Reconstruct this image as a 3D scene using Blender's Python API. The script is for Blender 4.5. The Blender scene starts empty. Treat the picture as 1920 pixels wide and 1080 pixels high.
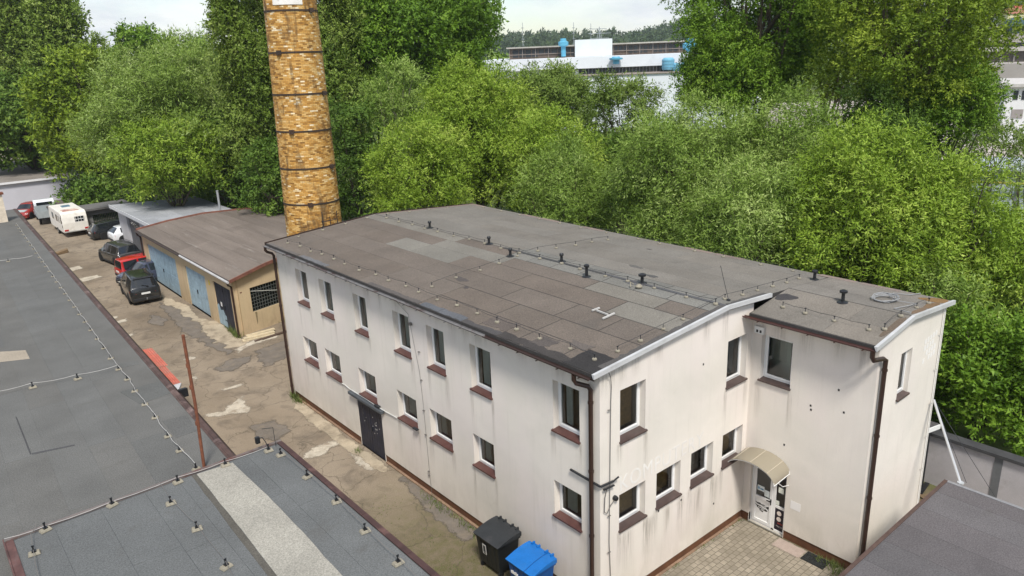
import bpy, bmesh, math, random
import numpy as np
from mathutils import Vector, Matrix
sc = bpy.context.scene
COL = bpy.data.collections.new("place"); sc.collection.children.link(COL)
R = math.radians
rnd = random.Random(7)

# ------------------------------------------------------------------ camera (surveyed)
S = 1.08
CAM = np.array([-12.01, -11.44, 14.47]); F_PX = 1408.39
PITCH, ROLL, YAW = R(17.472), R(-2.353), R(39.449)
FW = np.array([math.sin(YAW)*math.cos(PITCH), math.cos(YAW)*math.cos(PITCH), -math.sin(PITCH)])
_r = np.array([math.cos(YAW), -math.sin(YAW), 0.0]); _u = np.cross(_r, FW)
RT = math.cos(ROLL)*_r + math.sin(ROLL)*_u; UP = -math.sin(ROLL)*_r + math.cos(ROLL)*_u

def at(px, py, z=None, x=None, y=None, D=None):
    """survey helper: a spot of the photograph on a known plane -> world metres"""
    d = FW*F_PX + RT*(px-960) - UP*(py-540)
    if z is not None: t = (z-CAM[2])/d[2]
    elif x is not None: t = (x-CAM[0])/d[0]
    elif y is not None: t = (y-CAM[1])/d[1]
    else: t = D/math.hypot(d[0], d[1])
    p = CAM+d*t
    return Vector((float(p[0]), float(p[1]), float(p[2])))

cam = bpy.data.cameras.new("camera"); camo = bpy.data.objects.new("camera", cam); COL.objects.link(camo)
cam.sensor_width = 36; cam.lens = 36*F_PX/1920; cam.clip_end = 6000; cam.clip_start = 0.1
m3 = Matrix((RT, UP, -FW)).transposed()
camo.matrix_world = Matrix.Translation(Vector(CAM)) @ m3.to_4x4()
sc.camera = camo

# ------------------------------------------------------------------ node helpers
def newmat(name):
    m = bpy.data.materials.new(name); m.use_nodes = True
    nt = m.node_tree; b = nt.nodes["Principled BSDF"]
    return m, nt, b
def N(nt, t, **kw):
    n = nt.nodes.new(t)
    for k, v in kw.items():
        if k in n.bl_rna.properties: setattr(n, k, v)
        else: n.inputs[k].default_value = v
    return n
def ramp(nt, fac, stops):
    r = nt.nodes.new("ShaderNodeValToRGB")
    el = r.color_ramp.elements
    while len(el) < len(stops): el.new(0.5)
    for e, (p, c) in zip(el, stops):
        e.position = p; e.color = (*c, 1) if len(c) == 3 else c
    nt.links.new(fac, r.inputs[0]); return r.outputs[0]
def mixc(nt, fac, a, b, mode='MIX'):
    m = nt.nodes.new("ShaderNodeMix"); m.data_type = 'RGBA'; m.blend_type = mode
    for s, v in ((m.inputs[0], fac), (m.inputs[6], a), (m.inputs[7], b)):
        if hasattr(v, 'links') or isinstance(v, bpy.types.NodeSocket): nt.links.new(v, s)
        elif isinstance(v, (int, float)): s.default_value = v if s == m.inputs[0] else (v, v, v, 1)
        else: s.default_value = (*v, 1)
    return m.outputs[2]
def math_(nt, op, a, b=None, clamp=False):
    m = nt.nodes.new("ShaderNodeMath"); m.operation = op; m.use_clamp = clamp
    for i, v in enumerate((a, b)):
        if v is None: continue
        if isinstance(v, bpy.types.NodeSocket): nt.links.new(v, m.inputs[i])
        else: m.inputs[i].default_value = v
    return m.outputs[0]
def coords(nt, scale=(1, 1, 1), kind='Object'):
    tc = nt.nodes.new("ShaderNodeTexCoord"); mp = nt.nodes.new("ShaderNodeMapping")
    mp.inputs['Scale'].default_value = scale
    nt.links.new(tc.outputs[kind], mp.inputs[0]); return mp.outputs[0]
def noise(nt, vec, scale, detail=4, rough=.55, dist=0.0):
    n = nt.nodes.new("ShaderNodeTexNoise"); n.inputs['Scale'].default_value = scale
    n.inputs['Detail'].default_value = detail; n.inputs['Roughness'].default_value = rough
    n.inputs['Distortion'].default_value = dist
    nt.links.new(vec, n.inputs['Vector']); return n.outputs['Fac']
def bump(nt, b, h, strength=.3, dist=.02):
    n = nt.nodes.new("ShaderNodeBump"); n.inputs['Strength'].default_value = strength
    n.inputs['Distance'].default_value = dist
    nt.links.new(h, n.inputs['Height']); nt.links.new(n.outputs[0], b.inputs['Normal'])
def mul(c, k): return tuple(min(1, max(0, x*k)) for x in c)

def M(name, col, rough=.75, var=.15, scale=2.0, speck=0.0, spscale=60, bmp=0.0, bscale=20, metal=0, spec=.4, dirt=None, dscale=1.2, dlo=.5, dhi=.75, stretch=(1, 1, 1), attr=False):
    """weathered surface: base colour, broad variation, fine speckle, optional dirt colour"""
    m, nt, b = newmat(name)
    v = coords(nt, stretch)
    if attr:
        a = nt.nodes.new("ShaderNodeAttribute"); a.attribute_name = "Col"; c = a.outputs['Color']
    else:
        rgb = nt.nodes.new("ShaderNodeRGB"); rgb.outputs[0].default_value = (*col, 1); c = rgb.outputs[0]
    f = noise(nt, v, scale, 6, .6)
    k = ramp(nt, f, [(.25, (1-var,)*3), (.75, (1+var,)*3)])
    c = mixc(nt, 1.0, c, k, 'MULTIPLY')
    if speck:
        f2 = noise(nt, v, spscale, 2, .7)
        k2 = ramp(nt, f2, [(.3, (1-speck,)*3), (.7, (1+speck,)*3)])
        c = mixc(nt, 1.0, c, k2, 'MULTIPLY')
    if dirt:
        f3 = noise(nt, v, dscale, 7, .65, .3)
        k3 = ramp(nt, f3, [(dlo, (0, 0, 0)), (dhi, (1, 1, 1))])
        c = mixc(nt, k3, c, dirt)
    nt.links.new(c, b.inputs['Base Color'])
    b.inputs['Roughness'].default_value = rough; b.inputs['Metallic'].default_value = metal
    b.inputs['Specular IOR Level'].default_value = spec
    if bmp:
        bump(nt, b, noise(nt, v, bscale, 4, .6), bmp)
    return m

# ------------------------------------------------------------------ mesh builder
class MB:
    def __init__(s): s.v = []; s.f = []; s.m = []; s.c = []
    def add(s, vs, fs, mi=0, col=None):
        o = len(s.v); s.v += [tuple(p) for p in vs]
        for f in fs:
            s.f.append([o+i for i in f]); s.m.append(mi); s.c.append(col)
        return s
    def hexa(s, p, mi=0, col=None):  # 8 pts: bottom ring 0-3, top ring 4-7
        return s.add(p, [(0, 3, 2, 1), (4, 5, 6, 7), (0, 1, 5, 4), (1, 2, 6, 5), (2, 3, 7, 6), (3, 0, 4, 7)], mi, col)
    def box(s, x0, x1, y0, y1, z0, z1, mi=0, col=None, mp=None):
        p = [(x0, y0, z0), (x1, y0, z0), (x1, y1, z0), (x0, y1, z0), (x0, y0, z1), (x1, y0, z1), (x1, y1, z1), (x0, y1, z1)]
        if mp: p = [mp(*q) for q in p]
        return s.hexa(p, mi, col)
    def bar(s, a, b, w, h=None, mi=0, up=(0, 0, 1), col=None):
        a = Vector(a); b = Vector(b); d = (b-a).normalized(); h = h or w
        u = Vector(up)
        if abs(d.dot(u)) > .98: u = Vector((1, 0, 0))
        sd = d.cross(u).normalized(); u2 = sd.cross(d)
        c = [sd*(-w/2)-u2*(h/2), sd*(w/2)-u2*(h/2), sd*(w/2)+u2*(h/2), sd*(-w/2)+u2*(h/2)]
        p = [a+q for q in c]+[b+q for q in c]
        return s.add(p, [(0, 3, 2, 1), (4, 5, 6, 7), (0, 1, 5, 4), (1, 2, 6, 5), (2, 3, 7, 6), (3, 0, 4, 7)], mi, col)
    def tube(s, path, r, n=8, mi=0, cap=True, r1=None, col=None):
        path = [Vector(p) for p in path]; k = len(path); rings = []
        for i, p in enumerate(path):
            t = (path[min(i+1, k-1)]-path[max(i-1, 0)])
            t = t.normalized() if t.length > 1e-9 else Vector((0, 0, 1))
            a = Vector((0, 0, 1)) if abs(t.z) < .9 else Vector((1, 0, 0))
            x = t.cross(a).normalized(); y = t.cross(x)
            rr = r[i] if isinstance(r, (list, tuple)) else (r if r1 is None else r+(r1-r)*i/max(1, k-1))
            rings.append([p+x*rr*math.cos(2*math.pi*j/n)+y*rr*math.sin(2*math.pi*j/n) for j in range(n)])
        vs = [q for g in rings for q in g]; fs = []
        for i in range(k-1):
            for j in range(n):
                fs.append((i*n+j, i*n+(j+1) % n, (i+1)*n+(j+1) % n, (i+1)*n+j))
        if cap: fs += [tuple(range(n)), tuple(range((k-1)*n, k*n))]
        return s.add(vs, fs, mi, col)
    def lathe(s, prof, n=16, o=(0, 0, 0), mi=0, axis='z', col=None):
        vs = []; o = Vector(o)
        for rr, h in prof:
            for j in range(n):
                c, sn = rr*math.cos(2*math.pi*j/n), rr*math.sin(2*math.pi*j/n)
                vs.append(o+(Vector((c, sn, h)) if axis == 'z' else Vector((c, h, sn)) if axis == 'y' else Vector((h, c, sn))))
        fs = [(i*n+j, i*n+(j+1) % n, (i+1)*n+(j+1) % n, (i+1)*n+j) for i in range(len(prof)-1) for j in range(n)]
        fs += [tuple(range(n)), tuple(range((len(prof)-1)*n, len(prof)*n))]
        return s.add(vs, fs, mi, col)
    def prism(s, poly, fn, h0, h1, mi=0, col=None):
        """poly: 2D outline; fn(a,b,h)->xyz"""
        n = len(poly); vs = [fn(a, b, h0) for a, b in poly]+[fn(a, b, h1) for a, b in poly]
        fs = [tuple(range(n)), tuple(range(n, 2*n))]+[(i, (i+1) % n, n+(i+1) % n, n+i) for i in range(n)]
        return s.add(vs, fs, mi, col)
    def wall(s, us, zs, holes, fn, depth, mi=0):
        """flat wall with rectangular openings: outer skin, inner skin, reveals"""
        U = sorted(set(us) | {h[0] for h in holes} | {h[1] for h in holes}); Z = sorted(set(zs) | {h[2] for h in holes} | {h[3] for h in holes})
        for a, b in zip(U, U[1:]):
            for c, d in zip(Z, Z[1:]):
                if c < min(zs)-1e-6: continue
                mu, mz = (a+b)/2, (c+d)/2
                if any(h[0] < mu < h[1] and h[2] < mz < h[3] for h in holes): continue
                for dd in (0, depth):
                    s.add([fn(a, dd, c), fn(b, dd, c), fn(b, dd, d), fn(a, dd, d)], [(0, 1, 2, 3)], mi)
        for h in holes:
            a, b, c, d = h
            q = [(a, c), (b, c), (b, d), (a, d)]
            for (u1, z1), (u2, z2) in zip(q, q[1:]+q[:1]):
                s.add([fn(u1, 0, z1), fn(u2, 0, z2), fn(u2, depth, z2), fn(u1, depth, z1)], [(0, 1, 2, 3)], mi)
        return s
    def build(s, name, mats, parent=None, loc=(0, 0, 0), rz=0, smooth=False, bevel=0, recalc=True, sharp=40):
        me = bpy.data.meshes.new(name); me.from_pydata(s.v, [], s.f)
        if not isinstance(mats, (list, tuple)): mats = [mats]
        for m in mats: me.materials.append(m)
        me.polygons.foreach_set("material_index", s.m)
        if any(c is not None for c in s.c):
            a = me.color_attributes.new("Col", 'FLOAT_COLOR', 'CORNER'); buf = []
            for p in me.polygons:
                c = s.c[p.index] or (.5, .5, .5)
                buf += [*c, 1.0]*p.loop_total
            a.data.foreach_set("color", buf)
        if recalc:
            bm = bmesh.new(); bm.from_mesh(me); bmesh.ops.remove_doubles(bm, verts=bm.verts, dist=1e-5)
            bmesh.ops.recalc_face_normals(bm, faces=bm.faces); bm.to_mesh(me); bm.free()
        o = bpy.data.objects.new(name, me); COL.objects.link(o); o.location = loc; o.rotation_euler.z = rz
        if parent: o.parent = parent
        if smooth:
            me.polygons.foreach_set("use_smooth", [True]*len(me.polygons))
            if sharp: me.set_sharp_from_angle(angle=R(sharp))
        if bevel:
            b = o.modifiers.new("bevel", 'BEVEL'); b.width = bevel; b.segments = 2; b.limit_method = 'ANGLE'
        me.update(); return o

def tag(o, label=None, cat=None, group=None, kind=None):
    if label: o["label"] = label
    if cat: o["category"] = cat
    if group: o["group"] = group
    if kind: o["kind"] = kind
    return o
def thing(name, label, cat, loc=(0, 0, 0), rz=0, group=None):
    o = bpy.data.objects.new(name, None); COL.objects.link(o); o.empty_display_size = .3
    o.location = loc; o.rotation_euler.z = rz
    return tag(o, label, cat, group)
ORD = "first second third fourth fifth sixth seventh eighth ninth tenth eleventh twelfth thirteenth fourteenth fifteenth sixteenth seventeenth eighteenth nineteenth twentieth".split()
ORD += ["twenty-"+w for w in ORD[:9]]+["thirtieth"]+["thirty-"+w for w in ORD[:9]]

# ------------------------------------------------------------------ materials
white_pvc = M("white_pvc", (.78, .78, .77), .35, .04, 4, spec=.5)
sill_dark = M("sill_dark", (.072, .048, .043), .4, .25, 5, spec=.5)
sill_brown = M("sill_brown", (.09, .040, .034), .45, .25, 5, spec=.4)
brown_metal = M("brown_metal", (.036, .018, .013), .4, .25, 4, spec=.5)
plinth_m = M("plinth_brown", (.12, .052, .026), .7, .3, 3, .15)
zinc = M("zinc_sheet", (.50, .505, .51), .45, .12, 2, spec=.5, dirt=(.32, .31, .3), dlo=.6, dhi=.9)
dark_metal = M("dark_metal", (.022, .024, .028), .5, .3, 6)
black_plastic = M("black_plastic", (.012, .013, .015), .4, .25, 4, spec=.5)
concrete = M("concrete", (.38, .36, .32), .9, .2, 3, .12, 80, .2, 40)
puck_m = M("holder_concrete", (.27, .245, .19), .9, .25, 9, .12, 60)
rust = M("rust", (.16, .052, .026), .85, .45, 5, .2, 50, dirt=(.06, .028, .02), dscale=3)
felt = M("roof_felt", (.2, .2, .2), .92, .15, .7, .30, 30, .2, 40, spec=.25, attr=True, dirt=(.085, .08, .072), dscale=.9, dlo=.60, dhi=.95)
bitumen = M("bitumen", (.022, .021, .022), .55, .35, 2, .1, 40, spec=.4)
dark_room = M("dark_room", (.07, .06, .05), .9, .2, 2)
wood = M("wood", (.36, .25, .14), .8, .3, 4, .15, 30, stretch=(1, 6, 1))
wire_m = M("wire", (.5, .49, .47), .5, .1, 3, metal=.0)

def plaster(name, col, stain, streak=.5):
    m, nt, b = newmat(name)
    v = coords(nt); vs = coords(nt, (2.4, 2.4, .14)); vb = coords(nt, (.22, .22, .3))
    rgb = nt.nodes.new("ShaderNodeRGB"); rgb.outputs[0].default_value = (*col, 1)
    c = rgb.outputs[0]
    big = noise(nt, vb, 1.6, 5, .6, .4)
    c = mixc(nt, ramp(nt, big, [(.35, (0, 0, 0)), (.72, (.8, .8, .8))]), c, (col[0]*.80, col[1]*.81, col[2]*.80))
    hue = noise(nt, coords(nt, (.5, .5, .35)), 1.1, 3, .5)
    c = mixc(nt, ramp(nt, hue, [(.45, (0, 0, 0)), (.65, (.4, .4, .4))]), c, (col[0]*.98, col[1]*.93, col[2]*.98))
    st = noise(nt, vs, 1.9, 8, .62, .15)
    c = mixc(nt, ramp(nt, st, [(.54, (0, 0, 0)), (.80, (streak,)*3)]), c, stain)
    st2 = noise(nt, coords(nt, (7, 7, .3)), 2.0, 4, .6)
    c = mixc(nt, ramp(nt, st2, [(.56, (0, 0, 0)), (.8, (streak*.7,)*3)]), c, mul(stain, 1.3))
    # damp and splash dirt climbing irregularly from the ground, a few hairline cracks
    sz = nt.nodes.new("ShaderNodeSeparateXYZ"); nt.links.new(v, sz.inputs[0])
    mr = nt.nodes.new("ShaderNodeMapRange"); mr.inputs[1].default_value = 1.5; mr.inputs[2].default_value = .3; nt.links.new(sz.outputs[2], mr.inputs[0])
    dmp = math_(nt, 'MULTIPLY', mr.outputs[0], ramp(nt, noise(nt, coords(nt, (1.2, 1.2, .5)), 1.5, 7, .65, .5), [(.36, (0, 0, 0)), (.68, (.85, .85, .85))]))
    c = mixc(nt, math_(nt, 'MULTIPLY', dmp, .6), c, mul(stain, 1.05))
    vo = nt.nodes.new("ShaderNodeTexVoronoi"); vo.feature = 'DISTANCE_TO_EDGE'; vo.inputs['Scale'].default_value = .38
    nz = nt.nodes.new("ShaderNodeTexNoise"); nz.inputs['Scale'].default_value = 1.1; nz.inputs['Detail'].default_value = 8; nt.links.new(v, nz.inputs['Vector'])
    wv = nt.nodes.new("ShaderNodeVectorMath"); wv.operation = 'ADD'; nt.links.new(v, wv.inputs[0]); nt.links.new(nz.outputs['Color'], wv.inputs[1]); nt.links.new(wv.outputs[0], vo.inputs['Vector'])
    ck_ = math_(nt, 'MULTIPLY', math_(nt, 'LESS_THAN', vo.outputs['Distance'], .004), ramp(nt, big, [(.62, (0, 0, 0)), (.72, (.25, .25, .25))]))
    c = mixc(nt, ck_, c, mul(stain, .8))
    gr = noise(nt, v, 45, 3, .7)
    c = mixc(nt, 1.0, c, ramp(nt, gr, [(.3, (.93,)*3), (.7, (1.06,)*3)]), 'MULTIPLY')
    nt.links.new(c, b.inputs['Base Color']); b.inputs['Roughness'].default_value = .92; b.inputs['Specular IOR Level'].default_value = .2
    bump(nt, b, gr, .25, .01); return m
wall_white = plaster("wall_plaster", (.77, .718, .650), (.47, .43, .36), .27)
wall_beige = plaster("garage_plaster", (.60, .47, .295), (.27, .20, .13), .45)
wall_grey = plaster("grey_plaster", (.50, .50, .53), (.28, .27, .27), .4)

def stain_mat():
    m, nt, b = newmat("drip_stain")
    uv = nt.nodes.new("ShaderNodeUVMap"); sx = nt.nodes.new("ShaderNodeSeparateXYZ"); nt.links.new(uv.outputs[0], sx.inputs[0])
    f = noise(nt, coords(nt, (22, 22, .9)), 1.0, 5, .65)
    # the run-off fades downwards and to both sides
    fade = math_(nt, 'POWER', sx.outputs[1], 1.3)
    side = math_(nt, 'SUBTRACT', 1.0, math_(nt, 'POWER', math_(nt, 'ABSOLUTE', math_(nt, 'SUBTRACT', math_(nt, 'MULTIPLY', sx.outputs[0], 2.0), 1.0)), 2.0))
    a = math_(nt, 'MULTIPLY', math_(nt, 'MULTIPLY', fade, side), ramp(nt, f, [(.38, (0, 0, 0)), (.7, (1, 1, 1))]))
    a = math_(nt, 'MULTIPLY', a, math_(nt, 'SUBTRACT', 1.0, math_(nt, 'POWER', sx.outputs[1], 14.0)))
    a = math_(nt, 'MULTIPLY', a, .55, True)
    tr = nt.nodes.new("ShaderNodeBsdfTransparent"); mx = nt.nodes.new("ShaderNodeMixShader")
    b.inputs['Base Color'].default_value = (.2, .16, .115, 1); b.inputs['Roughness'].default_value = .95
    nt.links.new(a, mx.inputs[0]); nt.links.new(tr.outputs[0], mx.inputs[1]); nt.links.new(b.outputs[0], mx.inputs[2])
    nt.links.new(mx.outputs[0], nt.nodes['Material Output'].inputs[0]); return m
stain_m = stain_mat()

def glass_mat(name="window_glass", tint=(.72, .78, .76), refl=1.68):
    m = bpy.data.materials.new(name); m.use_nodes = True; nt = m.node_tree
    nt.nodes.remove(nt.nodes["Principled BSDF"])
    tr = N(nt, "ShaderNodeBsdfTransparent"); tr.inputs[0].default_value = (*tint, 1)
    gl = N(nt, "ShaderNodeBsdfGlossy"); gl.inputs['Roughness'].default_value = .03; gl.inputs[0].default_value = (.9, .9, .9, 1)
    fr = N(nt, "ShaderNodeFresnel"); fr.inputs[0].default_value = refl
    mx = N(nt, "ShaderNodeMixShader"); nt.links.new(fr.outputs[0], mx.inputs[0])
    nt.links.new(tr.outputs[0], mx.inputs[1]); nt.links.new(gl.outputs[0], mx.inputs[2])
    nt.links.new(mx.outputs[0], nt.nodes['Material Output'].inputs[0]); return m
glass = glass_mat()
car_glass = M("car_glass", (.012, .015, .018), .06, .05, 2, spec=.9)
curtain_m = M("curtain", (.72, .72, .69), .9, .1, 3)
room_tone_m = [M("room_tone_pale", (.34, .34, .31), .9, .2, 2), M("room_tone_dark", (.11, .105, .09), .9, .25, 2), M("room_tone_olive", (.15, .14, .11), .9, .25, 2), M("room_tone_grey", (.085, .085, .085), .9, .3, 2)]  # greys of a dimly lit room, painted on the sheets behind the panes
blind_brown = M("brown_blind", (.30, .165, .06), .85, .3, 9, .2, 40)
blind_grey = M("grey_blind", (.16, .17, .19), .85, .1, 4)
# ------------------------------------------------------------------ main building
L, W1, WT, P = 18.84, 6.47, 10.51, 3.68
ZUT, ZUS, ZLT, ZLS = 6.37, 4.94, 3.40, 2.33
UP_Y = [(16.05, 17.07), (13.95, 14.97), (11.33, 12.25), (8.53, 9.52), (6.56, 7.51), (4.26, 5.23), (.70, 1.67)]
LO_Y = [(15.91, 17.16), (13.91, 15.18), (11.19, 12.44), (8.49, 9.70), (6.46, 7.69), (4.31, 5.33), (.67, 1.71)]
UP_X = [(.73, 1.70), (5.27, 6.24)]; LO_X = [(.71, 1.75), (2.21, 3.25), (3.73, 4.77), (5.24, 6.26)]
EXT_Y = [(-1.31, -.33)]; DOOR_Y = (-1.45, -.25)
wa, wb = at(1680, 745.7, y=-P), at(1670, 828, y=-P-.05)
END_X = (float(wa.x)+.02, float(at(1700.9, 734.7, y=-P).x)); END_Z = (4.94, 6.3)

F_long = lambda u, d, z: (d, u, z)
F_right = lambda u, d, z: (u, d, z)
F_ext = lambda u, d, z: (W1+d, u, z)
F_end = lambda u, d, z: (u, -P+d, z)
RIDGE, REX = 5.0, 8.0
def zmain(x): return 7.15+(x+.32)/(RIDGE+.32)*.38 if x < RIDGE else 7.53-(x-RIDGE)/(10.7-RIDGE)*.41
def zext(x): return 7.08+(x-6.0)/2.0*.29 if x < REX else 7.37-(x-REX)/2.7*.24

bld = thing("office_building", "white plastered two-storey building with low felt roof, in the middle of the yard", "building")
holes_long = [(a, b, ZUS, ZUT) for a, b in UP_Y]+[(a, b, ZLS, ZLT) for a, b in LO_Y]+[(11.0, 12.82, 0.0, 2.08)]
holes_right = [(a, b, ZUS, ZUT) for a, b in UP_X]+[(a, b, ZLS, ZLT) for a, b in LO_X]
w = MB()
w.wall([0, L], [.32, 7.0], holes_long, F_long, .34)
w.wall([.34, W1], [.30, 7.0], holes_right, F_right, .34)
w.wall([-P, 0], [.30, 7.0], [(EXT_Y[0][0], EXT_Y[0][1], ZUS, ZUT), (DOOR_Y[0], DOOR_Y[1], 0.0, 2.25)], F_ext, .34)
w.wall([W1+.34, WT], [.0, 7.0], [(END_X[0], END_X[1], END_Z[0], END_Z[1])], F_end, .34)
w.add([(0, L, 0), (WT, L, 0), (WT, L, 7.0), (0, L, 7.0)], [(0, 1, 2, 3)])
w.add([(WT, -P, 0), (WT, L, 0), (WT, L, 7.0), (WT, -P, 7.0)], [(0, 1, 2, 3)])
w.add([(0, 0, .30), (.34, 0, .30), (.34, 0, 7.0), (0, 0, 7.0)], [(0, 1, 2, 3)])
w.add([(W1, -P, 0), (W1+.34, -P, 0), (W1+.34, -P, 7.0), (W1, -P, 7.0)], [(0, 1, 2, 3)])
# gable infills under the roof slopes
for y, xs, zf, x0 in ((0, (0, RIDGE, W1), zmain, 0), (-P, (W1, REX, WT), zext, 0), (L, (0, RIDGE, WT), zmain, 0)):
    for a, b in zip(xs, xs[1:]):
        w.add([(a, y, 7.0), (b, y, 7.0), (b, y, zf(b)-.10), (a, y, zf(a)-.10)], [(0, 1, 2, 3)])
w.add([(0, 0, 7.0), (0, L, 7.0), (0, L, 7.08), (0, 0, 7.08)], [(0, 1, 2, 3)])
# run-off stains under the sills and at the tops of the walls (material 1)
def stains(fn, u, z, h, wd=.22): w.add([fn(u-wd/2, -.004, z-h), fn(u+wd/2, -.004, z-h), fn(u+wd/2, -.004, z), fn(u-wd/2, -.004, z)], [(0, 1, 2, 3)], 1)
for hs, fn in ((holes_long[:-1], F_long), (holes_right, F_right)):
    for a, b, c, d in hs:
        for e in (a-.02, b+.02):
            stains(fn, e, c-.03, rnd.uniform(.7, 1.9), rnd.uniform(.14, .32))
for e in (-1.34, -.3): stains(F_ext, e, ZUS-.03, 1.5, .25)
for u in np.arange(.4, L, .5):
    if rnd.random() < .75: stains(F_long, float(u)+rnd.uniform(-.2, .2), 7.02, rnd.uniform(.4, 1.3), rnd.uniform(.2, .55))
for u in (.15, .45, .8, 1.3, 2.2, 4.2, 5.1): stains(F_right, u, 7.0+u*.07, rnd.uniform(.5, 1.1), .4)
for u in (-3.3, -2.6, -1.7, -.9, -.2): stains(F_ext, u, 7.0, rnd.uniform(.5, 1.5), .5)
for u in (1.0, 1.9, 2.7, 3.3, 4.1, 4.9): stains(F_right, u, 2.2, rnd.uniform(.9, 1.8), rnd.uniform(.3, .7))
wo = w.build("wall", [wall_white, stain_m], bld)
me = wo.data; uvl = me.uv_layers.new(name="UVMap")
for p in me.polygons:
    if p.material_index == 1:
        co = [me.vertices[i].co for i in p.vertices]
        hx = [c.x+c.y for c in co]; hz = [c.z for c in co]
        for li, c in zip(p.loop_indices, co):
            uvl.data[li].uv = ((c.x+c.y-min(hx))/(max(hx)-min(hx)+1e-9), (c.z-min(hz))/(max(hz)-min(hz)+1e-9))

# plinth: set back a little under the rendered wall, with a thin concrete ledge
pl = MB()
pl.box(.03, .3, 0.03, 11.0, 0, .335); pl.box(.03, .3, 12.82, L, 0, .335)
pl.box(.3, W1+.2, .03, .3, 0, .315); pl.box(W1+.03, W1+.3, -P+.03, DOOR_Y[0], 0, .315); pl.box(W1+.03, W1+.3, DOOR_Y[1], .03, 0, .315)
pl.box(W1+.3, WT, -P+.03, -P+.3, 0, .3)
pl.build("plinth", plinth_m, bld)
lg = MB(); lg.box(-.06, .028, .0, 10.9, 0, .05); lg.box(-.06, .028, 12.9, L, 0, .05)
lg.box(.05, W1-.02, -.05, .028, 0, .05)
lg.build("plinth_ledge", M("ledge_brick", (.27, .175, .115), .9, .35, 4, .2, 30, dirt=(.14, .11, .075), dscale=2, dlo=.5, dhi=.7), bld)

# inner walls and floors seen through the panes
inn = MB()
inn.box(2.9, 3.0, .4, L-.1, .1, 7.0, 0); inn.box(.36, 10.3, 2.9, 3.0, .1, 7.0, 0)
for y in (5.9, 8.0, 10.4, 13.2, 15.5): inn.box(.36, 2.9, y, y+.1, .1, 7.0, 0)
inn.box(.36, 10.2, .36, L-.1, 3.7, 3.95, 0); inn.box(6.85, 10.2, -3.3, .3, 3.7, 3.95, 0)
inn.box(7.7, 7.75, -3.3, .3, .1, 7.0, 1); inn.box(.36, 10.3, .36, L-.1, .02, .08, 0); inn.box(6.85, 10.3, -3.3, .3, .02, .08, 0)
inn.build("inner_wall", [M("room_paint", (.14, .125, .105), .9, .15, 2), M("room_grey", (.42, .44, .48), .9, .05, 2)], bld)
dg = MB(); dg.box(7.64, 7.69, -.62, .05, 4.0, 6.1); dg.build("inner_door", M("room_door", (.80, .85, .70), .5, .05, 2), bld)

def pane_(pts, fn, name, parent):
    out = Vector(fn(0, 0, 0))-Vector(fn(0, 1, 0)); p = [Vector(q) for q in pts]
    if (p[1]-p[0]).cross(p[2]-p[0]).dot(out) < 0: pts = pts[::-1]
    g = MB(); g.add(pts, [(0, 1, 2, 3)]); return g.build(name, glass, parent, recalc=False)
def window(parent, fn, u0, u1, z0, z1, dep=.19, near=1, fill=None, mull=False):
    """PVC sash in its reveal; near = sign of u that lies towards the viewer"""
    f = MB(); a, b, c, d = u0, u1, z0+.035, z1
    t = .065
    def bx(m, ua, ub, za, zb, da, db, mi=0): m.box(ua, ub, da, db, za, zb, mi, mp=fn)
    bx(f, a, a+t, c, d, dep, dep+.07); bx(f, b-t, b, c, d, dep, dep+.07)
    bx(f, a+t, b-t, c, c+t, dep, dep+.07); bx(f, a+t, b-t, d-t, d, dep, dep+.07)
    s = t+.05; q = dep-.014
    bx(f, a+t-.01, a+s, c+t-.01, d-t+.01, q, dep+.05); bx(f, b-s, b-t+.01, c+t-.01, d-t+.01, q, dep+.05)
    bx(f, a+s, b-s, c+t-.01, c+s, q, dep+.05); bx(f, a+s, b-s, d-s, d-t+.01, q, dep+.05)
    if mull: bx(f, (a+b)/2-.05, (a+b)/2+.05, c, d, q-.004, dep+.06)
    fo = f.build("window", white_pvc, parent, bevel=.006)
    pane_([fn(a+s, dep+.02, c+s), fn(b-s, dep+.02, c+s), fn(b-s, dep+.02, d-s), fn(a+s, dep+.02, d-s)], fn, "pane", fo)
    h = MB(); P2 = [(a-.03, -.065), (b+.03, -.065), (b+.03, -.002), (b-.002, -.002), (b-.002, dep), (a+.002, dep), (a+.002, -.002), (a-.03, -.002)]
    n = len(P2)
    zt = lambda dd: z0+.004+.03*(dd+.065)/(dep+.065)
    vs = [fn(u, dd, zt(dd)) for u, dd in P2]+[fn(u, dd, zt(dd)-(.045 if dd < 0 else .012)) for u, dd in P2]
    h.add(vs, [tuple(range(n)), tuple(range(n, 2*n))]+[(i, (i+1) % n, n+(i+1) % n, n+i) for i in range(n)])
    h.build("sill", sill_brown if fn is F_long else sill_dark, fo)
    # inside: white inner reveal return, curtain or blind
    if fill in ('curtain', 'both'):
        k = MB(); wd = (b-a)*rnd.uniform(.22, .42); st = b-s-wd if near < 0 else b-s-wd
        nn = 26; pts = []
        for i in range(nn+1):
            uu = st+wd*i/nn; pts.append((uu, dep+.19+.03*math.sin(i*1.55)))
        vs = [fn(u, dd, c+.06) for u, dd in pts]+[fn(u, dd, d-.02) for u, dd in pts]
        k.add(vs, [(i, i+1, nn+2+i, nn+1+i) for i in range(nn)])
        k.build("curtain", curtain_m, fo, recalc=False, smooth=True, sharp=0)
        k = MB(); k.box(a+.01, b-.01, dep+.32, dep+.33, c+.05, d, 0, mp=fn); k.build("room_tone_sheet", rnd.choice(room_tone_m), fo)  # added sheet: the dim room's grey behind the glass is put into its colour
    if fill in ('brown', 'grey'):
        k = MB(); k.box(a+.02, b-.1, dep+.2, dep+.215, c+.1, d, 0, mp=fn); k.build("blind", blind_brown if fill == 'brown' else blind_grey, fo)
    return fo
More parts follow.
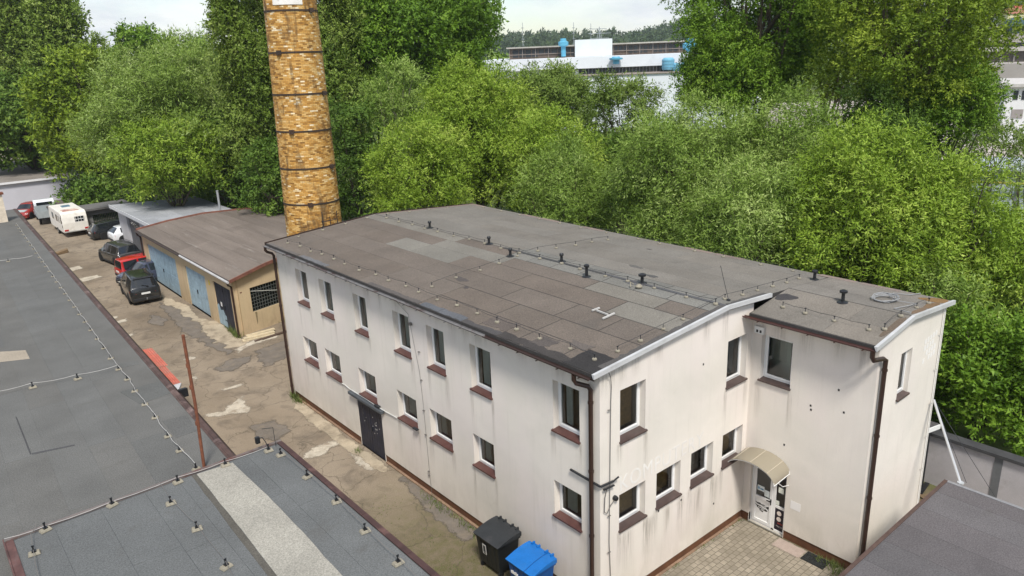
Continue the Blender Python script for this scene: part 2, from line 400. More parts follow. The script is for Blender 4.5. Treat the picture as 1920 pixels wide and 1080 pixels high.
for a, b in UP_Y: window(bld, F_long, a, b, ZUS, ZUT, fill='curtain')
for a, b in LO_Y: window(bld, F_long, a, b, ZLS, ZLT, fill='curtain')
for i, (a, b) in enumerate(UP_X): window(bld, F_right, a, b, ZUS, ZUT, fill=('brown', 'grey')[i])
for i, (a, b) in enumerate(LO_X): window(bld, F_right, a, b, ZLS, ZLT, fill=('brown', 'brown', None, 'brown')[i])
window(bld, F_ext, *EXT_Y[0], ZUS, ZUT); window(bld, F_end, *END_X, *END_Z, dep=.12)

# black two-leaf steel door on the alley side, with its sliding rail
dr = MB(); Y0, Y1 = 11.0, 12.82
for a, b in ((Y0+.02, (Y0+Y1)/2-.008), ((Y0+Y1)/2+.008, Y1-.02)):
    dr.box(.02, .07, a, b, .03, 2.06); n = 5
    for i in range(n):
        yy = a+(b-a)*(i+.5)/n; dr.box(.012, .02, yy-(b-a)/n/2+.006, yy+(b-a)/n/2-.006, .04, 2.05)
dm = M("door_navy", (.010, .013, .030), .5, .4, 3, dirt=(.018, .02, .032), dscale=2)
do = dr.build("door", dm, bld)
h = MB(); h.box(-.03, .01, 11.82, 11.85, .95, 1.12); h.build("handle", dark_metal, do)
fl = MB()
for i in range(16):
    y, z = rnd.choice(((11.75, 1.25), (12.5, 1.45), (11.5, 1.2)))
    y += rnd.gauss(0, .14); z += rnd.gauss(0, .18); q = rnd.uniform(.012, .03)
    fl.box(.008, .0125, y, y+q, z, z+q*rnd.uniform(.8, 2.2))
fl.build("paint_fleck", M("fleck", (.6, .6, .58), .9), do)
rl = MB(); rl.box(-.17, -.012, 10.72, 13.2, 2.10, 2.22); rl.build("door_rail", M("rail_grey", (.075, .085, .095), .55, .2, 3), bld, bevel=.02)
cb = MB()
cb.tube([(-.03, 14.2, 2.27), (-.04, 13.6, 2.3), (-.05, 13.2, 2.26), (-.05, 12.0, 2.27), (-.05, 10.8, 2.25), (-.04, 9.8, 2.28)], .018, 5)
cb.build("conduit", M("conduit_white", (.62, .62, .6), .5), bld)
fx = MB(); fx.box(-.12, -.02, 10.95, 11.25, 2.25, 2.32); fx.box(-.16, -.06, 8.35, 8.62, 2.36, 2.40); fx.build("lamp_bracket", dark_metal, bld)

# roof: slabs plus lapped felt sheets (each sheet its own tint)
BR, GR, GB = (.136, .114, .096), (.176, .165, .143), (.170, .157, .138)
rf = MB()
def slab(xa, xb, zf, y0, y1, t=.12, col=(.05, .047, .045)):
    p = [(xa, y0, zf(xa)-t), (xb, y0, zf(xb)-t), (xb, y1, zf(xb)-t), (xa, y1, zf(xa)-t), (xa, y0, zf(xa)), (xb, y0, zf(xb)), (xb, y1, zf(xb)), (xa, y1, zf(xa))]
    rf.hexa(p, 0, col)
Y0R, Y1R = -.13, 19.02
slab(-.32, RIDGE, zmain, Y0R, Y1R); slab(RIDGE, 10.7, zmain, Y0R, Y1R)
slab(6.0, REX, zext, -3.81, Y0R-.03); slab(REX, 10.7, zext, -3.81, Y0R-.03)
def sheet(x0, x1, y0, y1, zf, col, lift=.006, var=.07):
    k = 1+rnd.uniform(-var, var); t = rnd.uniform(-.012, .012)
    c = (col[0]*k*(1+t), col[1]*k, col[2]*k*(1-t))
    rf.hexa([(x0, y0, zf(x0)-.001), (x1, y0, zf(x1)-.001), (x1, y1, zf(x1)-.001), (x0, y1, zf(x0)-.001),
             (x0, y0, zf(x0)+lift), (x1, y0, zf(x1)+lift), (x1, y1, zf(x1)+lift), (x0, y1, zf(x0)+lift)], 0, c)
def lay(rows, y0, y1, zf, colf, lens, gapx=.006, gapf=None):
    for x0, x1 in rows:
        y = y0+rnd.uniform(-lens[0]*.7, 0)
        while y < y1:
            ln = rnd.uniform(*lens); a, b = max(y0, y), min(y1, y+ln)
            if b-a > .05:
                g = gapf((a+b)/2) if gapf else gapx
                sheet(x0+g/2, x1-g/2, a+g/2, b-g/2, zf, colf((x0+x1)/2, (a+b)/2))
            y += ln
def col_near(x, y):
    if 2.7 < x < 3.7 and 9.6 < y < 14.2: return GR
    if 3.7 < x < 4.5 and (8.3 < y < 12.6 or .7 < y < 4.4): return GR
    if 4.4 < x < 5 and y < 9: return (.172, .168, .152)
    if 2.7 < x < 3.7 and y < 1.2: return GR
    if 4.4 < x < 5 and y > 12: return GR
    return BR
gp = lambda y: .034 if y < 8 else .009
lay([(-.28, .62), (.62, 1.6), (1.6, 2.66), (2.66, 3.66), (3.66, 4.42)], Y0R+.02, Y1R-.02, zmain, col_near, (1.6, 4.2), gapf=gp)
lay([(4.42, 4.98)], Y0R+.02, Y1R-.02, zmain, col_near, (.8, 1.3), gapf=gp)
lay([(5.02, 5.62)], Y0R+.02, 9.0, zmain, lambda x, y: (.168, .163, .148), (.8, 1.4), gapf=gp)
lay([(5.02, 5.62)], 9.0, Y1R-.02, zmain, lambda x, y: GB, (3, 5), .006)
lay([(5.62, 6.7), (6.7, 7.75), (7.75, 8.8), (8.8, 9.85), (9.85, 10.66)], Y0R+.02, Y1R-.02, zmain, lambda x, y: GB, (3, 6.5), .006)
lay([(6.04, 7.0), (7.0, 7.98)], -3.79, Y0R-.05, zext, lambda x, y: (.175, .158, .136), (1.6, 3.5), .008)
lay([(8.02, 9.0), (9.0, 9.95), (9.95, 10.66)], -3.79, Y0R-.05, zext, lambda x, y: (.178, .162, .142), (2.4, 4.5), .006)
# bitumen repairs: near corner, along the eave, ridge joints
def blot(cx, cy, rx, ry, zf, col=(.028, .026, .026), lift=.011, seed=0, n=22):
    r2 = random.Random(seed); ph = [r2.uniform(0, 6.28) for _ in range(4)]
    pts = []
    for i in range(n):
        a = 2*math.pi*i/n; k = 1+.16*math.sin(2*a+ph[0])+.13*math.sin(3*a+ph[1])+.09*math.sin(5*a+ph[2])
        pts.append((cx+rx*k*math.cos(a), cy+ry*k*math.sin(a)))
    rf.add([(x, y, zf(x)+lift) for x, y in pts]+[(x, y, zf(x)) for x, y in pts], [tuple(range(n))]+[(i, (i+1) % n, n+(i+1) % n, n+i) for i in range(n)], 0, col)
def rect(x0, x1, y0, y1, zf, c, lift, seed, jit=.025):
    """torch-on repair strip with a slightly uneven edge"""
    r2 = random.Random(seed); pts = []
    cs = [(x0, y0), (x1, y0), (x1, y1), (x0, y1)]
    for (ax, ay), (bx, by) in zip(cs, cs[1:]+cs[:1]):
        n = max(2, int(math.hypot(bx-ax, by-ay)/.16))
        for i in range(n): t = i/n; pts.append((ax+(bx-ax)*t+r2.gauss(0, jit), ay+(by-ay)*t+r2.gauss(0, jit)))
    pts = [(max(-.31, a), b) for a, b in pts]
    n = len(pts); rf.add([(x, y, zf(x)+lift) for x, y in pts]+[(x, y, zf(x)) for x, y in pts], [tuple(range(n))]+[(i, (i+1) % n, n+(i+1) % n, n+i) for i in range(n)], 0, c)
for k, (x0, x1, y0, y1, c, jt) in enumerate([(-.3, .62, -.1, .95, (.034, .032, .032), .015), (-.31, .02, .9, 3.6, (.05, .045, .043), .05), (.0, .5, 1.9, 2.5, (.085, .074, .068), .05), (-.31, -.1, 3.5, 5.2, (.07, .066, .066), .03),
        (.02, .55, 3.55, 4.6, (.105, .088, .078), .03), (-.31, -.02, 5.2, 6.3, (.10, .105, .115), .02), (-.31, -.03, 6.35, 7.3, (.095, .10, .11), .02), (-.31, -.12, 7.4, 10.5, (.095, .085, .08), .02), (-.31, -.1, 13.6, 15.8, (.125, .125, .13), .02),
        (-.31, -.16, 16, 18.7, (.12, .108, .10), .02), (.5, .8, 1.0, 1.6, (.11, .095, .085), .05), (.05, 4.9, -.1, .08, (.085, .08, .077), .02), (5.1, 7.0, -.1, .06, (.085, .08, .077), .02)]):
    rect(x0, x1, y0, y1, zmain, c, .012+.0007*k, k, jt)
for k, (cx, cy, rx, ry, c) in enumerate([(1.9, 8.1, .16, .3, (.085, .075, .07)), (1.5, 7.3, .07, .12, (.07, .062, .06)), (6.6, 4.6, .12, .3, (.11, .105, .098)), (6.0, 3.4, .1, .26, (.075, .073, .072)),
        (9.2, 6.2, .05, .14, (.08, .075, .07)), (4.85, 3.2, .1, .35, (.11, .11, .115))]):
    blot(cx, cy, rx, ry, zmain, c, .011+.0006*k, k)
blot(7.4, -.45, .22, .3, zext, (.05, .047, .048), .012, 40)
for k, (cx, cy, rx, ry, c) in enumerate([(10.3, -3.45, .3, .35, (.2, .12, .05)), (9.6, -3.62, .4, .14, (.17, .11, .06)), (8.7, -3.66, .5, .1, (.15, .105, .07)), (7.2, -3.66, .7, .1, (.13, .1, .075))]):
    blot(cx, cy, rx, ry, zext, c, .012+.0006*k, 50+k)
# dark joint along the ridge
for a, b in ((-.1, 4.6), (4.6, 9.6)):
    rf.hexa([(4.93, a, 7.526), (5.05, a, 7.526), (5.05, b, 7.526), (4.93, b, 7.526), (4.93, a, 7.545), (5.05, a, 7.545), (5.05, b, 7.545), (4.93, b, 7.545)], 0, (.085, .085, .09) if a < 0 else (.06, .06, .062))
# pink-brown lapped strip along the back eave and the far verge
for y in np.arange(-3.7, 18.6, 1.35):
    if rnd.random() < .6: sheet(10.42, 10.69, float(y), float(y)+1.2, zmain if y > -.1 else zext, (.21, .165, .145), .010)
for x in np.arange(5.2, 10, 1.3): sheet(float(x), float(x)+1.2, 18.75, 18.99, zmain, (.2, .16, .14), .0105)
ro = rf.build("roof", felt, bld)

# metal trim: verge flashings, gutters, downpipes
def verge(name, xs, zf, y, mat, hgt=.2, out=-1):
    v = MB(); k = 0
    for a, b in zip(xs, xs[1:]):
        n = max(1, int((b-a)/1.9+.5))
        for i in range(n):
            x0 = a+(b-a)*i/n; x1 = a+(b-a)*(i+1)/n-.006; k += 1; o = .0025*(k % 2)
            v.hexa([(x0, y-.03-o, zf(x0)-hgt), (x1, y-.03-o, zf(x1)-hgt), (x1, y, zf(x1)-hgt), (x0, y, zf(x0)-hgt),
                    (x0, y-.03-o, zf(x0)+.03), (x1, y-.03-o, zf(x1)+.03), (x1, y+.055, zf(x1)+.024), (x0, y+.055, zf(x0)+.024)])
    return v.build(name, mat, bld)
verge("verge_flashing", [-.36, RIDGE, 7.16], zmain, Y0R-.004, zinc, .09)
verge("verge_flashing", [5.92, REX, 10.72], zext, -3.815, zinc, .09)
vb = MB(); vb.hexa([(-.34, 19.03, 7.0), (RIDGE, 19.03, 7.38), (RIDGE, 19.07, 7.38), (-.34, 19.07, 7.0), (-.34, 19.03, 7.19), (RIDGE, 19.03, 7.57), (RIDGE, 19.07, 7.57), (-.34, 19.07, 7.19)])
vb.hexa([(RIDGE+.003, 19.03, 7.38), (10.7, 19.03, 6.97), (10.7, 19.07, 6.97), (RIDGE+.003, 19.07, 7.38), (RIDGE+.003, 19.03, 7.57), (10.7, 19.03, 7.155), (10.7, 19.07, 7.155), (RIDGE+.003, 19.07, 7.57)])
vb.build("far_verge_trim", brown_metal, bld)
def gutter(y0, y1, x, z, mat, r=.062):
    g = MB(); n = 8
    pr = [(x-r*math.cos(math.pi*i/n), z-r*math.sin(math.pi*i/n)) for i in range(n+1)]
    pr += [(px+(x-px)*.12, pz+.006) for px, pz in reversed(pr)]
    k = len(pr)
    g.add([(a, y0, b) for a, b in pr]+[(a, y1, b) for a, b in pr], [(i, (i+1) % k, k+(i+1) % k, k+i) for i in range(k)]+[tuple(range(k)), tuple(range(k, 2*k))])
    for y in np.arange(y0+.3, y1, .75): g.box(x-r-.012, x+r+.03, y-.014, y+.014, z-r-.012, z-r+.004)
    return g.build("gutter", mat, bld)
gutter(-.02, 4.0, -.39, 7.06, brown_metal); gutter(4.005, 19.05, -.39, 7.07, M("gutter_grey", (.17, .165, .165), .4, .25, 2, dirt=(.05, .025, .02), dlo=.5, dhi=.62))
gutter(-3.8, -.02, 5.93, 7.0, M("gutter_brown2", (.07, .03, .025), .35, .3, 2, dirt=(.25, .22, .22), dlo=.62, dhi=.8))
fa = MB(); fa.box(-.31, -.275, -.1, 19.0, 6.98, 7.02+.0); fa.box(6.02, 6.05, -3.78, -.05, 6.92, 6.97); fa.build("fascia", brown_metal, bld)
sf = MB(); sf.box(-.27, -.002, -.02, L, 6.985, 7.015); sf.box(6.06, W1-.002, -P+.02, -.02, 6.925, 6.955); sf.build("soffit", M("soffit", (.3, .27, .24), .9), bld)
def pipe(path, r=.052):
    g = MB(); g.tube(path, r, 10)
    for (x0, y0, z0), (x1, y1, z1) in zip(path, path[1:]):
        if abs(z1-z0) > 2:
            for z in np.arange(min(z0, z1)+.5, max(z0, z1), 1.9): g.lathe([(r+.014, -.03), (r+.014, .03)], 10, (x0, y0, z))
    return g.build("downpipe", brown_metal, bld, smooth=True)
pipe([(-.39, .48, 7.0), (-.39, .48, 6.86), (-.36, .45, 6.78), (-.13, .26, 6.68), (-.09, .22, 6.58), (-.09, .22, .05)], .06)
pipe([(-.39, 18.95, 7.0), (-.39, 18.95, 6.88), (-.34, 18.94, 6.80), (-.14, 18.9, 6.70), (-.09, 18.88, 6.6), (-.09, 18.88, .05)], .058)
pipe([(5.93, -3.74, 6.95), (5.93, -3.74, 6.80), (5.98, -3.76, 6.70), (6.45, -3.79, 6.62), (6.62, -3.79, 6.54), (6.62, -3.79, .05)], .062)

# bright corner trim at the far right, sign plate ghosts, boxes, brackets, cables
ct = MB(); ct.box(WT-.16, WT+.012, -P-.012, -P-.002, .05, 7.05); ct.build("corner_trim", M("corner_white", (.80, .76, .70), .8, .06, 2), bld)
bx = MB(); bx.box(W1-.1, W1-.004, -.42, -.12, 6.38, 6.6); bo = bx.build("junction_box", white_pvc, bld, bevel=.01)
s2 = MB(); s2.box(W1-.105, W1-.1, -.36, -.30, 6.42, 6.5); s2.box(W1-.105, W1-.1, -.25, -.19, 6.42, 6.5); s2.build("socket", black_plastic, bo)
cm = MB(); cm.lathe([(.0, -.11), (.055, -.105), (.075, -.05), (.07, 0)], 12, (.52, 0, 3.42), axis='y'); cm.build("camera_dome", black_plastic, bld, smooth=True)
bk = MB(); bk.bar((-.06, 1.0, 4.05), (-.06, -.06, 4.02), .05, .04); bk.bar((-.06, -.07, 4.02), (.42, -.07, 3.98), .05, .04); bk.bar((.03, -.09, 3.9), (.42, -.09, 3.87), .045, .035); bk.bar((.42, -.07, 3.98), (.55, -.13, 4.08), .035, .03)
bk.build("cable_bracket", dark_metal, bld)
cw = MB()
cw.tube([(.14, -.16, 7.1), (.3, -.08, 6.9), (.36, -.05, 6.6), (.34, -.05, 6.2), (.32, -.05, 5), (.30, -.05, 3.6), (.28, -.05, 2.2), (.33, -.05, 1.2), (.34, -.05, .1)], .011, 5)
for z in (6.0, 3.0, 1.9, .9): cw.bar((.22, -.06, z+.03), (.33, -.05, z), .022, .022)
cw.tube([(.20, -.05, 3.85), (.12, -.05, 3.6), (.1, -.05, 3.2), (.2, -.05, 3.12), (.34, -.05, 3.3), (.5, -.05, 3.4)], .014, 5)
cw.build("wall_cable", M("cable_grey", (.16, .15, .14), .6), bld)
c2 = MB(); c2.tube([(-.2, 9.55, 7.0), (-.06, 9.1, 6.8), (-.04, 8.45, 6.5), (-.04, 8.38, 6.2), (-.035, 8.05, 4.6), (-.035, 7.98, 3.4), (-.035, 7.94, 1.0), (-.035, 7.9, .1)], .006, 5)
c2.bar((-.05, 8.3, 6.2), (-.05, 8.44, 6.17), .07, .09); c2.bar((-.07, 8.4, 6.22), (-.1, 8.15, 6.26), .012, .012)
for z in (5.3, 4.3, 3.2, 2.3, .9, .75): c2.box(-.055, -.003, 8.0-.035, 8.0+.035, z, z+.025)
c2.build("lightning_downlead", M("lead_dark", (.15, .14, .13), .6), bld)
c3 = MB(); c3.tube([(WT-.2, -P-.06, 7.0), (WT-.19, -P-.06, 4.0), (WT-.18, -P-.06, .1)], .009, 5)
for z in (6.2, 5.1, 4.0, 2.9, 1.8): c3.bar((WT-.19, -P-.06, z), (WT-.33, -P-.05, z+.05), .014, .014)
c3.build("lightning_downlead", wire_m, bld)
sp = MB(); sp.box(W1-.006, W1-.0025, -1.94, -1.62, 1.15, 1.42); sp.build("wall_plate", M("plate_pale", (.78, .76, .74), .8, .04), bld)
hl = MB()
for y, z in ((-2.0, 4.62), (-2.02, 4.5), (-2.75, 5.35), (-2.95, 4.75), (-1.3, 3.1)): hl.box(W1-.006, W1-.002, y, y+.05, z, z+.06)
for x, z in ((3.3, 2.05), (2.3, 2.15), (4.9, 1.2), (4.1, 6.0)): hl.box(x, x+.05, -.008, -.002, z, z+.06)
hl.build("anchor_hole", M("hole", (.03, .028, .025), .9), bld)

def letters(txt, size, name, mat, parent, loc, rot, ext=.002, sx=1.0, sh=0.0):
    cu = bpy.data.curves.new(name, 'FONT'); cu.body = txt; cu.size = size; cu.extrude = ext; cu.align_x = 'LEFT'
    cu.space_character = 1.12
    ob = bpy.data.objects.new(name, cu); COL.objects.link(ob)
    bpy.context.view_layer.update()
    me = bpy.data.meshes.new_from_object(ob.evaluated_get(bpy.context.evaluated_depsgraph_get()))
    bpy.data.objects.remove(ob); me.name = name; me.materials.clear(); me.materials.append(mat)
    o = bpy.data.objects.new(name, me); COL.objects.link(o); o.parent = parent
    o.location = loc; o.rotation_euler = rot; o.scale = (sx, 1, 1); return o
ghost = plaster("ghost_letters", (.81, .785, .755), (.58, .54, .47), .24)
letters("KOMPUTERY", .62, "faded_lettering", ghost, bld, (.70, -.003, 3.50), (R(90), 0, 0), .0015, .92)
gg = MB()
for i in range(4):
    for j in range(5):
        if rnd.random() < .85: x = 9.3+j*.17; z = 5.55+i*.2+j*.02; gg.box(x, x+.13, -P-.004, -P-.0015, z, z+.15)
gg.build("paint_patch", ghost, bld)

# entrance: door leaf, side light, posters, barrel canopy
en = MB(); a, b = DOOR_Y
q = lambda u0, u1, z0, z1, d0=.10, d1=.17, mi=0: en.box(u0, u1, d0, d1, z0, z1, mi, mp=F_ext)
q(b-.07, b, 0.02, 2.22); q(a, a+.07, 0.02, 2.22); q(a+.07, b-.07, 2.15, 2.22); mid = a+.42
q(mid-.05, mid+.05, .02, 2.15); q(a+.07, b-.07, .02, .10)
q(a+.07, mid-.05, .86, .95)
eo = en.build("door_frame", white_pvc, bld, bevel=.006)
lf = MB(); q2 = lambda u0, u1, z0, z1, d0=.085, d1=.15: lf.box(u0, u1, d0, d1, z0, z1, mp=F_ext)
l0, l1 = mid+.052, b-.072
q2(l0, l0+.09, .10, 2.14); q2(l1-.09, l1, .10, 2.14); q2(l0+.09, l1-.09, .10, .2); q2(l0+.09, l1-.09, 2.04, 2.14); q2(l0+.09, l1-.09, .92, 1.02); q2(l0+.09, l1-.09, .2, .92, .11, .14)
lo = lf.build("door", white_pvc, bld, bevel=.006)
pane_([F_ext(u, .12, z) for u, z in ((l0+.09, 1.02), (l1-.09, 1.02), (l1-.09, 2.04), (l0+.09, 2.04))], F_ext, "pane", lo)
pane_([F_ext(u, .12, z) for u, z in ((a+.07, .95), (mid-.05, .95), (mid-.05, 2.15), (a+.07, 2.15))], F_ext, "side_pane", eo)
g = MB(); g.box(l0+.02, l0+.06, .02, .085, 1.0, 1.03, mp=F_ext); g.box(l0+.02, l0+.16, .02, .045, 1.0, 1.03, mp=F_ext); g.box(l0+.025, l0+.055, .07, .086, .88, 1.08, mp=F_ext); g.build("handle", black_plastic, lo)
poster = M("poster_paper", (.68, .74, .74), .7, .08, 12)
g = MB(); g.box(l1-.36, l1-.12, .105, .112, 1.2, 1.38, mp=F_ext); g.box(l0+.11, l0+.29, .105, .112, 1.08, 1.30, mp=F_ext); g.build("poster", poster, lo)
g = MB(); g.box(l1-.33, l1-.22, .101, .1045, 1.25, 1.30, mp=F_ext); g.box(l1-.2, l1-.14, .101, .1045, 1.24, 1.33, mp=F_ext); g.build("poster_print", M("print_blue", (.2, .35, .5), .8), lo)
g = MB(); g.box(a+.13, a+.3, .105, .112, 1.42, 1.6, mp=F_ext); g.box(mid-.17, mid-.06, .105, .112, .97, 1.12, mp=F_ext); g.build("poster", M("poster_pale", (.68, .71, .64), .7), eo)
g = MB(); g.box(a+.08, mid-.05, .115, .125, .10, .86, mp=F_ext); sg = g.build("sign_panel", M("sign_navy", (.016, .012, .022), .4, .2), eo)
g = MB()
for z in (.70, .50): g.lathe([(.075, 0), (.075, .006)], 20, (W1+.107, (a+mid)/2+.015, z), axis='x')
g.build("sign_disc", M("disc_white", (.72, .64, .58), .6), sg)
g = MB()
r3 = random.Random(3)
for z, x0, x1, hh in ((.335, .07, .27, .045), (.245, .06, .29, .016), (.22, .06, .26, .012)):
    u = a+x0
    while u < a+x1:
        wd = r3.uniform(.012, .03); g.box(u, u+wd, .109, .1145, z, z+hh*r3.uniform(.7, 1.1), 0 if hh > .03 else 1, mp=F_ext); u += wd+.008
g.build("sign_print", [M("print_red", (.30, .04, .035), .6), M("print_white", (.4, .36, .36), .6)], sg)
# black ribbon-shaped logo on the lower door panel
g = MB(); cx = (l0+l1)/2+.01; cz = .66
def lp(pts, d=.1055): g.prism([(cx+x, cz+z) for x, z in pts], lambda u, z, dd: F_ext(u, dd, z), d, d+.004)
lp([(.26, .11), (.16, .10), (.08, .115), (.02, .085), (-.06, .10), (-.12, .07), (-.19, .085), (-.25, .09), (-.22, .03), (-.23, -.02), (-.15, .02), (-.05, .02), (.05, .05), (.15, .05)])
lp([(.24, .03), (.15, -.0), (.05, -.01), (-.04, -.03), (-.12, -.03), (-.20, -.06), (-.16, -.10), (-.08, -.10), (0, -.085), (.05, -.12), (.1, -.09), (.16, -.07), (.19, -.02)])
lp([(.10, -.135), (.03, -.15), (-.02, -.175), (-.06, -.15), (-.02, -.125), (.04, -.125)])
g.build("door_logo", black_plastic, lo)
g = MB()
for k in range(7): g.box(cx-.14+k*.045, cx-.115+k*.045, .1015, .105, cz+.035-k*.004, cz+.075-k*.004, mp=F_ext)
for k in range(5): g.box(cx-.09+k*.045, cx-.06+k*.045, .1015, .105, cz-.075+k*.004, cz-.045+k*.004, mp=F_ext)
g.build("logo_letters", white_pvc, lo)
g = MB(); g.box(a+.01, b-.01, .02, .2, 0, .045, mp=F_ext); g.build("threshold", concrete, bld)
# canopy: barrel-vaulted translucent sheet on a white tube frame
cp = MB(); yc, hw, zc, rise, dep = -.72, .80, 2.30, .42, .86; n = 16
arc = [(yc+hw*math.cos(math.pi*(1-i/n)), zc+rise*math.sin(math.pi*i/n)) for i in range(n+1)]
vs = [(W1-.01, y, z) for y, z in arc]+[(W1-dep, y, z-.06) for y, z in arc]+[(W1-.01, y, z-.014) for y, z in arc]+[(W1-dep, y, z-.074) for y, z in arc]
k = n+1; fs = []
for i in range(n): fs += [(i, i+1, k+i+1, k+i), (2*k+i, 3*k+i, 3*k+i+1, 2*k+i+1), (k+i, k+i+1, 3*k+i+1, 3*k+i)]
fs += [(0, k, 3*k, 2*k), (n, 2*k+n, 3*k+n, k+n)]
cp.add(vs, fs)
mcan, nt, bb = newmat("canopy_sheet"); bb.inputs['Base Color'].default_value = (.42, .375, .29, 1); bb.inputs['Roughness'].default_value = .25
bb.inputs['Transmission Weight'].default_value = 0; 
tl = N(nt, "ShaderNodeBsdfTranslucent"); tl.inputs[0].default_value = (.52, .46, .34, 1); mx = N(nt, "ShaderNodeMixShader"); mx.inputs[0].default_value = .35
nt.links.new(bb.outputs[0], mx.inputs[1]); nt.links.new(tl.outputs[0], mx.inputs[2]); nt.links.new(mx.outputs[0], nt.nodes['Material Output'].inputs[0])
co = cp.build("canopy", mcan, bld, smooth=True, sharp=50)
cf = MB(); cf.tube([(W1-dep+.02, y, z-.09) for y, z in arc], .016, 6); cf.tube([(W1-.03, y, z-.03) for y, z in arc], .014, 6)
for e in (0, n):
    cf.tube([(W1-.02, arc[e][0], arc[e][1]-.03), (W1-dep+.02, arc[e][0], arc[e][1]-.09)], .014, 6)
    cf.tube([(W1-.02, arc[e][0], zc-.42), (W1-.35, arc[e][0], zc-.32), (W1-.62, arc[e][0], zc-.08)], .011, 6)
cf.build("frame", white_pvc, co)
rb = MB()
for t in (4, 8, 12):
    y, z = arc[t]; rb.bar((W1-.02, y, z+.008), (W1-dep, y, z-.052), .018, .006)
rb.build("glazing_bar", M("bar_pale", (.52, .46, .36), .4), co)

# ------------------------------------------------------------------ things on the main roof
zr = lambda x, y: (zext(x) if y < -.15 else zmain(x))+.014
holder_me = MB()
holder_me.lathe([(.07, 0), (.075, .02), (.068, .05), (.03, .062)], 12); holder_me.lathe([(.012, .06), (.012, .17)], 6, mi=1); holder_me.box(-.03, .03, -.012, .012, .16, .185, 1)
holder0 = holder_me.build("rod_holder", [puck_m, dark_metal])
hold_n = [0]
def holder(x, y, label, group):
    if hold_n[0] == 0: o = holder0
    else: o = holder0.copy(); COL.objects.link(o)
    hold_n[0] += 1
    o.location = (x, y, zr(x, y)); o.rotation_euler.z = rnd.uniform(0, 3); o.scale = (rnd.uniform(.75, 1.0),)*3
    return tag(o, label, "rod holder", group)
def run(pts, what, group, wire_label):
    for i, (x, y) in enumerate(pts):
        holder(x, y, f"small concrete rod holder, {ORD[i]} {what}", group)
    wr = MB(); path = []
    for (xa, ya), (xb, yb) in zip(pts, pts[1:]):
        path += [(xa, ya, zr(xa, ya)+.155), ((xa+xb)/2, (ya+yb)/2, max(zr(xa, ya), zr(xb, yb))+.125)]
    path.append((pts[-1][0], pts[-1][1], zr(*pts[-1])+.155))
    wr.tube(path, .006, 5); o = wr.build("lightning_wire", dark_metal); tag(o, wire_label, "wire")
run([(.30+rnd.uniform(-.06, .06), .35+i*.98+rnd.uniform(-.12, .12)) for i in range(19)], "from the near corner along the front eave", "rod holders along the front eave", "thin dark lightning wire along the front gutter edge of the office roof")
run([(4.86+rnd.uniform(-.05, .05), .25+i*1.03+rnd.uniform(-.1, .1)) for i in range(18)], "from the white verge along the roof ridge", "rod holders along the ridge", "thin dark lightning wire along the ridge of the office roof")
run([(.9+i*.93+rnd.uniform(-.06, .06), 8.3+rnd.uniform(-.06, .06)) for i in range(10)], "from the front eave on the cross line", "rod holders across the middle of the roof", "thin lightning wire crossing the office roof from eave to eave")
run([(.95+i*.86+rnd.uniform(-.05, .05), .28+rnd.uniform(-.04, .04)) for i in range(4)]+[(5.5+i*.8, .30+rnd.uniform(-.04, .04)) for i in range(6)], "from the near corner beside the white verge", "rod holders along the white verge", "thin lightning wire beside the white near verge of the office roof")
run([(1.0+i*1.12, 18.6+rnd.uniform(-.06, .06)) for i in range(8)], "from the gutter end along the far verge beside the chimney", "rod holders along the far verge", "thin lightning wire along the far verge beside the brick chimney")
run([(10.3+rnd.uniform(-.05, .05), .9+i*1.4+rnd.uniform(-.2, .2)) for i in range(13)], "from the wing along the back eave by the trees", "rod holders along the back eave", "thin lightning wire along the back eave below the willows")
run([(6.75, -.75), (6.72, -1.45), (6.7, -2.3), (6.68, -3.25)], "from the inner corner along the gutter of the wing", "rod holders along the wing gutter", "thin lightning wire along the gutter of the low wing")
run([(6.9, -3.55), (7.8, -3.55), (8.9, -3.5), (9.7, -3.5)], "from the downpipe along the end verge of the wing", "rod holders along the wing verge", "thin lightning wire along the end verge of the wing roof")
def roof_vent(px, py, label, cap=.075, h=.29, pot=False):
    p = at(px, py, z=7.35)
    for _ in range(6): p = at(px, py, z=zr(p.x, p.y))
    t = thing("roof_vent", label, "vent", p, 0, "roof vents")
    m = MB(); m.lathe([(.16, -.012), (.13, .012), (.052, .03), (.046, h-.08)], 14); m.build("pipe", black_plastic, t, smooth=True)
    m = MB(); m.lathe([(.03, h-.12), (cap, h-.08), (cap, h-.03), (.05, h)], 14); m.build("cap", black_plastic, t, smooth=True)
    return t
roof_vent(806, 427, "black mushroom vent nearest the brick chimney on the ridge")
roof_vent(917, 457, "black mushroom vent just behind the ridge, second from the brick chimney")
roof_vent(957, 480, "black mushroom vent in front of the ridge beside the crossing wires")
roof_vent(1053, 490, "black mushroom vent just behind the dark ridge joint, mid roof")
roof_vent(1100, 518, "black vent in front of the ridge among small grey felt squares", .09, .4)
roof_vent(1204, 530, "squat black vent standing in a dark bitumen blot on the ridge", .12, .3)
roof_vent(1527, 524, "short black vent beside the back eave where the wing joins", .09, .32)
roof_vent(1580, 566, "black mushroom vent alone in the middle of the wing roof", .11, .36)
p = at(1660, 557, z=7.38); cl = MB(); r4 = random.Random(5)
for k in range(4):
    pts = [(p.x+(.34+.03*k)*math.cos(t*.35)+r4.gauss(0, .02), p.y+(.27+.02*k)*math.sin(t*.35)+r4.gauss(0, .02), zr(p.x, p.y)+.02+.02*k+.02*abs(math.sin(t+k))) for t in range(19)]
    cl.tube(pts, .014, 6)
q_ = at(1750, 552, z=7.2); cl.tube([(p.x+.3, p.y, zr(p.x, p.y)+.05), (p.x+1.0, p.y+.2, zr(p.x+1, p.y)+.02), (10.2, p.y-.2, zr(10.2, -2)+.02), (10.68, p.y-.3, 7.17)], .013, 6)
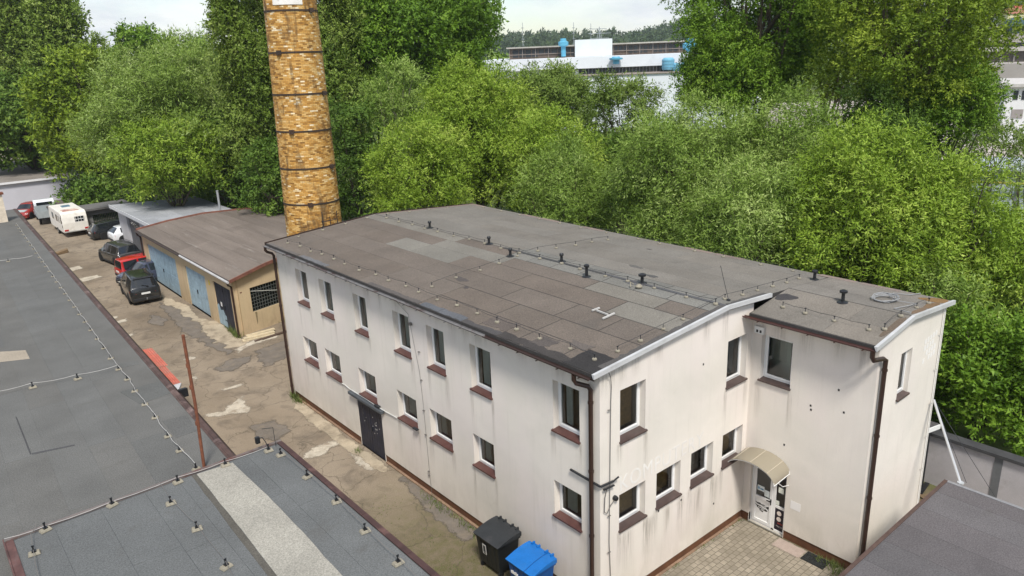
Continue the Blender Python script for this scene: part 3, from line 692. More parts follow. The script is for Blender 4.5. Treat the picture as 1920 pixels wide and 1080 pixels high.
q_ = at(1712, 592, z=7.4); cl.tube([(p.x, p.y-.2, zr(p.x, p.y)+.05), (p.x+.15, p.y-.8, zr(p.x, p.y)+.03), (8.2, -3.2, zr(8.2, -3)+.03), (8.05, -3.7, zr(8.05, -3)+.05)], .013, 6)
tag(cl.build("cable_coil", M("coil_grey", (.28, .285, .29), .5, .2, 8)), "loose coil of grey cable lying on the wing roof", "cable")
# H-shaped white metal foot lying on the near slope, thin air rod at the verge
p = at(1130, 592, z=7.33); p = at(1130, 592, z=zr(p.x, p.y)); m = MB(); zz = zr(p.x, p.y)+.03
hp = [at(1110, 585, z=zr(p.x, p.y)), at(1124, 581, z=zr(p.x, p.y)), at(1130, 599, z=zr(p.x, p.y)), at(1152, 591, z=zr(p.x, p.y)), at(1119, 585, z=zr(p.x, p.y)), at(1140, 593, z=zr(p.x, p.y))]
for i, j in ((0, 1), (2, 3), (4, 5)):
    a_, b_ = hp[i], hp[j]; m.bar((a_.x, a_.y, zr(a_.x, a_.y)+.04), (b_.x, b_.y, zr(b_.x, b_.y)+.04), .045, .04)
tag(m.build("metal_foot", M("foot_pale", (.46, .45, .43), .5, .2, 6)), "white H-shaped metal foot lying on brown roof felt", "roof bracket")
m = MB(); a_ = at(1366, 564, z=7.5); m.tube([(a_.x, a_.y, zr(a_.x, a_.y)), (a_.x-.1, a_.y+.25, zr(a_.x, a_.y)+1.0)], .008, 5); m.lathe([(.06, 0), (.05, .05)], 8, (a_.x, a_.y, zr(a_.x, a_.y)-.01))
tag(m.build("air_rod", dark_metal), "thin upright air terminal rod near the white verge ridge", "lightning rod")
m = MB(); a_ = at(1198, 540, z=7.52); m.lathe([(.1, 0), (.11, .04), (.05, .1)], 12, (a_.x, a_.y, 7.54)); m.tube([(a_.x-.15, a_.y+.2, 7.55), (a_.x-.1, a_.y+.25, 7.68), (a_.x-.02, a_.y+.2, 7.6)], .02, 6)
tag(m.build("white_bracket", puck_m), "small white fitting beside the squat vent on the ridge", "roof bracket")
# ------------------------------------------------------------------ left foreground: workshop and annex roofs
ZW, ZA = 3.86, 4.0
e0, e1 = at(437, 857, z=ZW), at(40, 405, z=ZW)
ed = Vector((e1.x-e0.x, e1.y-e0.y, 0)).normalized(); en_ = Vector((-ed.y, ed.x, 0))   # along the eave (away), inward (left)
rzw = math.atan2(ed.y, ed.x)-math.pi/2
wk = thing("workshop", "long low building with grey felt roof and rusty eave at the left of the alley", "building", (e0.x, e0.y, 0), rzw)
# local frame: x = -inward, y = along the eave
YF = (at(12, 394, z=ZW)-e0).dot(ed)
wm = MB(); wm.box(-28, -.22, -22, YF-.2, 0, ZW-.14); wm.build("wall", wall_beige, wk)
rm = MB(); SL = .012
zw = lambda x: ZW-SL*x*0.0
rm.box(-28.2, 0, -22.2, YF, ZW-.14, ZW, 0, (.06, .062, .065))
x = 0.0
WC = (.120, .119, .113)
k_ = 0
while x > -28:
    w_ = 1.02; y = -22+rnd.uniform(-5, 0)
    while y < YF:
        ln = rnd.uniform(5.5, 8); a_, b_ = max(-22.1, y), min(YF-.03, y+ln)
        if b_ > a_:
            kk = 1+rnd.uniform(-.045, .045); t_ = rnd.uniform(-.015, .015); g_ = .0016
            rm.box(x-w_+g_, x-g_, a_+g_, b_-g_, ZW-.001, ZW+.004+.0016*(k_ % 3), 0, (WC[0]*kk*(1+t_), WC[1]*kk, WC[2]*kk*(1-t_)))
        y += ln; k_ += 1
    x -= w_
# beige patch strip near the picture's left edge and two slightly darker repairs
def loc(p): d_ = Vector((p.x-e0.x, p.y-e0.y, 0)); return (-d_.dot(en_), d_.dot(ed))
def patch(pix, z, col, lift, mb, tr=loc):
    pts = [tr(at(a, b, z=z)) for a, b in pix]
    n = len(pts); mb.add([(x, y, z+lift) for x, y in pts]+[(x, y, z) for x, y in pts], [tuple(range(n))]+[(i, (i+1) % n, n+(i+1) % n, n+i) for i in range(n)], 0, col)
patch([(-60, 664), (48, 657), (56, 673), (-60, 686)], ZW, (.33, .285, .225), .013, rm)
patch([(225, 735), (305, 714), (322, 737), (262, 758)], ZW, (.104, .106, .102), .0135, rm)
patch([(305, 790), (350, 779), (370, 808), (330, 822)], ZW, (.108, .108, .104), .0135, rm)
patch([(29, 782), (31.5, 782), (59, 851), (56.5, 853)], ZW, (.06, .06, .062), .0138, rm); patch([(60, 850), (140, 834), (140, 836), (60, 853)], ZW, (.07, .07, .073), .0138, rm)
patch([(222, 682), (258, 677), (264, 683), (228, 690)], ZW, (.112, .113, .108), .0136, rm)
rm.build("roof", felt, wk)
ev = MB()
y = -22.0
while y < YF:
    ev.box(-.09, .035, y, min(y+2.0, YF)-.008, ZW-.10, ZW+.035); ev.box(-.16, -.085, y, min(y+2.0, YF)-.01, ZW+.002, ZW+.022); y += 2.0
ev.build("eave_flashing", M("flashing_brown", (.075, .044, .037), .6, .4, 3, .1, 30, dirt=(.28, .2, .18), dlo=.55, dhi=.75), wk)
gt = MB(); gt.tube([(.09, -22, ZW-.12), (.09, YF, ZW-.12)], .07, 8); gt.build("gutter", brown_metal, wk, smooth=True)

# annex roof in front, a hand higher
ax0, ax1, ay0, ay1 = -11.73, -4.97, -11.0, 7.93
an = thing("annex", "low annex roof of blue-grey felt with one pale strip, in the bottom left corner", "building", (0, 0, 0))
am = MB(); am.box(ax0+.2, ax1-.25, ay0, ay1-.1, 0, ZA-.16); am.build("wall", wall_beige, an)
ar = MB(); AC = (.118, .123, .123)
ar.box(ax0, ax1, ay0, ay1, ZA-.16, ZA, 0, (.07, .075, .08))
xs_ = [ax0+.14, -10.75, -9.72, -8.68, -7.85, -7.0, -6.0, ax1-.12]
for i, (xa, xb) in enumerate(zip(xs_, xs_[1:])):
    y = ay0+.02
    brk = [ay0+.02, -4+rnd.uniform(-3, 3), 4.0+rnd.uniform(-1, 1.5), ay1-.1]
    for ya, yb in zip(brk, brk[1:]):
        kk = 1+rnd.uniform(-.05, .05); g_ = .004
        ar.box(xa+g_, xb-g_, ya+g_, yb-g_, ZA-.001, ZA+.004+.0014*(i % 2), 0, tuple(c*kk for c in AC))
ident = lambda p: (p.x, p.y)
def wavy(pix, z, col, lift, seed):
    r2 = random.Random(seed); pts = []
    P3 = [at(a, b, z=z) for a, b in pix]
    for a, b in zip(P3, P3[1:]+P3[:1]):
        n = max(2, int((b-a).length/.35))
        for i in range(n):
            t = i/n; p = a.lerp(b, t); j = .005 if 0 < i else 0
            pts.append((p.x+r2.gauss(0, j), p.y+r2.gauss(0, j*.4)))
    n = len(pts); ar.add([(x, y, z+lift) for x, y in pts]+[(x, y, z) for x, y in pts], [tuple(range(n))]+[(i, (i+1) % n, n+(i+1) % n, n+i) for i in range(n)], 0, col)
wavy([(359, 892), (368, 889), (432, 968), (519, 1080), (572, 1148), (556, 1148), (502, 1080), (418, 970)], ZA, (.095, .088, .075), .010, 1)
wavy([(369, 889.5), (436, 868), (502, 930), (568, 998), (640, 1078), (702, 1148), (573, 1148), (520, 1080.5), (433, 968)], ZA, (.315, .30, .26), .013, 2)
ar.build("roof", felt, an)
fl_ = MB()
fl_.box(ax0, -8.6, ay1-.07, ay1+.03, ZA-.1, ZA+.05); fl_.box(-8.595, ax1+.02, ay1-.07, ay1+.032, ZA-.1, ZA+.052)
fl_.build("ridge_cap", M("cap_grey", (.15, .125, .115), .5, .3, 3, dirt=(.11, .05, .04), dlo=.48, dhi=.62), an)
f2 = MB()
for y in np.arange(ay0, ay1-.1, 2.0): f2.box(ax1-.11, ax1+.03, float(y), min(float(y)+1.992, ay1-.072), ZA-.12, ZA+.04); f2.box(ax1+.031, ax1+.045, float(y), min(float(y)+1.992, ay1-.072), ZA-.14, ZA+.02)
f2.build("edge_flashing", M("flashing_dark", (.06, .030, .027), .5, .4, 3, dirt=(.22, .12, .1), dlo=.55, dhi=.8), an)
f3 = MB(); f3.box(ax0-.02, ax0+.15, ay0, ay1-.075, ZA-.12, ZA+.03); f3.box(ax0-.05, ax0-.022, ay0, ay1+.03, ZA-.14, ZA+.06)
f3.build("edge_flashing", M("flashing_rust", (.10, .048, .042), .6, .5, 3, dirt=(.2, .16, .15), dlo=.55, dhi=.8), an)

# concrete rod blocks with a plastic clip
def rod_block(px, py, z, label, group, s=1.0):
    p = at(px, py, z=z)
    t = thing("rod_block", label, "rod block", (p.x, p.y, z+.016), rnd.uniform(-.5, .5)+rzw, group)
    t.scale = (s*.82,)*3
    m = MB(); a, b, h = .155, .11, .075
    m.hexa([(-a, -b, 0), (a, -b, 0), (a, b, 0), (-a, b, 0), (-a*.82, -b*.75, h), (a*.82, -b*.75, h), (a*.82, b*.75, h), (-a*.82, b*.75, h)])
    m.build("block", puck_m, t, bevel=.012)
    m = MB(); m.box(-.05, .055, -.055, .055, h, h+.04); m.build("clip", black_plastic, t)
    m = MB(); m.box(-.02, .02, -.02, .02, h+.03, h+.19); m.box(-.035, .035, -.012, .012, h+.16, h+.2); m.build("pin", black_plastic, t)
    return t
for px, py, lb in [(65, 1040, "concrete rod block beside the rusty left edge of the annex roof"), (86, 996, "concrete rod block on the raised annex edge, leftmost of that row"),
        (211, 949, "concrete rod block on the raised annex edge, second from the left"), (334, 906, "concrete rod block on the raised annex edge, just left of the dark felt band"),
        (423, 874, "concrete rod block on the raised annex edge, at the head of the pale strip"), (504, 847, "concrete rod block at the alley corner of the annex, on the edge cap"),
        (527, 855, "concrete rod block inside the alley corner of the annex roof"), (576.5, 896, "concrete rod block along the alley edge of the annex, second from its corner"),
        (631.5, 943, "concrete rod block along the alley edge of the annex, third from its corner"), (685, 998, "concrete rod block along the alley edge of the annex, fourth from its corner"),
        (747, 1058, "concrete rod block along the alley edge of the annex, lowest in the picture"), (321, 946, "concrete rod block on open annex felt with a rust streak behind it"),
        (370, 994, "concrete rod block in the middle of the annex felt left of the dark band"), (425, 1065, "concrete rod block at the bottom of the annex felt left of the dark band")]:
    rod_block(px, py, ZA, lb, "rod blocks on the annex roof")
row = [(368, 881), (337, 847), (315, 820), (291, 785), (272, 760), (253, 735), (239, 713), (222.5, 694)]
pts = [at(a, b, z=ZW) for a, b in row]
far = at(28, 418, z=ZW); stp = (pts[-1]-pts[-2]).length; dv = (far-pts[-1]).normalized(); nfar = int((far-pts[-1]).length/(stp*1.12))
pts += [pts[-1]+dv*(stp*1.12*(i+1)) for i in range(nfar)]
def px_of(p):
    d = np.array(p)-CAM; z = d @ FW; return 960+F_PX*(d @ RT)/z, 540-F_PX*(d @ UP)/z
for i, p in enumerate(pts):
    q_ = px_of((p.x, p.y, ZW)); rod_block(q_[0], q_[1], ZW, f"concrete rod block {ORD[i]} from the rusty pole along the white wire", "rod blocks along the white wire", .85 if i < 9 else .7)
def sag(P3, z, lift, s, mb, r, n=4, jit=0.02):
    path = []; r2 = random.Random(1)
    for a, b in zip(P3, P3[1:]):
        for i in range(n):
            t = i/n; p = a.lerp(b, t); path.append((p.x+(r2.gauss(0, jit) if i else 0), p.y, z+lift-s*4*t*(1-t)))
    path.append((P3[-1].x, P3[-1].y, z+lift)); mb.tube(path, r, 6)
m = MB(); sag(pts, ZW, .20, .05, m, .010); tag(m.build("lightning_wire", M("wire_white", (.40, .39, .37), .5)), "thick pale lightning wire along the workshop roof, near its eave", "wire")
rowc = [(222.5, 694), (146, 712), (62, 728), (-30, 748)]
pc = [at(a, b, z=ZW) for a, b in rowc]
for (a, b), l in zip(rowc[1:3], ("concrete rod block on the cross wire, nearest the junction with the long wire", "concrete rod block on the cross wire, nearest the left picture edge")): rod_block(a, b, ZW, l, "rod blocks on the cross wire")
m = MB(); sag(pc, ZW, .20, .05, m, .009); tag(m.build("lightning_wire", bpy.data.materials["wire_white"]), "pale cross wire running left over the workshop roof", "wire")
rowf = [at(a, b, z=ZW) for a, b in ((62, 484), (25, 490), (-20, 494))]
m = MB(); sag(rowf, ZW, .16, .05, m, .012); tag(m.build("lightning_wire", bpy.data.materials["wire_white"]), "distant pale cross wire at the far end of the workshop roof", "wire")
rod_block(16, 491, ZW, "concrete rod block on the distant cross wire", "rod blocks on the distant cross wire", .8)
def line_on(pix, z, lift, r, lb, mat):
    P3 = [at(a, b, z=z) for a, b in pix]; m = MB(); sag(P3, z, lift, .03, m, r, 3, .01); tag(m.build("lightning_wire", mat), lb, "wire")
lead = bpy.data.materials["lead_dark"]
line_on([(527, 855), (576.5, 896), (631.5, 943), (685, 998), (747, 1058), (800, 1110)], ZA, .19, .007, "thin dark wire along the alley edge of the annex roof", lead)
line_on([(300, 915), (321, 946), (370, 994), (425, 1065), (450, 1110)], ZA, .19, .007, "thin dark wire across the annex felt left of the pale strip", lead)
line_on([(70, 990), (60, 1010), (65, 1040), (78, 1110)], ZA, .14, .007, "thin dark wire at the rusty left edge of the annex roof", lead)
line_on([(10, 1016), (86, 992), (211, 946), (334, 900), (423, 870), (504, 842)], ZA, .085, .006, "pale rod lying along the raised annex edge", wire_m)

# rusty pole, lamps, orange sheets, pillar
b_ = at(383, 878, z=ZW); m = MB(); tp = at(343, 628, y=b_.y+.05)
m.tube([(b_.x, b_.y, ZW-.02), tuple(b_.lerp(tp, .5)+Vector((.03, 0, 0))), tuple(tp)], .042, 10); 
for t in (.35, .62, .78): p = b_.lerp(tp, t); m.lathe([(.05, -.05), (.05, .05)], 10, p)
tag(m.build("rusty_pole", M("pole_rust", (.17, .06, .03), .8, .5, 4, .2, 30, dirt=(.05, .022, .018), dscale=2.5), smooth=True), "tall thin rusty pole standing at the raised annex edge", "pole")
m = MB(); p = at(343, 735, z=3.75); a_ = at(330, 742, z=3.75)
t = thing("flood_lamp", "black flood lamp on a short arm at the workshop eave", "lamp", (p.x, p.y, 3.62))
m.box(-.13, .13, -.06, .07, -.02, .26); m.box(-.15, .15, -.1, -.06, -.04, .28); m.build("housing", black_plastic, t, bevel=.02)
m = MB(); m.bar((0, 0, 0), (a_.x-p.x-.25, a_.y-p.y, .12), .03); m.build("arm", dark_metal, t)
t = thing("yard_lamp", "small black lamp on a bent arm above the annex corner", "lamp", (*at(505, 846, z=ZA)[:2], ZA))
p = at(483, 826, z=ZA+.35)-at(505, 846, z=ZA)
m = MB(); m.tube([(0, 0, .05), (-.05, .05, .3), (p.x*.5, p.y*.5, .44), (p.x, p.y, .42)], .012, 6); m.tube([(.25, .12, 0), (.24, .12, .62)], .008, 5); m.bar((.24, .12, .6), (-.05, .2, .64), .012); m.build("arm", dark_metal, t)
m = MB(); m.box(p.x-.06, p.x+.06, p.y-.05, p.y+.06, .26, .46); m.build("head", black_plastic, t, bevel=.015)
# corrugated orange sheets fixed below the eave
og = M("orange_sheet", (.50, .15, .105), .65, .2, 3, .1, 30, dirt=(.36, .19, .15), dlo=.5, dhi=.75)
zs_ = 3.52
A_, B_ = loc(at(266, 661, z=zs_)), loc(at(322, 722, z=zs_))
def corr(y0, y1, x0, x1, z, name, mat, lb, tilt=.1):
    m = MB(); n = 40; vs = []
    for j in range(2):
        for i in range(n+1):
            x = x0+(x1-x0)*i/n; zz = z+.022*math.sin(i*2*math.pi/5)-tilt*(x-x0); vs.append((x, (y0, y1)[j], zz))
    vs += [(a, b, c-.006) for a, b, c in vs]; k = n+1; fs = []
    for i in range(n): fs += [(i, i+1, k+i+1, k+i), (2*k+i, 3*k+i, 3*k+i+1, 2*k+i+1), (i, 2*k+i, 2*k+i+1, i+1), (k+i, k+i+1, 3*k+i+1, 3*k+i)]
    m.add(vs, fs); o = m.build(name, mat, None, (e0.x, e0.y, 0), rzw, smooth=True); return tag(o, lb, "roof sheet")
corr(B_[1], (A_[1]+B_[1])/2+.05, -.1, .54, zs_, "corrugated_sheet", og, "orange corrugated sheet below the workshop eave, nearer the rusty pole", .05)
corr((A_[1]+B_[1])/2, A_[1]+.3, -.1, .62, zs_+.03, "corrugated_sheet", og, "orange corrugated sheet below the workshop eave, nearer the cars", .05)
m = MB(); m.hexa([(0, B_[1]-1.0, zs_-.1), (.22, B_[1]-.75, zs_-.1), (.54, B_[1]-.02, zs_-.1), (0, B_[1]-.02, zs_-.1), (0, B_[1]-1.0, zs_), (.22, B_[1]-.75, zs_), (.54, B_[1]-.02, zs_), (0, B_[1]-.02, zs_)])
tag(m.build("gutter_board", zinc, None, (e0.x, e0.y, 0), rzw), "grey angled end board beside the orange sheets", "board")
p = at(6, 416, z=ZW); t = thing("chimney_pillar", "pale plastered chimney pillar at the far end of the workshop roof", "chimney", (p.x, p.y, ZW), rzw)
m = MB(); m.box(-.3, .3, -.3, .3, 0, 2.05); m.build("shaft", M("pillar_cream", (.62, .54, .43), .9, .2, 3, .1, 40), t)
m = MB(); m.box(-.42, .42, -.42, .42, 2.05, 2.17); m.build("cap", rust, t)

# ------------------------------------------------------------------ wheeled rubbish bins
def bin_(x, y, rz, label, body, lidm, name="rubbish_bin", num=None):
    t = thing(name, label, "bin", (x, y, 0), rz)
    # local: x = depth (front is -x), y = width
    m = MB(); hw, hd = .50, .40
    lo = [(-hd*.80, -hw*.86), (hd*.80, -hw*.86), (hd*.80, hw*.86), (-hd*.80, hw*.86)]; hi = [(-hd, -hw), (hd, -hw), (hd, hw), (-hd, hw)]
    m.hexa([(a, b, .2) for a, b in lo]+[(a, b, 1.08) for a, b in hi])
    m.box(-hd-.035, hd+.035, -hw-.035, hw+.035, 1.081, 1.14)
    for s in (-1, 1): m.box(-hd*.75, -hd*.55, s*hw*.8-.04, s*hw*.8+.04, .08, .21); m.box(hd*.5, hd*.7, s*hw*.8-.04, s*hw*.8+.04, .08, .21)
    for yy in (-.3, -.1, .1, .3): m.hexa([(-hd*.83, yy-.02, .25), (-hd*.80, yy-.02, .25), (-hd*.80, yy+.02, .25), (-hd*.83, yy+.02, .25), (-hd*1.02, yy-.02, 1.0), (-hd*.97, yy-.02, 1.0), (-hd*.97, yy+.02, 1.0), (-hd*1.02, yy+.02, 1.0)])
    m.build("body", body, t, bevel=.02)
    m = MB(); n = 8; prof = []
    for i in range(n+1):
        f = i/n; xx = -hd-.06+(2*hd+.12)*f; prof.append((xx, 1.16+.13*math.sin(math.pi*min(1, f*.62+.0))))
    vs = [(a, -hw-.055, b) for a, b in prof]+[(a, hw+.055, b) for a, b in prof]+[(a, -hw-.055, 1.141) for a, b in prof]+[(a, hw+.055, 1.141) for a, b in prof]
    k = n+1; fs = []
    for i in range(n): fs += [(i, i+1, k+i+1, k+i), (2*k+i, 3*k+i, 3*k+i+1, 2*k+i+1), (i, 2*k+i, 2*k+i+1, i+1), (k+i, k+i+1, 3*k+i+1, 3*k+i)]
    fs += [(0, k, 3*k, 2*k), (n, 2*k+n, 3*k+n, k+n)]
    m.add(vs, fs); lid = m.build("lid", lidm, t, bevel=.018)
    m = MB(); zt_ = prof[-1][1]
    for s in (-1, 1):
        m = MB()
        for yy in (s*.38, s*.16): m.box(hd-.02, hd+.10, yy-.022, yy+.022, zt_-.06, zt_+.05)
        m.tube([(hd+.06, s*.40, zt_+.01), (hd+.06, s*.14, zt_+.01)], .014, 6); m.build("hinge", lidm, lid)
    m = MB(); m.tube([(-hd-.08, -.2, 1.19), (-hd-.09, 0, 1.2), (-hd-.08, .2, 1.19)], .016, 6); m.build("handle", lidm, lid)
    for sx in (-1, 1):
        for sy in (-1, 1):
            m = MB(); m.lathe([(.03, -.025), (.095, -.025), (.1, 0), (.095, .025), (.03, .025)], 14, (sx*hd*.62, sy*hw*.8, .1), axis='y')
            m.build("wheel", black_plastic, t, smooth=True)
    return t
bk_b = M("bin_black", (.012, .014, .015), .45, .3, 4, .1, 30, spec=.4); bk_l = M("bin_black_lid", (.026, .029, .032), .55, .25, 3, .12, 30, dirt=(.08, .075, .075), dlo=.5, dhi=.8)
bl_b = M("bin_blue", (.007, .075, .27), .4, .15, 3, .05, 30); bl_l = M("bin_blue_lid", (.008, .14, .46), .4, .15, 3, .08, 30, dirt=(.03, .16, .40), dlo=.5, dhi=.8)
tb = bin_(-.72, 3.42, .02, "black rubbish bin with pale sticker beside the white wall", bk_b, bk_l)
m = MB(); m.hexa([(-.405, .02, .62), (-.403, .02, .62), (-.403, .19, .62), (-.405, .19, .62), (-.425, .02, .96), (-.423, .02, .96), (-.423, .19, .96), (-.425, .19, .96)])
st = m.build("sticker", M("sticker_white", (.62, .62, .6), .6, .1), tb)
m = MB()
m.hexa([(-.4175, .055, .70), (-.41, .055, .70), (-.41, .15, .70), (-.4175, .15, .70), (-.4265, .055, .91), (-.42, .055, .91), (-.42, .15, .91), (-.4265, .15, .91)]); m.build("sticker_print", M("print_dark", (.05, .055, .06), .6, .4, 30), st)
m = MB(); m.box(-.4095, -.405, .05, .14, .645, .675); m.build("sticker_print", black_plastic, st)
tb = bin_(-.80, 1.85, .02, "blue rubbish bin with a creased blue lid at the bottom of the picture", bl_b, bl_l)
m = MB(); m.box(-.47, .47, .26, .272, 1.272, 1.276); 
for i in range(8):
    f0, f1 = i/8, (i+1)/8; X = lambda f: -.46+.92*f; Z = lambda f: 1.163+.13*math.sin(math.pi*f*.62)
    m.hexa([(X(f0), -.225, Z(f0)), (X(f1), -.225, Z(f1)), (X(f1), -.205, Z(f1)), (X(f0), -.205, Z(f0)), (X(f0), -.225, Z(f0)+.006), (X(f1), -.225, Z(f1)+.006), (X(f1), -.205, Z(f1)+.006), (X(f0), -.205, Z(f0)+.006)])
m.v = m.v[8:]; m.f = [[i-8 for i in f] for f in m.f[6:]]; m.m = m.m[6:]; m.c = m.c[6:]
m.build("lid_crease", bl_b, tb)
m = MB()
for k in range(5): m.box(-.415, -.4, .1+k*.06, .14+k*.06, .78, .86+.02*(k % 2))
m.build("lettering", white_pvc, tb)

# ------------------------------------------------------------------ brick chimney stack
def brick_mat():
    m, nt, b = newmat("chimney_brick")
    uv = nt.nodes.new("ShaderNodeUVMap"); sx = nt.nodes.new("ShaderNodeSeparateXYZ"); nt.links.new(uv.outputs[0], sx.inputs[0])
    bw, bh = .205, .072
    row = math_(nt, 'FLOOR', math_(nt, 'DIVIDE', sx.outputs[1], bh))
    off = math_(nt, 'MULTIPLY', math_(nt, 'MODULO', row, 2.0), .5)
    uu = math_(nt, 'ADD', math_(nt, 'DIVIDE', sx.outputs[0], bw), off)
    colm = math_(nt, 'FLOOR', uu)
    cb = nt.nodes.new("ShaderNodeCombineXYZ"); nt.links.new(colm, cb.inputs[0]); nt.links.new(row, cb.inputs[1])
    wn = nt.nodes.new("ShaderNodeTexWhiteNoise"); wn.noise_dimensions = '2D'; nt.links.new(cb.outputs[0], wn.inputs['Vector'])
    v = coords(nt); big = noise(nt, coords(nt, (.35, .35, .25)), 1.5, 5, .6, .5)
    fac = math_(nt, 'ADD', math_(nt, 'MULTIPLY', wn.outputs['Value'], .8), math_(nt, 'MULTIPLY', big, .4))
    c = ramp(nt, fac, [(.14, (.12, .058, .018)), (.28, (.31, .155, .034)), (.48, (.50, .255, .052)), (.76, (.61, .36, .11)), (.95, (.66, .44, .17)), (1.04, (.82, .70, .48))])
    # soot runs and dark patches
    so = noise(nt, coords(nt, (.9, .9, .28)), 2.0, 7, .68, .5)
    c = mixc(nt, ramp(nt, so, [(.51, (0, 0, 0)), (.66, (.85, .85, .85))]), c, (.07, .042, .022))
    bl = noise(nt, coords(nt, (1.1, 1.1, 1.6)), 2.2, 6, .7, .4)
    c = mixc(nt, ramp(nt, bl, [(.60, (0, 0, 0)), (.74, (.75, .75, .75))]), c, (.10, .055, .026))
    fu = math_(nt, 'FRACT', uu); fv = math_(nt, 'FRACT', math_(nt, 'DIVIDE', sx.outputs[1], bh))
    jt = math_(nt, 'MAXIMUM', math_(nt, 'LESS_THAN', fu, .05), math_(nt, 'LESS_THAN', fv, .17))
    c = mixc(nt, math_(nt, 'MULTIPLY', jt, .75), c, (.16, .09, .035))
    nt.links.new(c, b.inputs['Base Color']); b.inputs['Roughness'].default_value = .7; b.inputs['Specular IOR Level'].default_value = .3
    h = math_(nt, 'SUBTRACT', math_(nt, 'MULTIPLY', wn.outputs['Value'], .4), jt); bump(nt, b, h, .4, .015); return m
bm_ = brick_mat()
ck = thing("factory_chimney", "tall yellow brick chimney stack with dark iron bands behind the white building", "chimney", (4.17, 24.0, 0))
ck.rotation_euler = (0, R(.72), 0)
rad = lambda z: 1.39-.0166*(z-6.46)
H = 27.0; n = 72; zs2 = np.linspace(0, H, 28); vs = []; fs = []; uvs = []
me = bpy.data.meshes.new("shaft")
for z in zs2:
    for j in range(n): a = 2*math.pi*j/n; vs.append((rad(z)*math.cos(a), rad(z)*math.sin(a), float(z)))
for i in range(len(zs2)-1):
    for j in range(n):
        fs.append((i*n+j, i*n+(j+1) % n, (i+1)*n+(j+1) % n, (i+1)*n+j))
        u0, u1 = 2*math.pi*1.3*j/n, 2*math.pi*1.3*(j+1)/n; uvs += [(u0, zs2[i]), (u1, zs2[i]), (u1, zs2[i+1]), (u0, zs2[i+1])]
me.from_pydata(vs, [], fs); ul = me.uv_layers.new(name="UVMap")
for i, q_ in enumerate(uvs): ul.data[i].uv = (float(q_[0]), float(q_[1]))
me.materials.append(bm_); me.polygons.foreach_set("use_smooth", [True]*len(fs))
o = bpy.data.objects.new("shaft", me); COL.objects.link(o); o.parent = ck
cr = MB(); cr.lathe([(rad(H)+.02, H-1.2), (rad(H)+.16, H-.9), (rad(H)+.16, H-.1), (rad(H)+.05, H), (rad(H)-.3, H)], 48); cr.build("crown", M("crown_brick", (.34, .19, .06), .8, .3, 4), ck)
bandm = M("band_iron", (.042, .028, .02), .7, .4, 4, dirt=(.09, .04, .02), dlo=.55)
for i, py in enumerate((22, 98, 175, 243, 312, 378, 450)):
    z = at(566, py, y=24).z; m = MB(); m.lathe([(rad(z)+.001, z-.04), (rad(z)+.022, z-.04), (rad(z)+.022, z+.04), (rad(z)+.001, z+.04)], 60)
    a = math.radians((-70, -150, -58, -140, -62, -118, -100)[i]); c_, s_ = math.cos(a), math.sin(a); r_ = rad(z)+.05
    m.box(r_*c_-.09, r_*c_+.09, r_*s_-.09, r_*s_+.09, z-.1, z+.1); m.build("iron_band", bandm, ck)
zp = [at(546, 8, y=22.7).z, at(546, -60, y=22.7).z]; m = MB(); vs = []
for z in zp:
    for k in range(13): a = R(-121-32+64*k/12); vs.append(((rad(z)+.03)*math.cos(a), (rad(z)+.03)*math.sin(a), z))
m.add(vs, [(i, i+1, 14+i, 13+i) for i in range(12)]); m.build("white_panel", M("panel_white", (.74, .72, .68), .8, .12, 3, dirt=(.4, .35, .3), dlo=.6), ck, recalc=False)
m = MB(); a0 = R(-85)
for k, hh in ((-.25, 1.25), (0, .95), (.28, 1.15)):
    a = a0+k; m.tube([((rad(6)+.18)*math.cos(a), (rad(6)+.18)*math.sin(a), 5.7), ((rad(6)+.18)*math.cos(a), (rad(6)+.18)*math.sin(a), 6.1+hh)], .02, 6)
m.tube([((rad(6)+.18)*math.cos(a0+k), (rad(6)+.18)*math.sin(a0+k), 6.85) for k in (-.27, -.12, 0, .12, .3)], .018, 6)
for k in (-.25, .28): m.bar((rad(6)*math.cos(a0+k), rad(6)*math.sin(a0+k), 6.85), ((rad(6)+.18)*math.cos(a0+k), (rad(6)+.18)*math.sin(a0+k), 6.85), .025)
m.build("step_iron", dark_metal, ck)

# ------------------------------------------------------------------ beige garage
gx, gy0, gy1 = 1.07, 28.28, 45.7; sk = .26
gar = thing("beige_garage", "low beige garage with blue doors, brown felt roof and grated window", "garage", (0, 0, 0))
F_gf = lambda u, d, z: (gx+d, u, z)
F_gn = lambda u, d, z: (gx+u-d*sk*0, gy0+u*sk+d, z)
doors = [(38.3, 44.6, .05, 2.62), (32.8, 36.4, .05, 2.58), (28.75, 31.4, .05, 2.62)]
w = MB(); w.wall([gy0, gy1], [0, 3.28], [(a, b, 0, d) for a, b, c, d in doors], F_gf, .25)
w.wall([0, 10.5], [0, 3.28], [(1.02, 2.78, 1.12, 2.55)], F_gn, .25)
w.add([(gx, gy1, 0), (11.6, gy1, 0), (11.6, gy1, 3.0), (gx, gy1, 3.3)], [(0, 1, 2, 3)])
GX = [.85, 3.0, 5.6, 8.8, 12.0]; GN = [3.35, 3.72, 4.02, 4.1, 3.9]; GF = [3.40, 3.66, 3.80, 3.64, 3.0]
def gz(x, t):
    for i in range(4):
        if x <= GX[i+1] or i == 3:
            f = (x-GX[i])/(GX[i+1]-GX[i]); return (GN[i]+(GN[i+1]-GN[i])*f)*(1-t)+(GF[i]+(GF[i+1]-GF[i])*f)*t
for a, b in ((0, 1.93), (1.93, 4.53), (4.53, 7.73), (7.73, 10.4)):
    w.add([F_gn(a, 0, 3.28), F_gn(b, 0, 3.28), F_gn(b, 0, gz(gx+b, 0)-.1), F_gn(a, 0, gz(gx+a, 0)-.1)], [(0, 1, 2, 3)])
w.build("wall", wall_beige, gar)
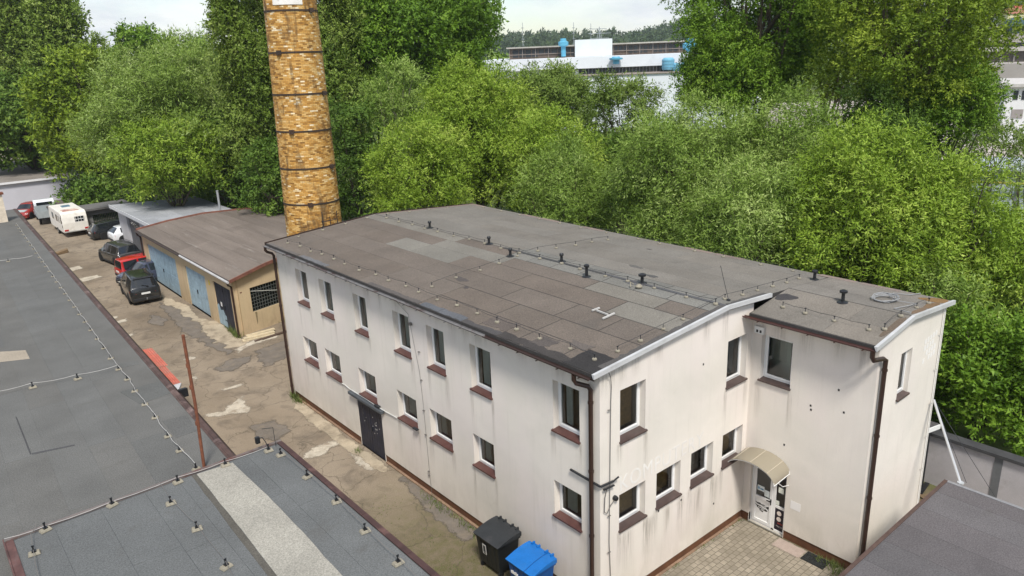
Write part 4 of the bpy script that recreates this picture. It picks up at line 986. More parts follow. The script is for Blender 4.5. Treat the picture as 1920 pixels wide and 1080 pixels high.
yn = lambda x: 27.95+(x-.85)*sk
rg = MB()
for i in range(4):
    x0, x1 = GX[i], GX[i+1]
    rg.hexa([(x0, yn(x0), GN[i]-.12), (x1, yn(x1), GN[i+1]-.12), (x1, 45.95, GF[i+1]-.12), (x0, 45.95, GF[i]-.12), (x0, yn(x0), GN[i]), (x1, yn(x1), GN[i+1]), (x1, 45.95, GF[i+1]), (x0, 45.95, GF[i])], 0, (.07, .06, .055))
edges = [.88]
for a, b in zip(GX, GX[1:]):
    k = max(1, round((b-a)/.92)); edges += [a+(b-a)*(i+1)/k for i in range(k)]
for x, x1 in zip(edges, edges[1:]):
    nb = rnd.choice((2, 3)); cut = sorted([0, 1]+[rnd.uniform(.15, .85) for _ in range(nb-1)])
    for ta, tb_ in zip(cut, cut[1:]):
        kk = 1+rnd.uniform(-.1, .1); c = (.165*kk, .138*kk, .118*kk); p4 = []
        for xx, tt in ((x+.006, ta), (x1-.006, ta), (x1-.006, tb_), (x+.006, tb_)):
            ya = yn(xx)+.03; p4.append((xx, ya+(45.92-ya)*tt+(.004 if tt == ta else -.004), gz(xx, tt)))
        rg.hexa([(a, b, c_-.002) for a, b, c_ in p4]+[(a, b, c_+.007) for a, b, c_ in p4], 0, c)
rg.build("roof", M("garage_felt", (.2, .2, .2), .95, .22, .9, .16, 30, .12, 50, spec=.2, attr=True, dirt=(.30, .27, .24), dscale=1.6, dlo=.60, dhi=.80, stretch=(1.6, .16, 1)), gar)
vg = MB(); vf = MB()
for i in range(4):
    x0, x1 = GX[i]+.002, GX[i+1]-.002
    vg.hexa([(x0, yn(x0)-.05, GN[i]-.12), (x1, yn(x1)-.05, GN[i+1]-.12), (x1, yn(x1)-.005, GN[i+1]-.12), (x0, yn(x0)-.005, GN[i]-.12), (x0, yn(x0)-.05, GN[i]+.05), (x1, yn(x1)-.05, GN[i+1]+.05), (x1, yn(x1)+.06, GN[i+1]+.04), (x0, yn(x0)+.06, GN[i]+.04)])
    vf.hexa([(x0, 45.88, GF[i]-.12), (x1, 45.88, GF[i+1]-.12), (x1, 46.0, GF[i+1]-.12), (x0, 46.0, GF[i]-.12), (x0, 45.88, GF[i]+.11), (x1, 45.88, GF[i+1]+.11), (x1, 46.0, GF[i+1]+.11), (x0, 46.0, GF[i]+.11)])
vrm = M("verge_rust", (.20, .085, .06), .8, .4, 3, .1, 30); vg.build("verge_trim", vrm, gar); vf.build("verge_trim", vrm, gar)
g = MB(); g.tube([(.76, 27.9, 3.30), (.76, 36, 3.33)], .07, 8); g.build("gutter", M("gutter_pale", (.46, .45, .45), .45, .25, 2), gar, smooth=True)
g = MB(); g.tube([(.76, 36.01, 3.33), (.76, 45.95, 3.36)], .07, 8); g.build("gutter", brown_metal, gar, smooth=True)
for yy in (27.98, 45.5):
    g = MB(); g.tube([(.76, yy+.1, 3.28), (.8, yy+.1, 3.1), (.99, yy+.22, 2.95), (.99, yy+.22, .05)], .055, 8); g.build("downpipe", brown_metal, gar, smooth=True)
blue = M("door_blue", (.31, .425, .50), .65, .22, 3, .1, 20, dirt=(.16, .2, .24), dlo=.55, dhi=.8, dscale=1.6)
def gdoor(a, b, c, d, leaves, mat, mat2=None):
    m = MB(); wd = (b-a)/leaves
    for i in range(leaves):
        l0, l1 = a+wd*i+.01, a+wd*(i+1)-.01; m.box(l0, l1, .06, .11, c, d-.01, 0, mp=F_gf)
        k = 3
        for j in range(k):
            for (z0, z1) in ((c+.05, c+(d-c)*.47), (c+(d-c)*.49, d-.06)): m.box(l0+(l1-l0)*j/k+.012, l0+(l1-l0)*(j+1)/k-.012, .045, .0585, z0, z1, 0, mp=F_gf)
        for z in (c+.4, d-.4): m.box(l0, l0+.3, .03, .044, z, z+.06, 0, mp=F_gf)
    o = m.build("garage_door", mat, gar)
    m = MB(); m.box((a+b)/2+.06, (a+b)/2+.14, .0, .04, 1.1, 1.35, mp=F_gf); m.build("lock", dark_metal, o); return o
gdoor(*doors[0], 4, blue); gdoor(*doors[1], 2, blue); o = gdoor(*doors[2], 2, M("door_dark_blue", (.018, .022, .038), .6, .3, 3))
m = MB(); a, b = 30.1, 31.38
m.prism([(a, .06), (b, .06), (b, 1.15), (b-.25, 1.3), (b-.45, .95), (a+.4, 1.05), (a+.2, .8), (a, .75)], lambda u, z, d: F_gf(u, d, z), .034, .043); m.build("repainted_panel", blue, o)
m = MB(); m.box(30.5, 30.72, .026, .033, 1.25, 1.5, mp=F_gf); m.build("notice", white_pvc, o)
m = MB(); m.box(32.0, 32.22, -.006, -.001, 2.2, 2.5, mp=F_gf); m.build("yellow_mark", M("mark_yellow", (.62, .48, .06), .8, .2, 9), gar)
# grated window in the near wall
m = MB(); m.box(1.04, 2.76, .14, .16, 1.14, 2.53, mp=F_gn); pn = m.build("window", M("pane_dark", (.008, .011, .011), .15, .2), gar)
m = MB()
for i in range(11): u = 1.04+1.72*i/10; m.box(u-.011, u+.011, .06, .08, 1.13, 2.54, mp=F_gn)
for i in range(8): z = 1.16+1.36*i/7; m.box(1.03, 2.77, .045, .0595, z-.010, z+.010, mp=F_gn)
m.build("grate", M("grate_grey", (.12, .13, .12), .6, .3), pn)
m = MB(); m.bar(F_gn(1.06, .0, 2.36), F_gn(2.9, -.05, 1.92), .035, .03); m.build("bar", M("bar_grey", (.5, .5, .46), .6), pn)
m = MB(); m.box(.4, .52, -.01, -.002, 2.42, 2.48, mp=F_gn); m.build("anchor", rust, gar)
m = MB(); m.prism([(1.14, 1.1), (1.27, 1.1), (1.24, .5), (1.19, .35)], lambda u, z, d: F_gn(u, d, z), -.003, -.0015); m.build("damp_patch", M("damp", (.2, .16, .09), .95, .3, 4), gar)

# ------------------------------------------------------------------ grey garage behind, dark garage, shed, far hall
gg_ = thing("grey_garage", "pale grey garage with tall dark doors, behind the beige garage", "garage")
F2 = lambda u, d, z: (2.62+d, u, z)
w = MB(); w.wall([46.1, 59.0], [0, 3.1], [(52.4, 56.3, 0, 2.72), (46.6, 50.4, 0, 2.6)], F2, .3)
w.add([(2.62, 59, 0), (9, 59, 0), (9, 59, 2.7), (2.62, 59, 3.1)], [(0, 1, 2, 3)]); w.add([(2.62, 46.1, 0), (9, 46.1, 0), (9, 46.1, 2.7), (2.62, 46.1, 3.1)], [(0, 1, 2, 3)]); w.build("wall", wall_grey, gg_)
m = MB(); m.hexa([(2.2, 46.05, 3.1), (9.4, 46.05, 2.75), (9.4, 59.5, 2.75), (2.2, 59.5, 3.1), (2.2, 46.05, 3.3), (9.4, 46.05, 2.95), (9.4, 59.5, 2.95), (2.2, 59.5, 3.3)], 0, (.30, .31, .33))
for i in range(7):
    x0, x1 = 2.3+i*1.0, 3.29+i*1.0; zf_ = lambda x: 3.3-(x-2.2)/7.2*.35
    for y0, y1 in ((46.1, 52.2+rnd.uniform(-2, 2)), (52.3+2.2, 59.4)):
        kk = rnd.uniform(.85, 1.2); m.hexa([(x0, y0, zf_(x0)-.002), (x1, y0, zf_(x1)-.002), (x1, y1, zf_(x1)-.002), (x0, y1, zf_(x0)-.002), (x0, y0, zf_(x0)+.006), (x1, y0, zf_(x1)+.006), (x1, y1, zf_(x1)+.006), (x0, y1, zf_(x0)+.006)], 0, (.31*kk, .32*kk, .34*kk))
m.build("roof", felt, gg_)
m = MB(); m.box(2.14, 2.19, 46.05, 59.52, 3.06, 3.34); m.box(2.19, 9.4, 59.51, 59.55, 2.9, 3.0); m.build("fascia", M("fascia_pale", (.55, .56, .58), .6, .1), gg_)
for a, b, c in ((52.42, 56.28, 2.7), (46.62, 50.38, 2.58)):
    m = MB(); n = 8
    for i in range(n): m.box(a+(b-a)*i/n+.01, a+(b-a)*(i+1)/n-.01, .16, .22, .02, c, mp=F2)
    o = m.build("garage_door", M("door_slate", (.10, .105, .12), .6, .3, 3), gg_)
    m = MB(); n = 4
    for i in range(n): m.box(a+.3+(b-a-.6)*i/n+.04, a+.3+(b-a-.6)*(i+1)/n-.04, .145, .158, 1.9, 2.3, mp=F2)
    m.build("door_pane", M("pane_dim", (.03, .035, .04), .2), o)
dgx = thing("dark_garage", "small dark grey garage with green slatted gate beside the caravan", "garage")
w = MB(); F3 = lambda u, d, z: (u, 66.4+d, z)
w.wall([1.25, 5.2], [0, 2.0], [(2.0, 4.6, .0, 1.5)], F3, .2); w.box(1.25, 1.4, 66.61, 68.6, 0, 2.0); w.box(5.05, 5.2, 66.61, 68.6, 0, 2.0); w.build("wall", M("garage_dark", (.17, .17, .17), .9, .25, 2, .1), dgx)
m = MB(); m.box(1.0, 5.4, 65.9, 68.9, 2.0, 2.18, 0, (.14, .135, .13)); m.build("roof", felt, dgx)
m = MB()
for i in range(18): m.box(2.0+2.6*i/18+.02, 2.0+2.6*(i+1)/18-.02, 66.5, 66.54, .04, 1.48)
m.build("gate", M("gate_green", (.02, .035, .022), .6, .3), dgx)
sh = thing("long_shed", "long low shed with brown roof behind the caravan", "shed")
m = MB(); m.box(.2, 4.9, 75.5, 79.4, 0, 1.2); m.build("wall", M("shed_wall", (.2, .17, .15), .9), sh)
m = MB(); m.hexa([(-.1, 75.2, 1.22), (5.2, 75.2, 1.22), (5.2, 79.8, 1.3), (-.1, 79.8, 1.3), (-.1, 75.2, 1.32), (5.2, 75.2, 1.32), (5.2, 79.8, 1.4), (-.1, 79.8, 1.4)], 0, (.13, .11, .10)); m.build("roof", felt, sh)
fh = thing("far_hall", "long pale grey hall with gravel roof closing the far end of the yard", "building")
m = MB(); m.box(-34, 6.2, 86.6, 105, 0, 2.98); m.build("wall", M("hall_wall", (.50, .50, .55), .9, .08, .4), fh)
m = MB(); m.hexa([(-34.3, 86.35, 2.98), (6.5, 86.35, 2.86), (6.5, 108, 3.7), (-34.3, 108, 4.0), (-34.3, 86.35, 3.1), (6.5, 86.35, 2.98), (6.5, 108, 3.85), (-34.3, 108, 4.15)], 0, (.21, .185, .165)); m.build("roof", M("hall_felt", (.2, .2, .2), .95, .3, .35, .15, 6, attr=True), fh)
m = MB(); m.hexa([(-34.3, 86.28, 2.94), (6.5, 86.28, 2.82), (6.5, 86.34, 2.82), (-34.3, 86.34, 2.94), (-34.3, 86.28, 3.16), (6.5, 86.28, 3.04), (6.5, 86.34, 3.04), (-34.3, 86.34, 3.16)]); m.build("eave_trim", M("trim_white", (.72, .72, .74), .6, .05), fh)
for px, py, lb in ((25, 312, "small white vent on the far hall roof, near the picture edge"), (95, 310, "small white vent on the far hall roof, near the trees")):
    p = at(px, py, y=99); m = MB(); m.lathe([(.25, -.3), (.25, .25), (.35, .3), (.35, .45), (.1, .55)], 10, (p.x, p.y, p.z)); tag(m.build("roof_vent", white_pvc), lb, "vent")
# lamp posts, junk behind the dark garage
p = at(183, 384, y=78); m = MB(); m.tube([(p.x, p.y, 0), (p.x, p.y, 2.6), (p.x-.1, p.y, 3.0), (p.x-.45, p.y, 3.15)], .05, 6); tag(m.build("lamp_post", M("post_pale", (.42, .42, .4), .6)), "thin pale bent post standing before the far trees", "post")
p = at(413, 395, y=47.2); m = MB(); m.tube([(p.x, p.y, 0), (p.x, p.y, at(412, 358, y=47.2).z)], .085, 8); m.lathe([(.1, 0), (.1, .06)], 8, (p.x, p.y, at(412, 358, y=47.2).z)); tag(m.build("vent_post", M("post_grey", (.32, .33, .34), .6)), "grey metal flue standing behind the beige garage roof", "flue")
def scrap(px, py, Y, size, col, lb, n=6):
    p = at(px, py, y=Y); m = MB(); r2 = random.Random(px)
    for i in range(n):
        a = Vector((r2.uniform(-.5, .5)*size, r2.uniform(-.4, .4)*size, r2.uniform(-.15, .25)*size)); d = Vector((r2.uniform(-1, 1), r2.uniform(-.6, .6), r2.uniform(-.25, .35))).normalized()*size*.6
        m.bar(a-d, a+d, r2.uniform(.1, .3), .05)
    m.box(-size*.4, size*.4, -.4, .4, -p.z, -.05*size)
    tag(m.build("scrap_heap", M("scrap", col, .7, .4, 3), None, p), lb, "scrap")
scrap(158, 380, 76, .8, (.36, .15, .05), "heap of orange boards behind the dark garage"); scrap(168, 383, 75, .6, (.45, .47, .48), "heap of pale scrap beside the orange boards", 4)
scrap(187, 378, 77, .9, (.16, .15, .15), "dark tangle of scrap metal behind the dark garage", 9); scrap(203, 377, 78, .8, (.2, .17, .16), "low scrap pile beside the pale grey garage roof", 7)
# loose timber
def boards(pix, lb, name, dims, col):
    a, b = (at(*q_, z=0) for q_ in pix); m = MB()
    for i, (o1, o2, w_, z) in enumerate(dims):
        d = (b-a).normalized(); s_ = Vector((-d.y, d.x, 0)); m.bar(a+s_*o1+d*o2+Vector((0, 0, z)), b+s_*(o1+.05*i)+d*(o2*.5)+Vector((0, 0, z+.02)), w_, .05, col=None)
    tag(m.build(name, col), lb, "boards")
boards(((455, 640), (515, 627)), "pale broken boards stacked on the ground at the garage corner", "board_stack", [(0, 0, .3, .03), (.3, .15, .28, .035), (.12, .1, .3, .09), (.4, .3, .26, .12)], M("board_pale", (.52, .44, .30), .85, .25, 4, .1))
boards(((478, 641), (541, 621)), "dark rotten plank beside the pale boards", "dark_plank", [(0, 0, .14, .04), (-.1, .4, .1, .05)], M("board_dark", (.09, .06, .045), .9))
m = MB(); a, b = at(97, 481, z=.0), at(124, 472, z=0); m.hexa([(a.x-.5, a.y-.3, .02), (b.x+.1, b.y-.5, .02), (b.x+.1, b.y+.1, .02), (a.x-.5, a.y+.3, .02), (a.x-.5, a.y-.3, .06), (b.x+.1, b.y-.5, .28), (b.x+.1, b.y+.1, .28), (a.x-.5, a.y+.3, .06)])
tag(m.build("timber_ramp", M("ramp_brown", (.20, .135, .075), .85, .3, 4, .15, 30)), "brown timber ramp lying alone in the alley", "ramp")
# ------------------------------------------------------------------ cars
tyre_m = M("tyre", (.012, .012, .013), .85, .2, 9); rim_m = M("rim", (.36, .37, .38), .35, .15, 9, metal=.6); plate_m = M("plate", (.70, .71, .70), .5, .05)
tail_m = M("tail_light", (.42, .02, .018), .25, .15, 6); head_m = M("head_light", (.62, .66, .70), .15, .1, 6); trim_m = M("car_trim", (.02, .021, .023), .6, .2, 6)
def paint(name, col, rough=.22):
    m = M(name, col, rough, .06, 3, spec=.6, dirt=mul(col, .75) if max(col) > .2 else (.06, .055, .05), dlo=.6, dhi=1.0)
    m.node_tree.nodes["Principled BSDF"].inputs['Coat Weight'].default_value = .6; m.node_tree.nodes["Principled BSDF"].inputs['Coat Roughness'].default_value = .08; return m
BODY = {  # (x/L, ztop/H, belt/H, w/W2, wtop/W2, cabin flag) rear -> front
 'suv': [(-.5, .50, .44, .84, .78, 0), (-.49, .60, .52, .93, .86, 0), (-.472, .625, .60, .96, .88, 1), (-.415, .955, .61, .985, .70, 2), (-.385, .97, .61, .99, .715, 3), (-.17, 1.0, .60, 1, .74, 4), (-.15, 1.0, .60, 1, .74, 3), (.04, 1.0, .59, 1, .74, 4), (.06, 1.0, .59, 1, .74, 3), (.135, .965, .585, 1, .735, 5), (.27, .645, .575, 1, .87, 0), (.40, .60, .54, .96, .82, 0), (.475, .52, .47, .88, .74, 0), (.5, .38, .34, .74, .64, 0)],
 'hatch': [(-.5, .48, .42, .82, .76, 0), (-.49, .62, .54, .92, .85, 0), (-.478, .65, .63, .95, .87, 1), (-.37, .95, .64, .98, .68, 2), (-.33, .965, .63, .99, .70, 3), (-.14, 1.0, .615, 1, .725, 4), (-.12, 1.0, .61, 1, .725, 3), (.05, 1.0, .60, 1, .725, 4), (.07, .995, .60, 1, .725, 3), (.115, .96, .59, 1, .715, 5), (.275, .66, .575, .99, .86, 0), (.40, .60, .54, .95, .80, 0), (.475, .50, .45, .86, .72, 0), (.5, .36, .32, .72, .62, 0)],
 'wagon': [(-.5, .50, .44, .84, .78, 0), (-.492, .62, .54, .93, .86, 0), (-.48, .66, .63, .95, .87, 1), (-.40, .93, .645, .98, .69, 2), (-.37, .945, .64, .985, .70, 3), (-.2, .985, .63, 1, .725, 4), (-.185, .99, .63, 1, .725, 3), (-.02, 1.0, .615, 1, .735, 4), (0, 1.0, .61, 1, .735, 3), (.09, .965, .60, 1, .725, 5), (.235, .67, .58, .99, .86, 0), (.39, .61, .55, .95, .80, 0), (.475, .51, .46, .86, .72, 0), (.5, .36, .32, .72, .62, 0)],
 'van': [(-.5, .46, .40, .88, .84, 0), (-.495, .52, .47, .95, .90, 0), (-.488, .56, .53, .97, .90, 1), (-.465, .94, .54, .98, .80, 2), (-.44, .965, .54, .99, .81, 3), (-.2, 1.0, .53, 1, .83, 4), (-.18, 1.0, .53, 1, .83, 3), (.03, .995, .52, 1, .83, 4), (.05, .99, .52, 1, .83, 3), (.14, .95, .51, 1, .80, 5), (.29, .60, .505, 1, .88, 0), (.42, .54, .48, .96, .82, 0), (.48, .45, .40, .88, .74, 0), (.5, .33, .3, .78, .66, 0)]}
def make_car(kind, label, x, y, head, Ln, Wd, Ht, body_mat, cat="car", parts=None, name="parked_car"):
    t = thing(name, label, cat, (x, y, 0), head)
    W2 = Wd/2; st = BODY[kind]; zl = .20
    bm = bmesh.new(); rings = []
    for (fx, ft, fb, fw, fwt, fl) in st:
        X, zt, zb, w_, wt = fx*Ln, ft*Ht, fb*Ht, fw*W2, fwt*W2
        end = abs(fx) > .48; lo = zl+(.12 if end else 0)
        half = [(w_*.9, lo), (w_*.985, lo+.14), (w_, (lo+zb)*.52), (w_*.985, zb-.06), (w_*.955, zb), (wt, zt-.055), (wt*.86, zt-.004), (wt*.45, zt+.012)]
        ring = [(-a, b) for a, b in half]+[(0, zt+.016)]+[(a, b) for a, b in reversed(half)]
        rings.append([bm.verts.new((X, a, b)) for a, b in ring])
    n = len(rings[0]); gl_groups = {}
    for i in range(len(rings)-1):
        fl, fl2 = st[i][5], st[i+1][5]
        for j in range(n):
            k = (j+1) % n
            f = bm.faces.new((rings[i][j], rings[i][k], rings[i+1][k], rings[i+1][j])); f.smooth = True
            sidew = j in (4, n-6); top = 5 <= j <= n-7
            if fl == 3 and sidew: gl_groups.setdefault(('s', i, j), []).append(f)
            if fl == 1 and j in range(5, n-6): gl_groups.setdefault('rear', []).append(f)
            if fl == 5 and j in range(5, n-6): gl_groups.setdefault('front', []).append(f)
    bm.faces.new(rings[0]); bm.faces.new(list(reversed(rings[-1])))
    bmesh.ops.recalc_face_normals(bm, faces=bm.faces)
    gf = []
    for key, fs in gl_groups.items():
        bmesh.ops.inset_region(bm, faces=fs, thickness=.04 if key in ('rear', 'front') else .028, depth=-.006); gf += fs
    gm = bmesh.new(); vm = {}
    for f in gf:
        vs = []
        for v in f.verts:
            if v not in vm: vm[v] = gm.verts.new(v.co)
            vs.append(vm[v])
        nf = gm.faces.new(vs); nf.smooth = True
    bmesh.ops.delete(bm, geom=gf, context='FACES_ONLY')
    me = bpy.data.meshes.new("body"); bm.to_mesh(me); bm.free(); me.materials.append(body_mat); me.set_sharp_from_angle(angle=R(38))
    bo = bpy.data.objects.new("body", me); COL.objects.link(bo); bo.parent = t
    me = bpy.data.meshes.new("windows"); gm.to_mesh(me); gm.free(); me.materials.append(car_glass)
    go = bpy.data.objects.new("windows", me); COL.objects.link(go); go.parent = t
    # wheels in dark arches
    wr = .345 if Ht > 1.55 else .32
    m = MB()
    for sx in (-.305, .315):
        for s in (-1, 1): m.lathe([(0, -.012), (wr+.075, -.012), (wr+.075, .012), (0, .012)], 24, (sx*Ln, s*(W2-.012+.0), wr+.01), axis='y')
    for s in (-1, 1): m.box(-.25*Ln, .26*Ln, s*(W2-.02)-.02, s*(W2-.02)+.02, .19, .32)
    m.box(-.5*Ln-.015, -.5*Ln+.10, -W2*.82, W2*.82, .30, .47); m.box(.5*Ln-.12, .5*Ln+.012, -W2*.66, W2*.66, .24, .40)
    m.build("lower_trim", trim_m, t, bevel=.02)
    for sx in (-.305, .315):
        for s in (-1, 1):
            m = MB(); m.lathe([(wr*.62, -.1), (wr*.95, -.1), (wr, -.06), (wr, .06), (wr*.95, .1), (wr*.62, .1)], 24, axis='y')
            wo_ = m.build("wheel", tyre_m, t, (sx*Ln, s*(W2-.085), wr), smooth=True)
            m = MB(); m.lathe([(0, s*.06), (wr*.2, s*.075), (wr*.25, s*.05), (wr*.58, s*.06), (wr*.63, s*.095), (wr*.63, s*.02), (0, s*.02)], 20, axis='y')
            for k in range(5): a = 2*math.pi*k/5; m.bar((.04*math.cos(a), s*.07, .04*math.sin(a)), (wr*.58*math.cos(a), s*.075, wr*.58*math.sin(a)), .06, .03, up=(0, 1, 0))
            m.build("rim", rim_m, wo_)
    tl_h = Ht*(.50 if kind != 'van' else .48)
    for s in (-1, 1):
        m = MB(); m.hexa([(-.5*Ln-.012, s*W2*.60, tl_h-.11), (-.46*Ln, s*W2*.965, tl_h-.10), (-.45*Ln, s*W2*.90, tl_h-.1), (-.47*Ln, s*W2*.5, tl_h-.1), (-.492*Ln-.01, s*W2*.66, tl_h+.11), (-.455*Ln, s*W2*.97, tl_h+.11), (-.44*Ln, s*W2*.88, tl_h+.11), (-.46*Ln, s*W2*.6, tl_h+.1)])
        m.build("tail_light", tail_m, t, bevel=.01)
        m = MB(); hz = Ht*.43; m.hexa([(.493*Ln, s*W2*.48, hz-.08), (.455*Ln, s*W2*.92, hz-.06), (.43*Ln, s*W2*.85, hz-.06), (.46*Ln, s*W2*.45, hz-.08), (.486*Ln, s*W2*.5, hz+.03), (.44*Ln, s*W2*.93, hz+.05), (.42*Ln, s*W2*.85, hz+.06), (.46*Ln, s*W2*.5, hz+.04)])
        m.build("headlight", head_m, t, bevel=.01)
        m = MB(); m.box(.20*Ln-.05, .20*Ln+.06, s*(W2-.02)-.0, s*(W2+.17), Ht*.59, Ht*.59+.13); m.build("mirror", body_mat, t, bevel=.03)
        m = MB()
        for fx in (-.11, .12): m.box(fx*Ln-.1, fx*Ln+.08, s*(W2-.004)-.012, s*(W2-.004)+.012, Ht*.52, Ht*.52+.03)
        m.build("door_handle", trim_m if max(body_mat.node_tree.nodes['RGB'].outputs[0].default_value[:3]) < .3 else body_mat, t)
    m = MB(); m.box(-.5*Ln-.022, -.5*Ln+.03, -.26, .26, Ht*.40, Ht*.40+.115); m.build("number_plate", plate_m, t)
    m = MB(); m.box(.5*Ln-.06, .5*Ln+.016, -.26, .26, Ht*.26, Ht*.26+.11); m.build("number_plate", plate_m, t)
    m = MB(); m.box(.47*Ln, .493*Ln, -W2*.42, W2*.42, Ht*.36, Ht*.44); m.build("grille", trim_m, t)
    if parts: parts(t, Ln, W2, Ht)
    return t
def rails(t, Ln, W2, Ht):
    m = MB()
    for s in (-1, 1): m.tube([(-.36*Ln, s*W2*.66, Ht*.985), (-.33*Ln, s*W2*.665, Ht+.05), (.03*Ln, s*W2*.665, Ht+.06), (.07*Ln, s*W2*.66, Ht*.99)], .018, 6)
    m.build("roof_rail", dark_metal, t)
def suv_extra(t, Ln, W2, Ht):
    rails(t, Ln, W2, Ht)
    m = MB(); m.tube([(-.5*Ln-.16, 0, .42), (-.5*Ln-.12, 0, .36), (-.5*Ln+.1, 0, .33)], .03, 8); m.lathe([(.0, 0), (.04, .02), (.04, .05), (0, .07)], 8, (-.5*Ln-.16, 0, .42)); m.build("tow_bar", rim_m, t)
    m = MB(); m.bar((-.475*Ln-.01, -.25, Ht*.66), (-.46*Ln-.02, .15, Ht*.72), .025); m.build("wiper", black_plastic, t)
    m = MB(); m.hexa([(-.43*Ln, -W2*.6, Ht*.945), (-.40*Ln, -W2*.6, Ht*.955), (-.40*Ln, W2*.6, Ht*.955), (-.43*Ln, W2*.6, Ht*.945), (-.445*Ln, -W2*.6, Ht*.965), (-.40*Ln, -W2*.6, Ht*.99), (-.40*Ln, W2*.6, Ht*.99), (-.445*Ln, W2*.6, Ht*.965)]); m.build("spoiler", trim_m, t, bevel=.015)
black_p = paint("paint_black", (.012, .014, .016)); navy_p = paint("paint_navy", (.045, .052, .085)); red_p = paint("paint_red", (.46, .014, .012)); grey_p = paint("paint_graphite", (.045, .045, .045)); white_p = paint("paint_white", (.70, .72, .75)); maroon_p = paint("paint_maroon", (.28, .025, .02)); silver_p = paint("paint_silver", (.48, .52, .54))
make_car('suv', "black off-road car with tow bar and pale rear window, nearest of the parked cars", -.72, 40.9, R(85), 4.55, 1.86, 1.74, black_p, parts=suv_extra)
make_car('hatch', "dark blue hatchback between the black off-road car and the red van", .82, 44.5, R(190), 4.1, 1.76, 1.43, navy_p)
make_car('van', "bright red boxy van parked behind the dark blue hatchback", 1.15, 46.2, R(4), 3.95, 1.70, 1.55, red_p, cat="van", name="parked_van")
make_car('suv', "graphite estate-like off-road car before the pale garage door", 0.70, 52.0, R(97), 4.6, 1.84, 1.62, grey_p, parts=rails)
make_car('hatch', "white hatchback half hidden by the pale grey garage", 3.8, 59.6, R(4), 4.1, 1.74, 1.45, white_p)
make_car('wagon', "black estate car parked before the green slatted gate", 3.15, 62.6, R(4), 4.75, 1.82, 1.48, black_p, parts=rails)
def silver_parts(t, Ln, W2, Ht):
    m = MB(); m.box(-.02*Ln, .20*Ln, W2-.01, W2+.008, .34, Ht*.55); m.build("silver_door", silver_p, t)
    m = MB(); m.hexa([(.33*Ln, -W2*.7, Ht*.625), (.45*Ln, -W2*.6, Ht*.55), (.45*Ln, W2*.6, Ht*.55), (.33*Ln, W2*.7, Ht*.625), (.33*Ln, -W2*.7, Ht*.655), (.45*Ln, -W2*.6, Ht*.585), (.45*Ln, W2*.6, Ht*.585), (.33*Ln, W2*.7, Ht*.655)]); m.build("silver_bonnet", silver_p, t)
make_car('hatch', "maroon car with a silver door, farthest at the end of the alley", -1.15, 80.2, R(232), 4.1, 1.74, 1.5, maroon_p, parts=silver_parts)

# caravan
cv = thing("caravan", "cream white touring caravan standing with its back to the yard", "caravan", (.30, 68.2, 0), R(90))
cream = M("caravan_cream", (.78, .75, .69), .4, .1, 2, dirt=(.5, .42, .34), dlo=.58, dhi=.85)
Lc, Wc, Hc = 6.2, 2.05, 2.28
m = MB(); prof = [(-Lc/2, .55), (-Lc/2-.02, 1.3), (-Lc/2+.05, 1.8), (-Lc/2+.16, 2.16), (-Lc/2+.5, Hc), (Lc/2-.6, Hc), (Lc/2-.25, 2.1), (Lc/2, 1.5), (Lc/2, .55), (Lc/2-.3, .42), (-Lc/2+.3, .42)]
m.prism(prof, lambda a, b, h: (a, h, b), -Wc/2, Wc/2); m.build("body", cream, cv, bevel=.06)
m = MB()
for x, w_ in ((-2.55, .42), (-1.55, .3), (-.6, .7), (1.2, .8)): m.box(x-w_/2, x+w_/2, Wc/2-.01, Wc/2+.012, 1.25, 1.85)
for z in (1.05, 1.5, 1.95): m.box(-2.95, -2.72, Wc/2-.01, Wc/2+.012, z-.15, z+.1)
m.box(-Lc/2-.022, -Lc/2+.1, -.75, -.0, 1.35, 1.82); m.build("window", car_glass, cv, bevel=.02)
m = MB()
for y in (-.72, -.5, -.28, -.06): m.box(-Lc/2-.05, -Lc/2-.023, y-.012, y+.012, 1.3, 1.86)
m.box(-Lc/2-.06, -Lc/2-.023, -.76, .0, 1.56, 1.6); m.build("rear_grate", white_pvc, cv)
m = MB()
for s in (-1, 1): m.box(-Lc/2-.04, -Lc/2+.1, s*.82-.16, s*.82+.16, .62, .76)
m.build("tail_light", tail_m, cv)
m = MB(); m.box(-Lc/2-.08, -Lc/2+.05, -1.0, 1.0, .5, .6); m.build("bumper", M("bumper_grey", (.4, .4, .38), .6), cv, bevel=.02)
m = MB(); m.box(.2, .9, -.4, .3, Hc, Hc+.1); m.build("roof_light", M("hatch_blue", (.12, .2, .27), .3), cv, bevel=.03)
m = MB(); m.box(-2.5, -1.2, -.6, .7, Hc, Hc+.012); m.build("rust_stain", M("stain_pink", (.42, .22, .18), .9, .4, 3, dirt=(.66, .6, .5), dlo=.45, dhi=.6), cv)
m = MB(); m.tube([(Lc/2-.1, .3, .5), (Lc/2+1.0, 0, .5)], .04, 6); m.tube([(Lc/2-.1, -.3, .5), (Lc/2+1.0, 0, .5)], .04, 6); m.build("drawbar", dark_metal, cv)
for s in (-1, 1):
    m = MB(); m.lathe([(.1, -.09), (.3, -.09), (.31, 0), (.3, .09), (.1, .09)], 20, axis='y'); wo_ = m.build("wheel", tyre_m, cv, (-.2, s*(Wc/2-.06), .31), smooth=True)
    m = MB(); m.lathe([(0, s*.095), (.18, s*.095), (.18, s*.05), (0, s*.05)], 16, axis='y'); m.build("rim", rim_m, wo_)
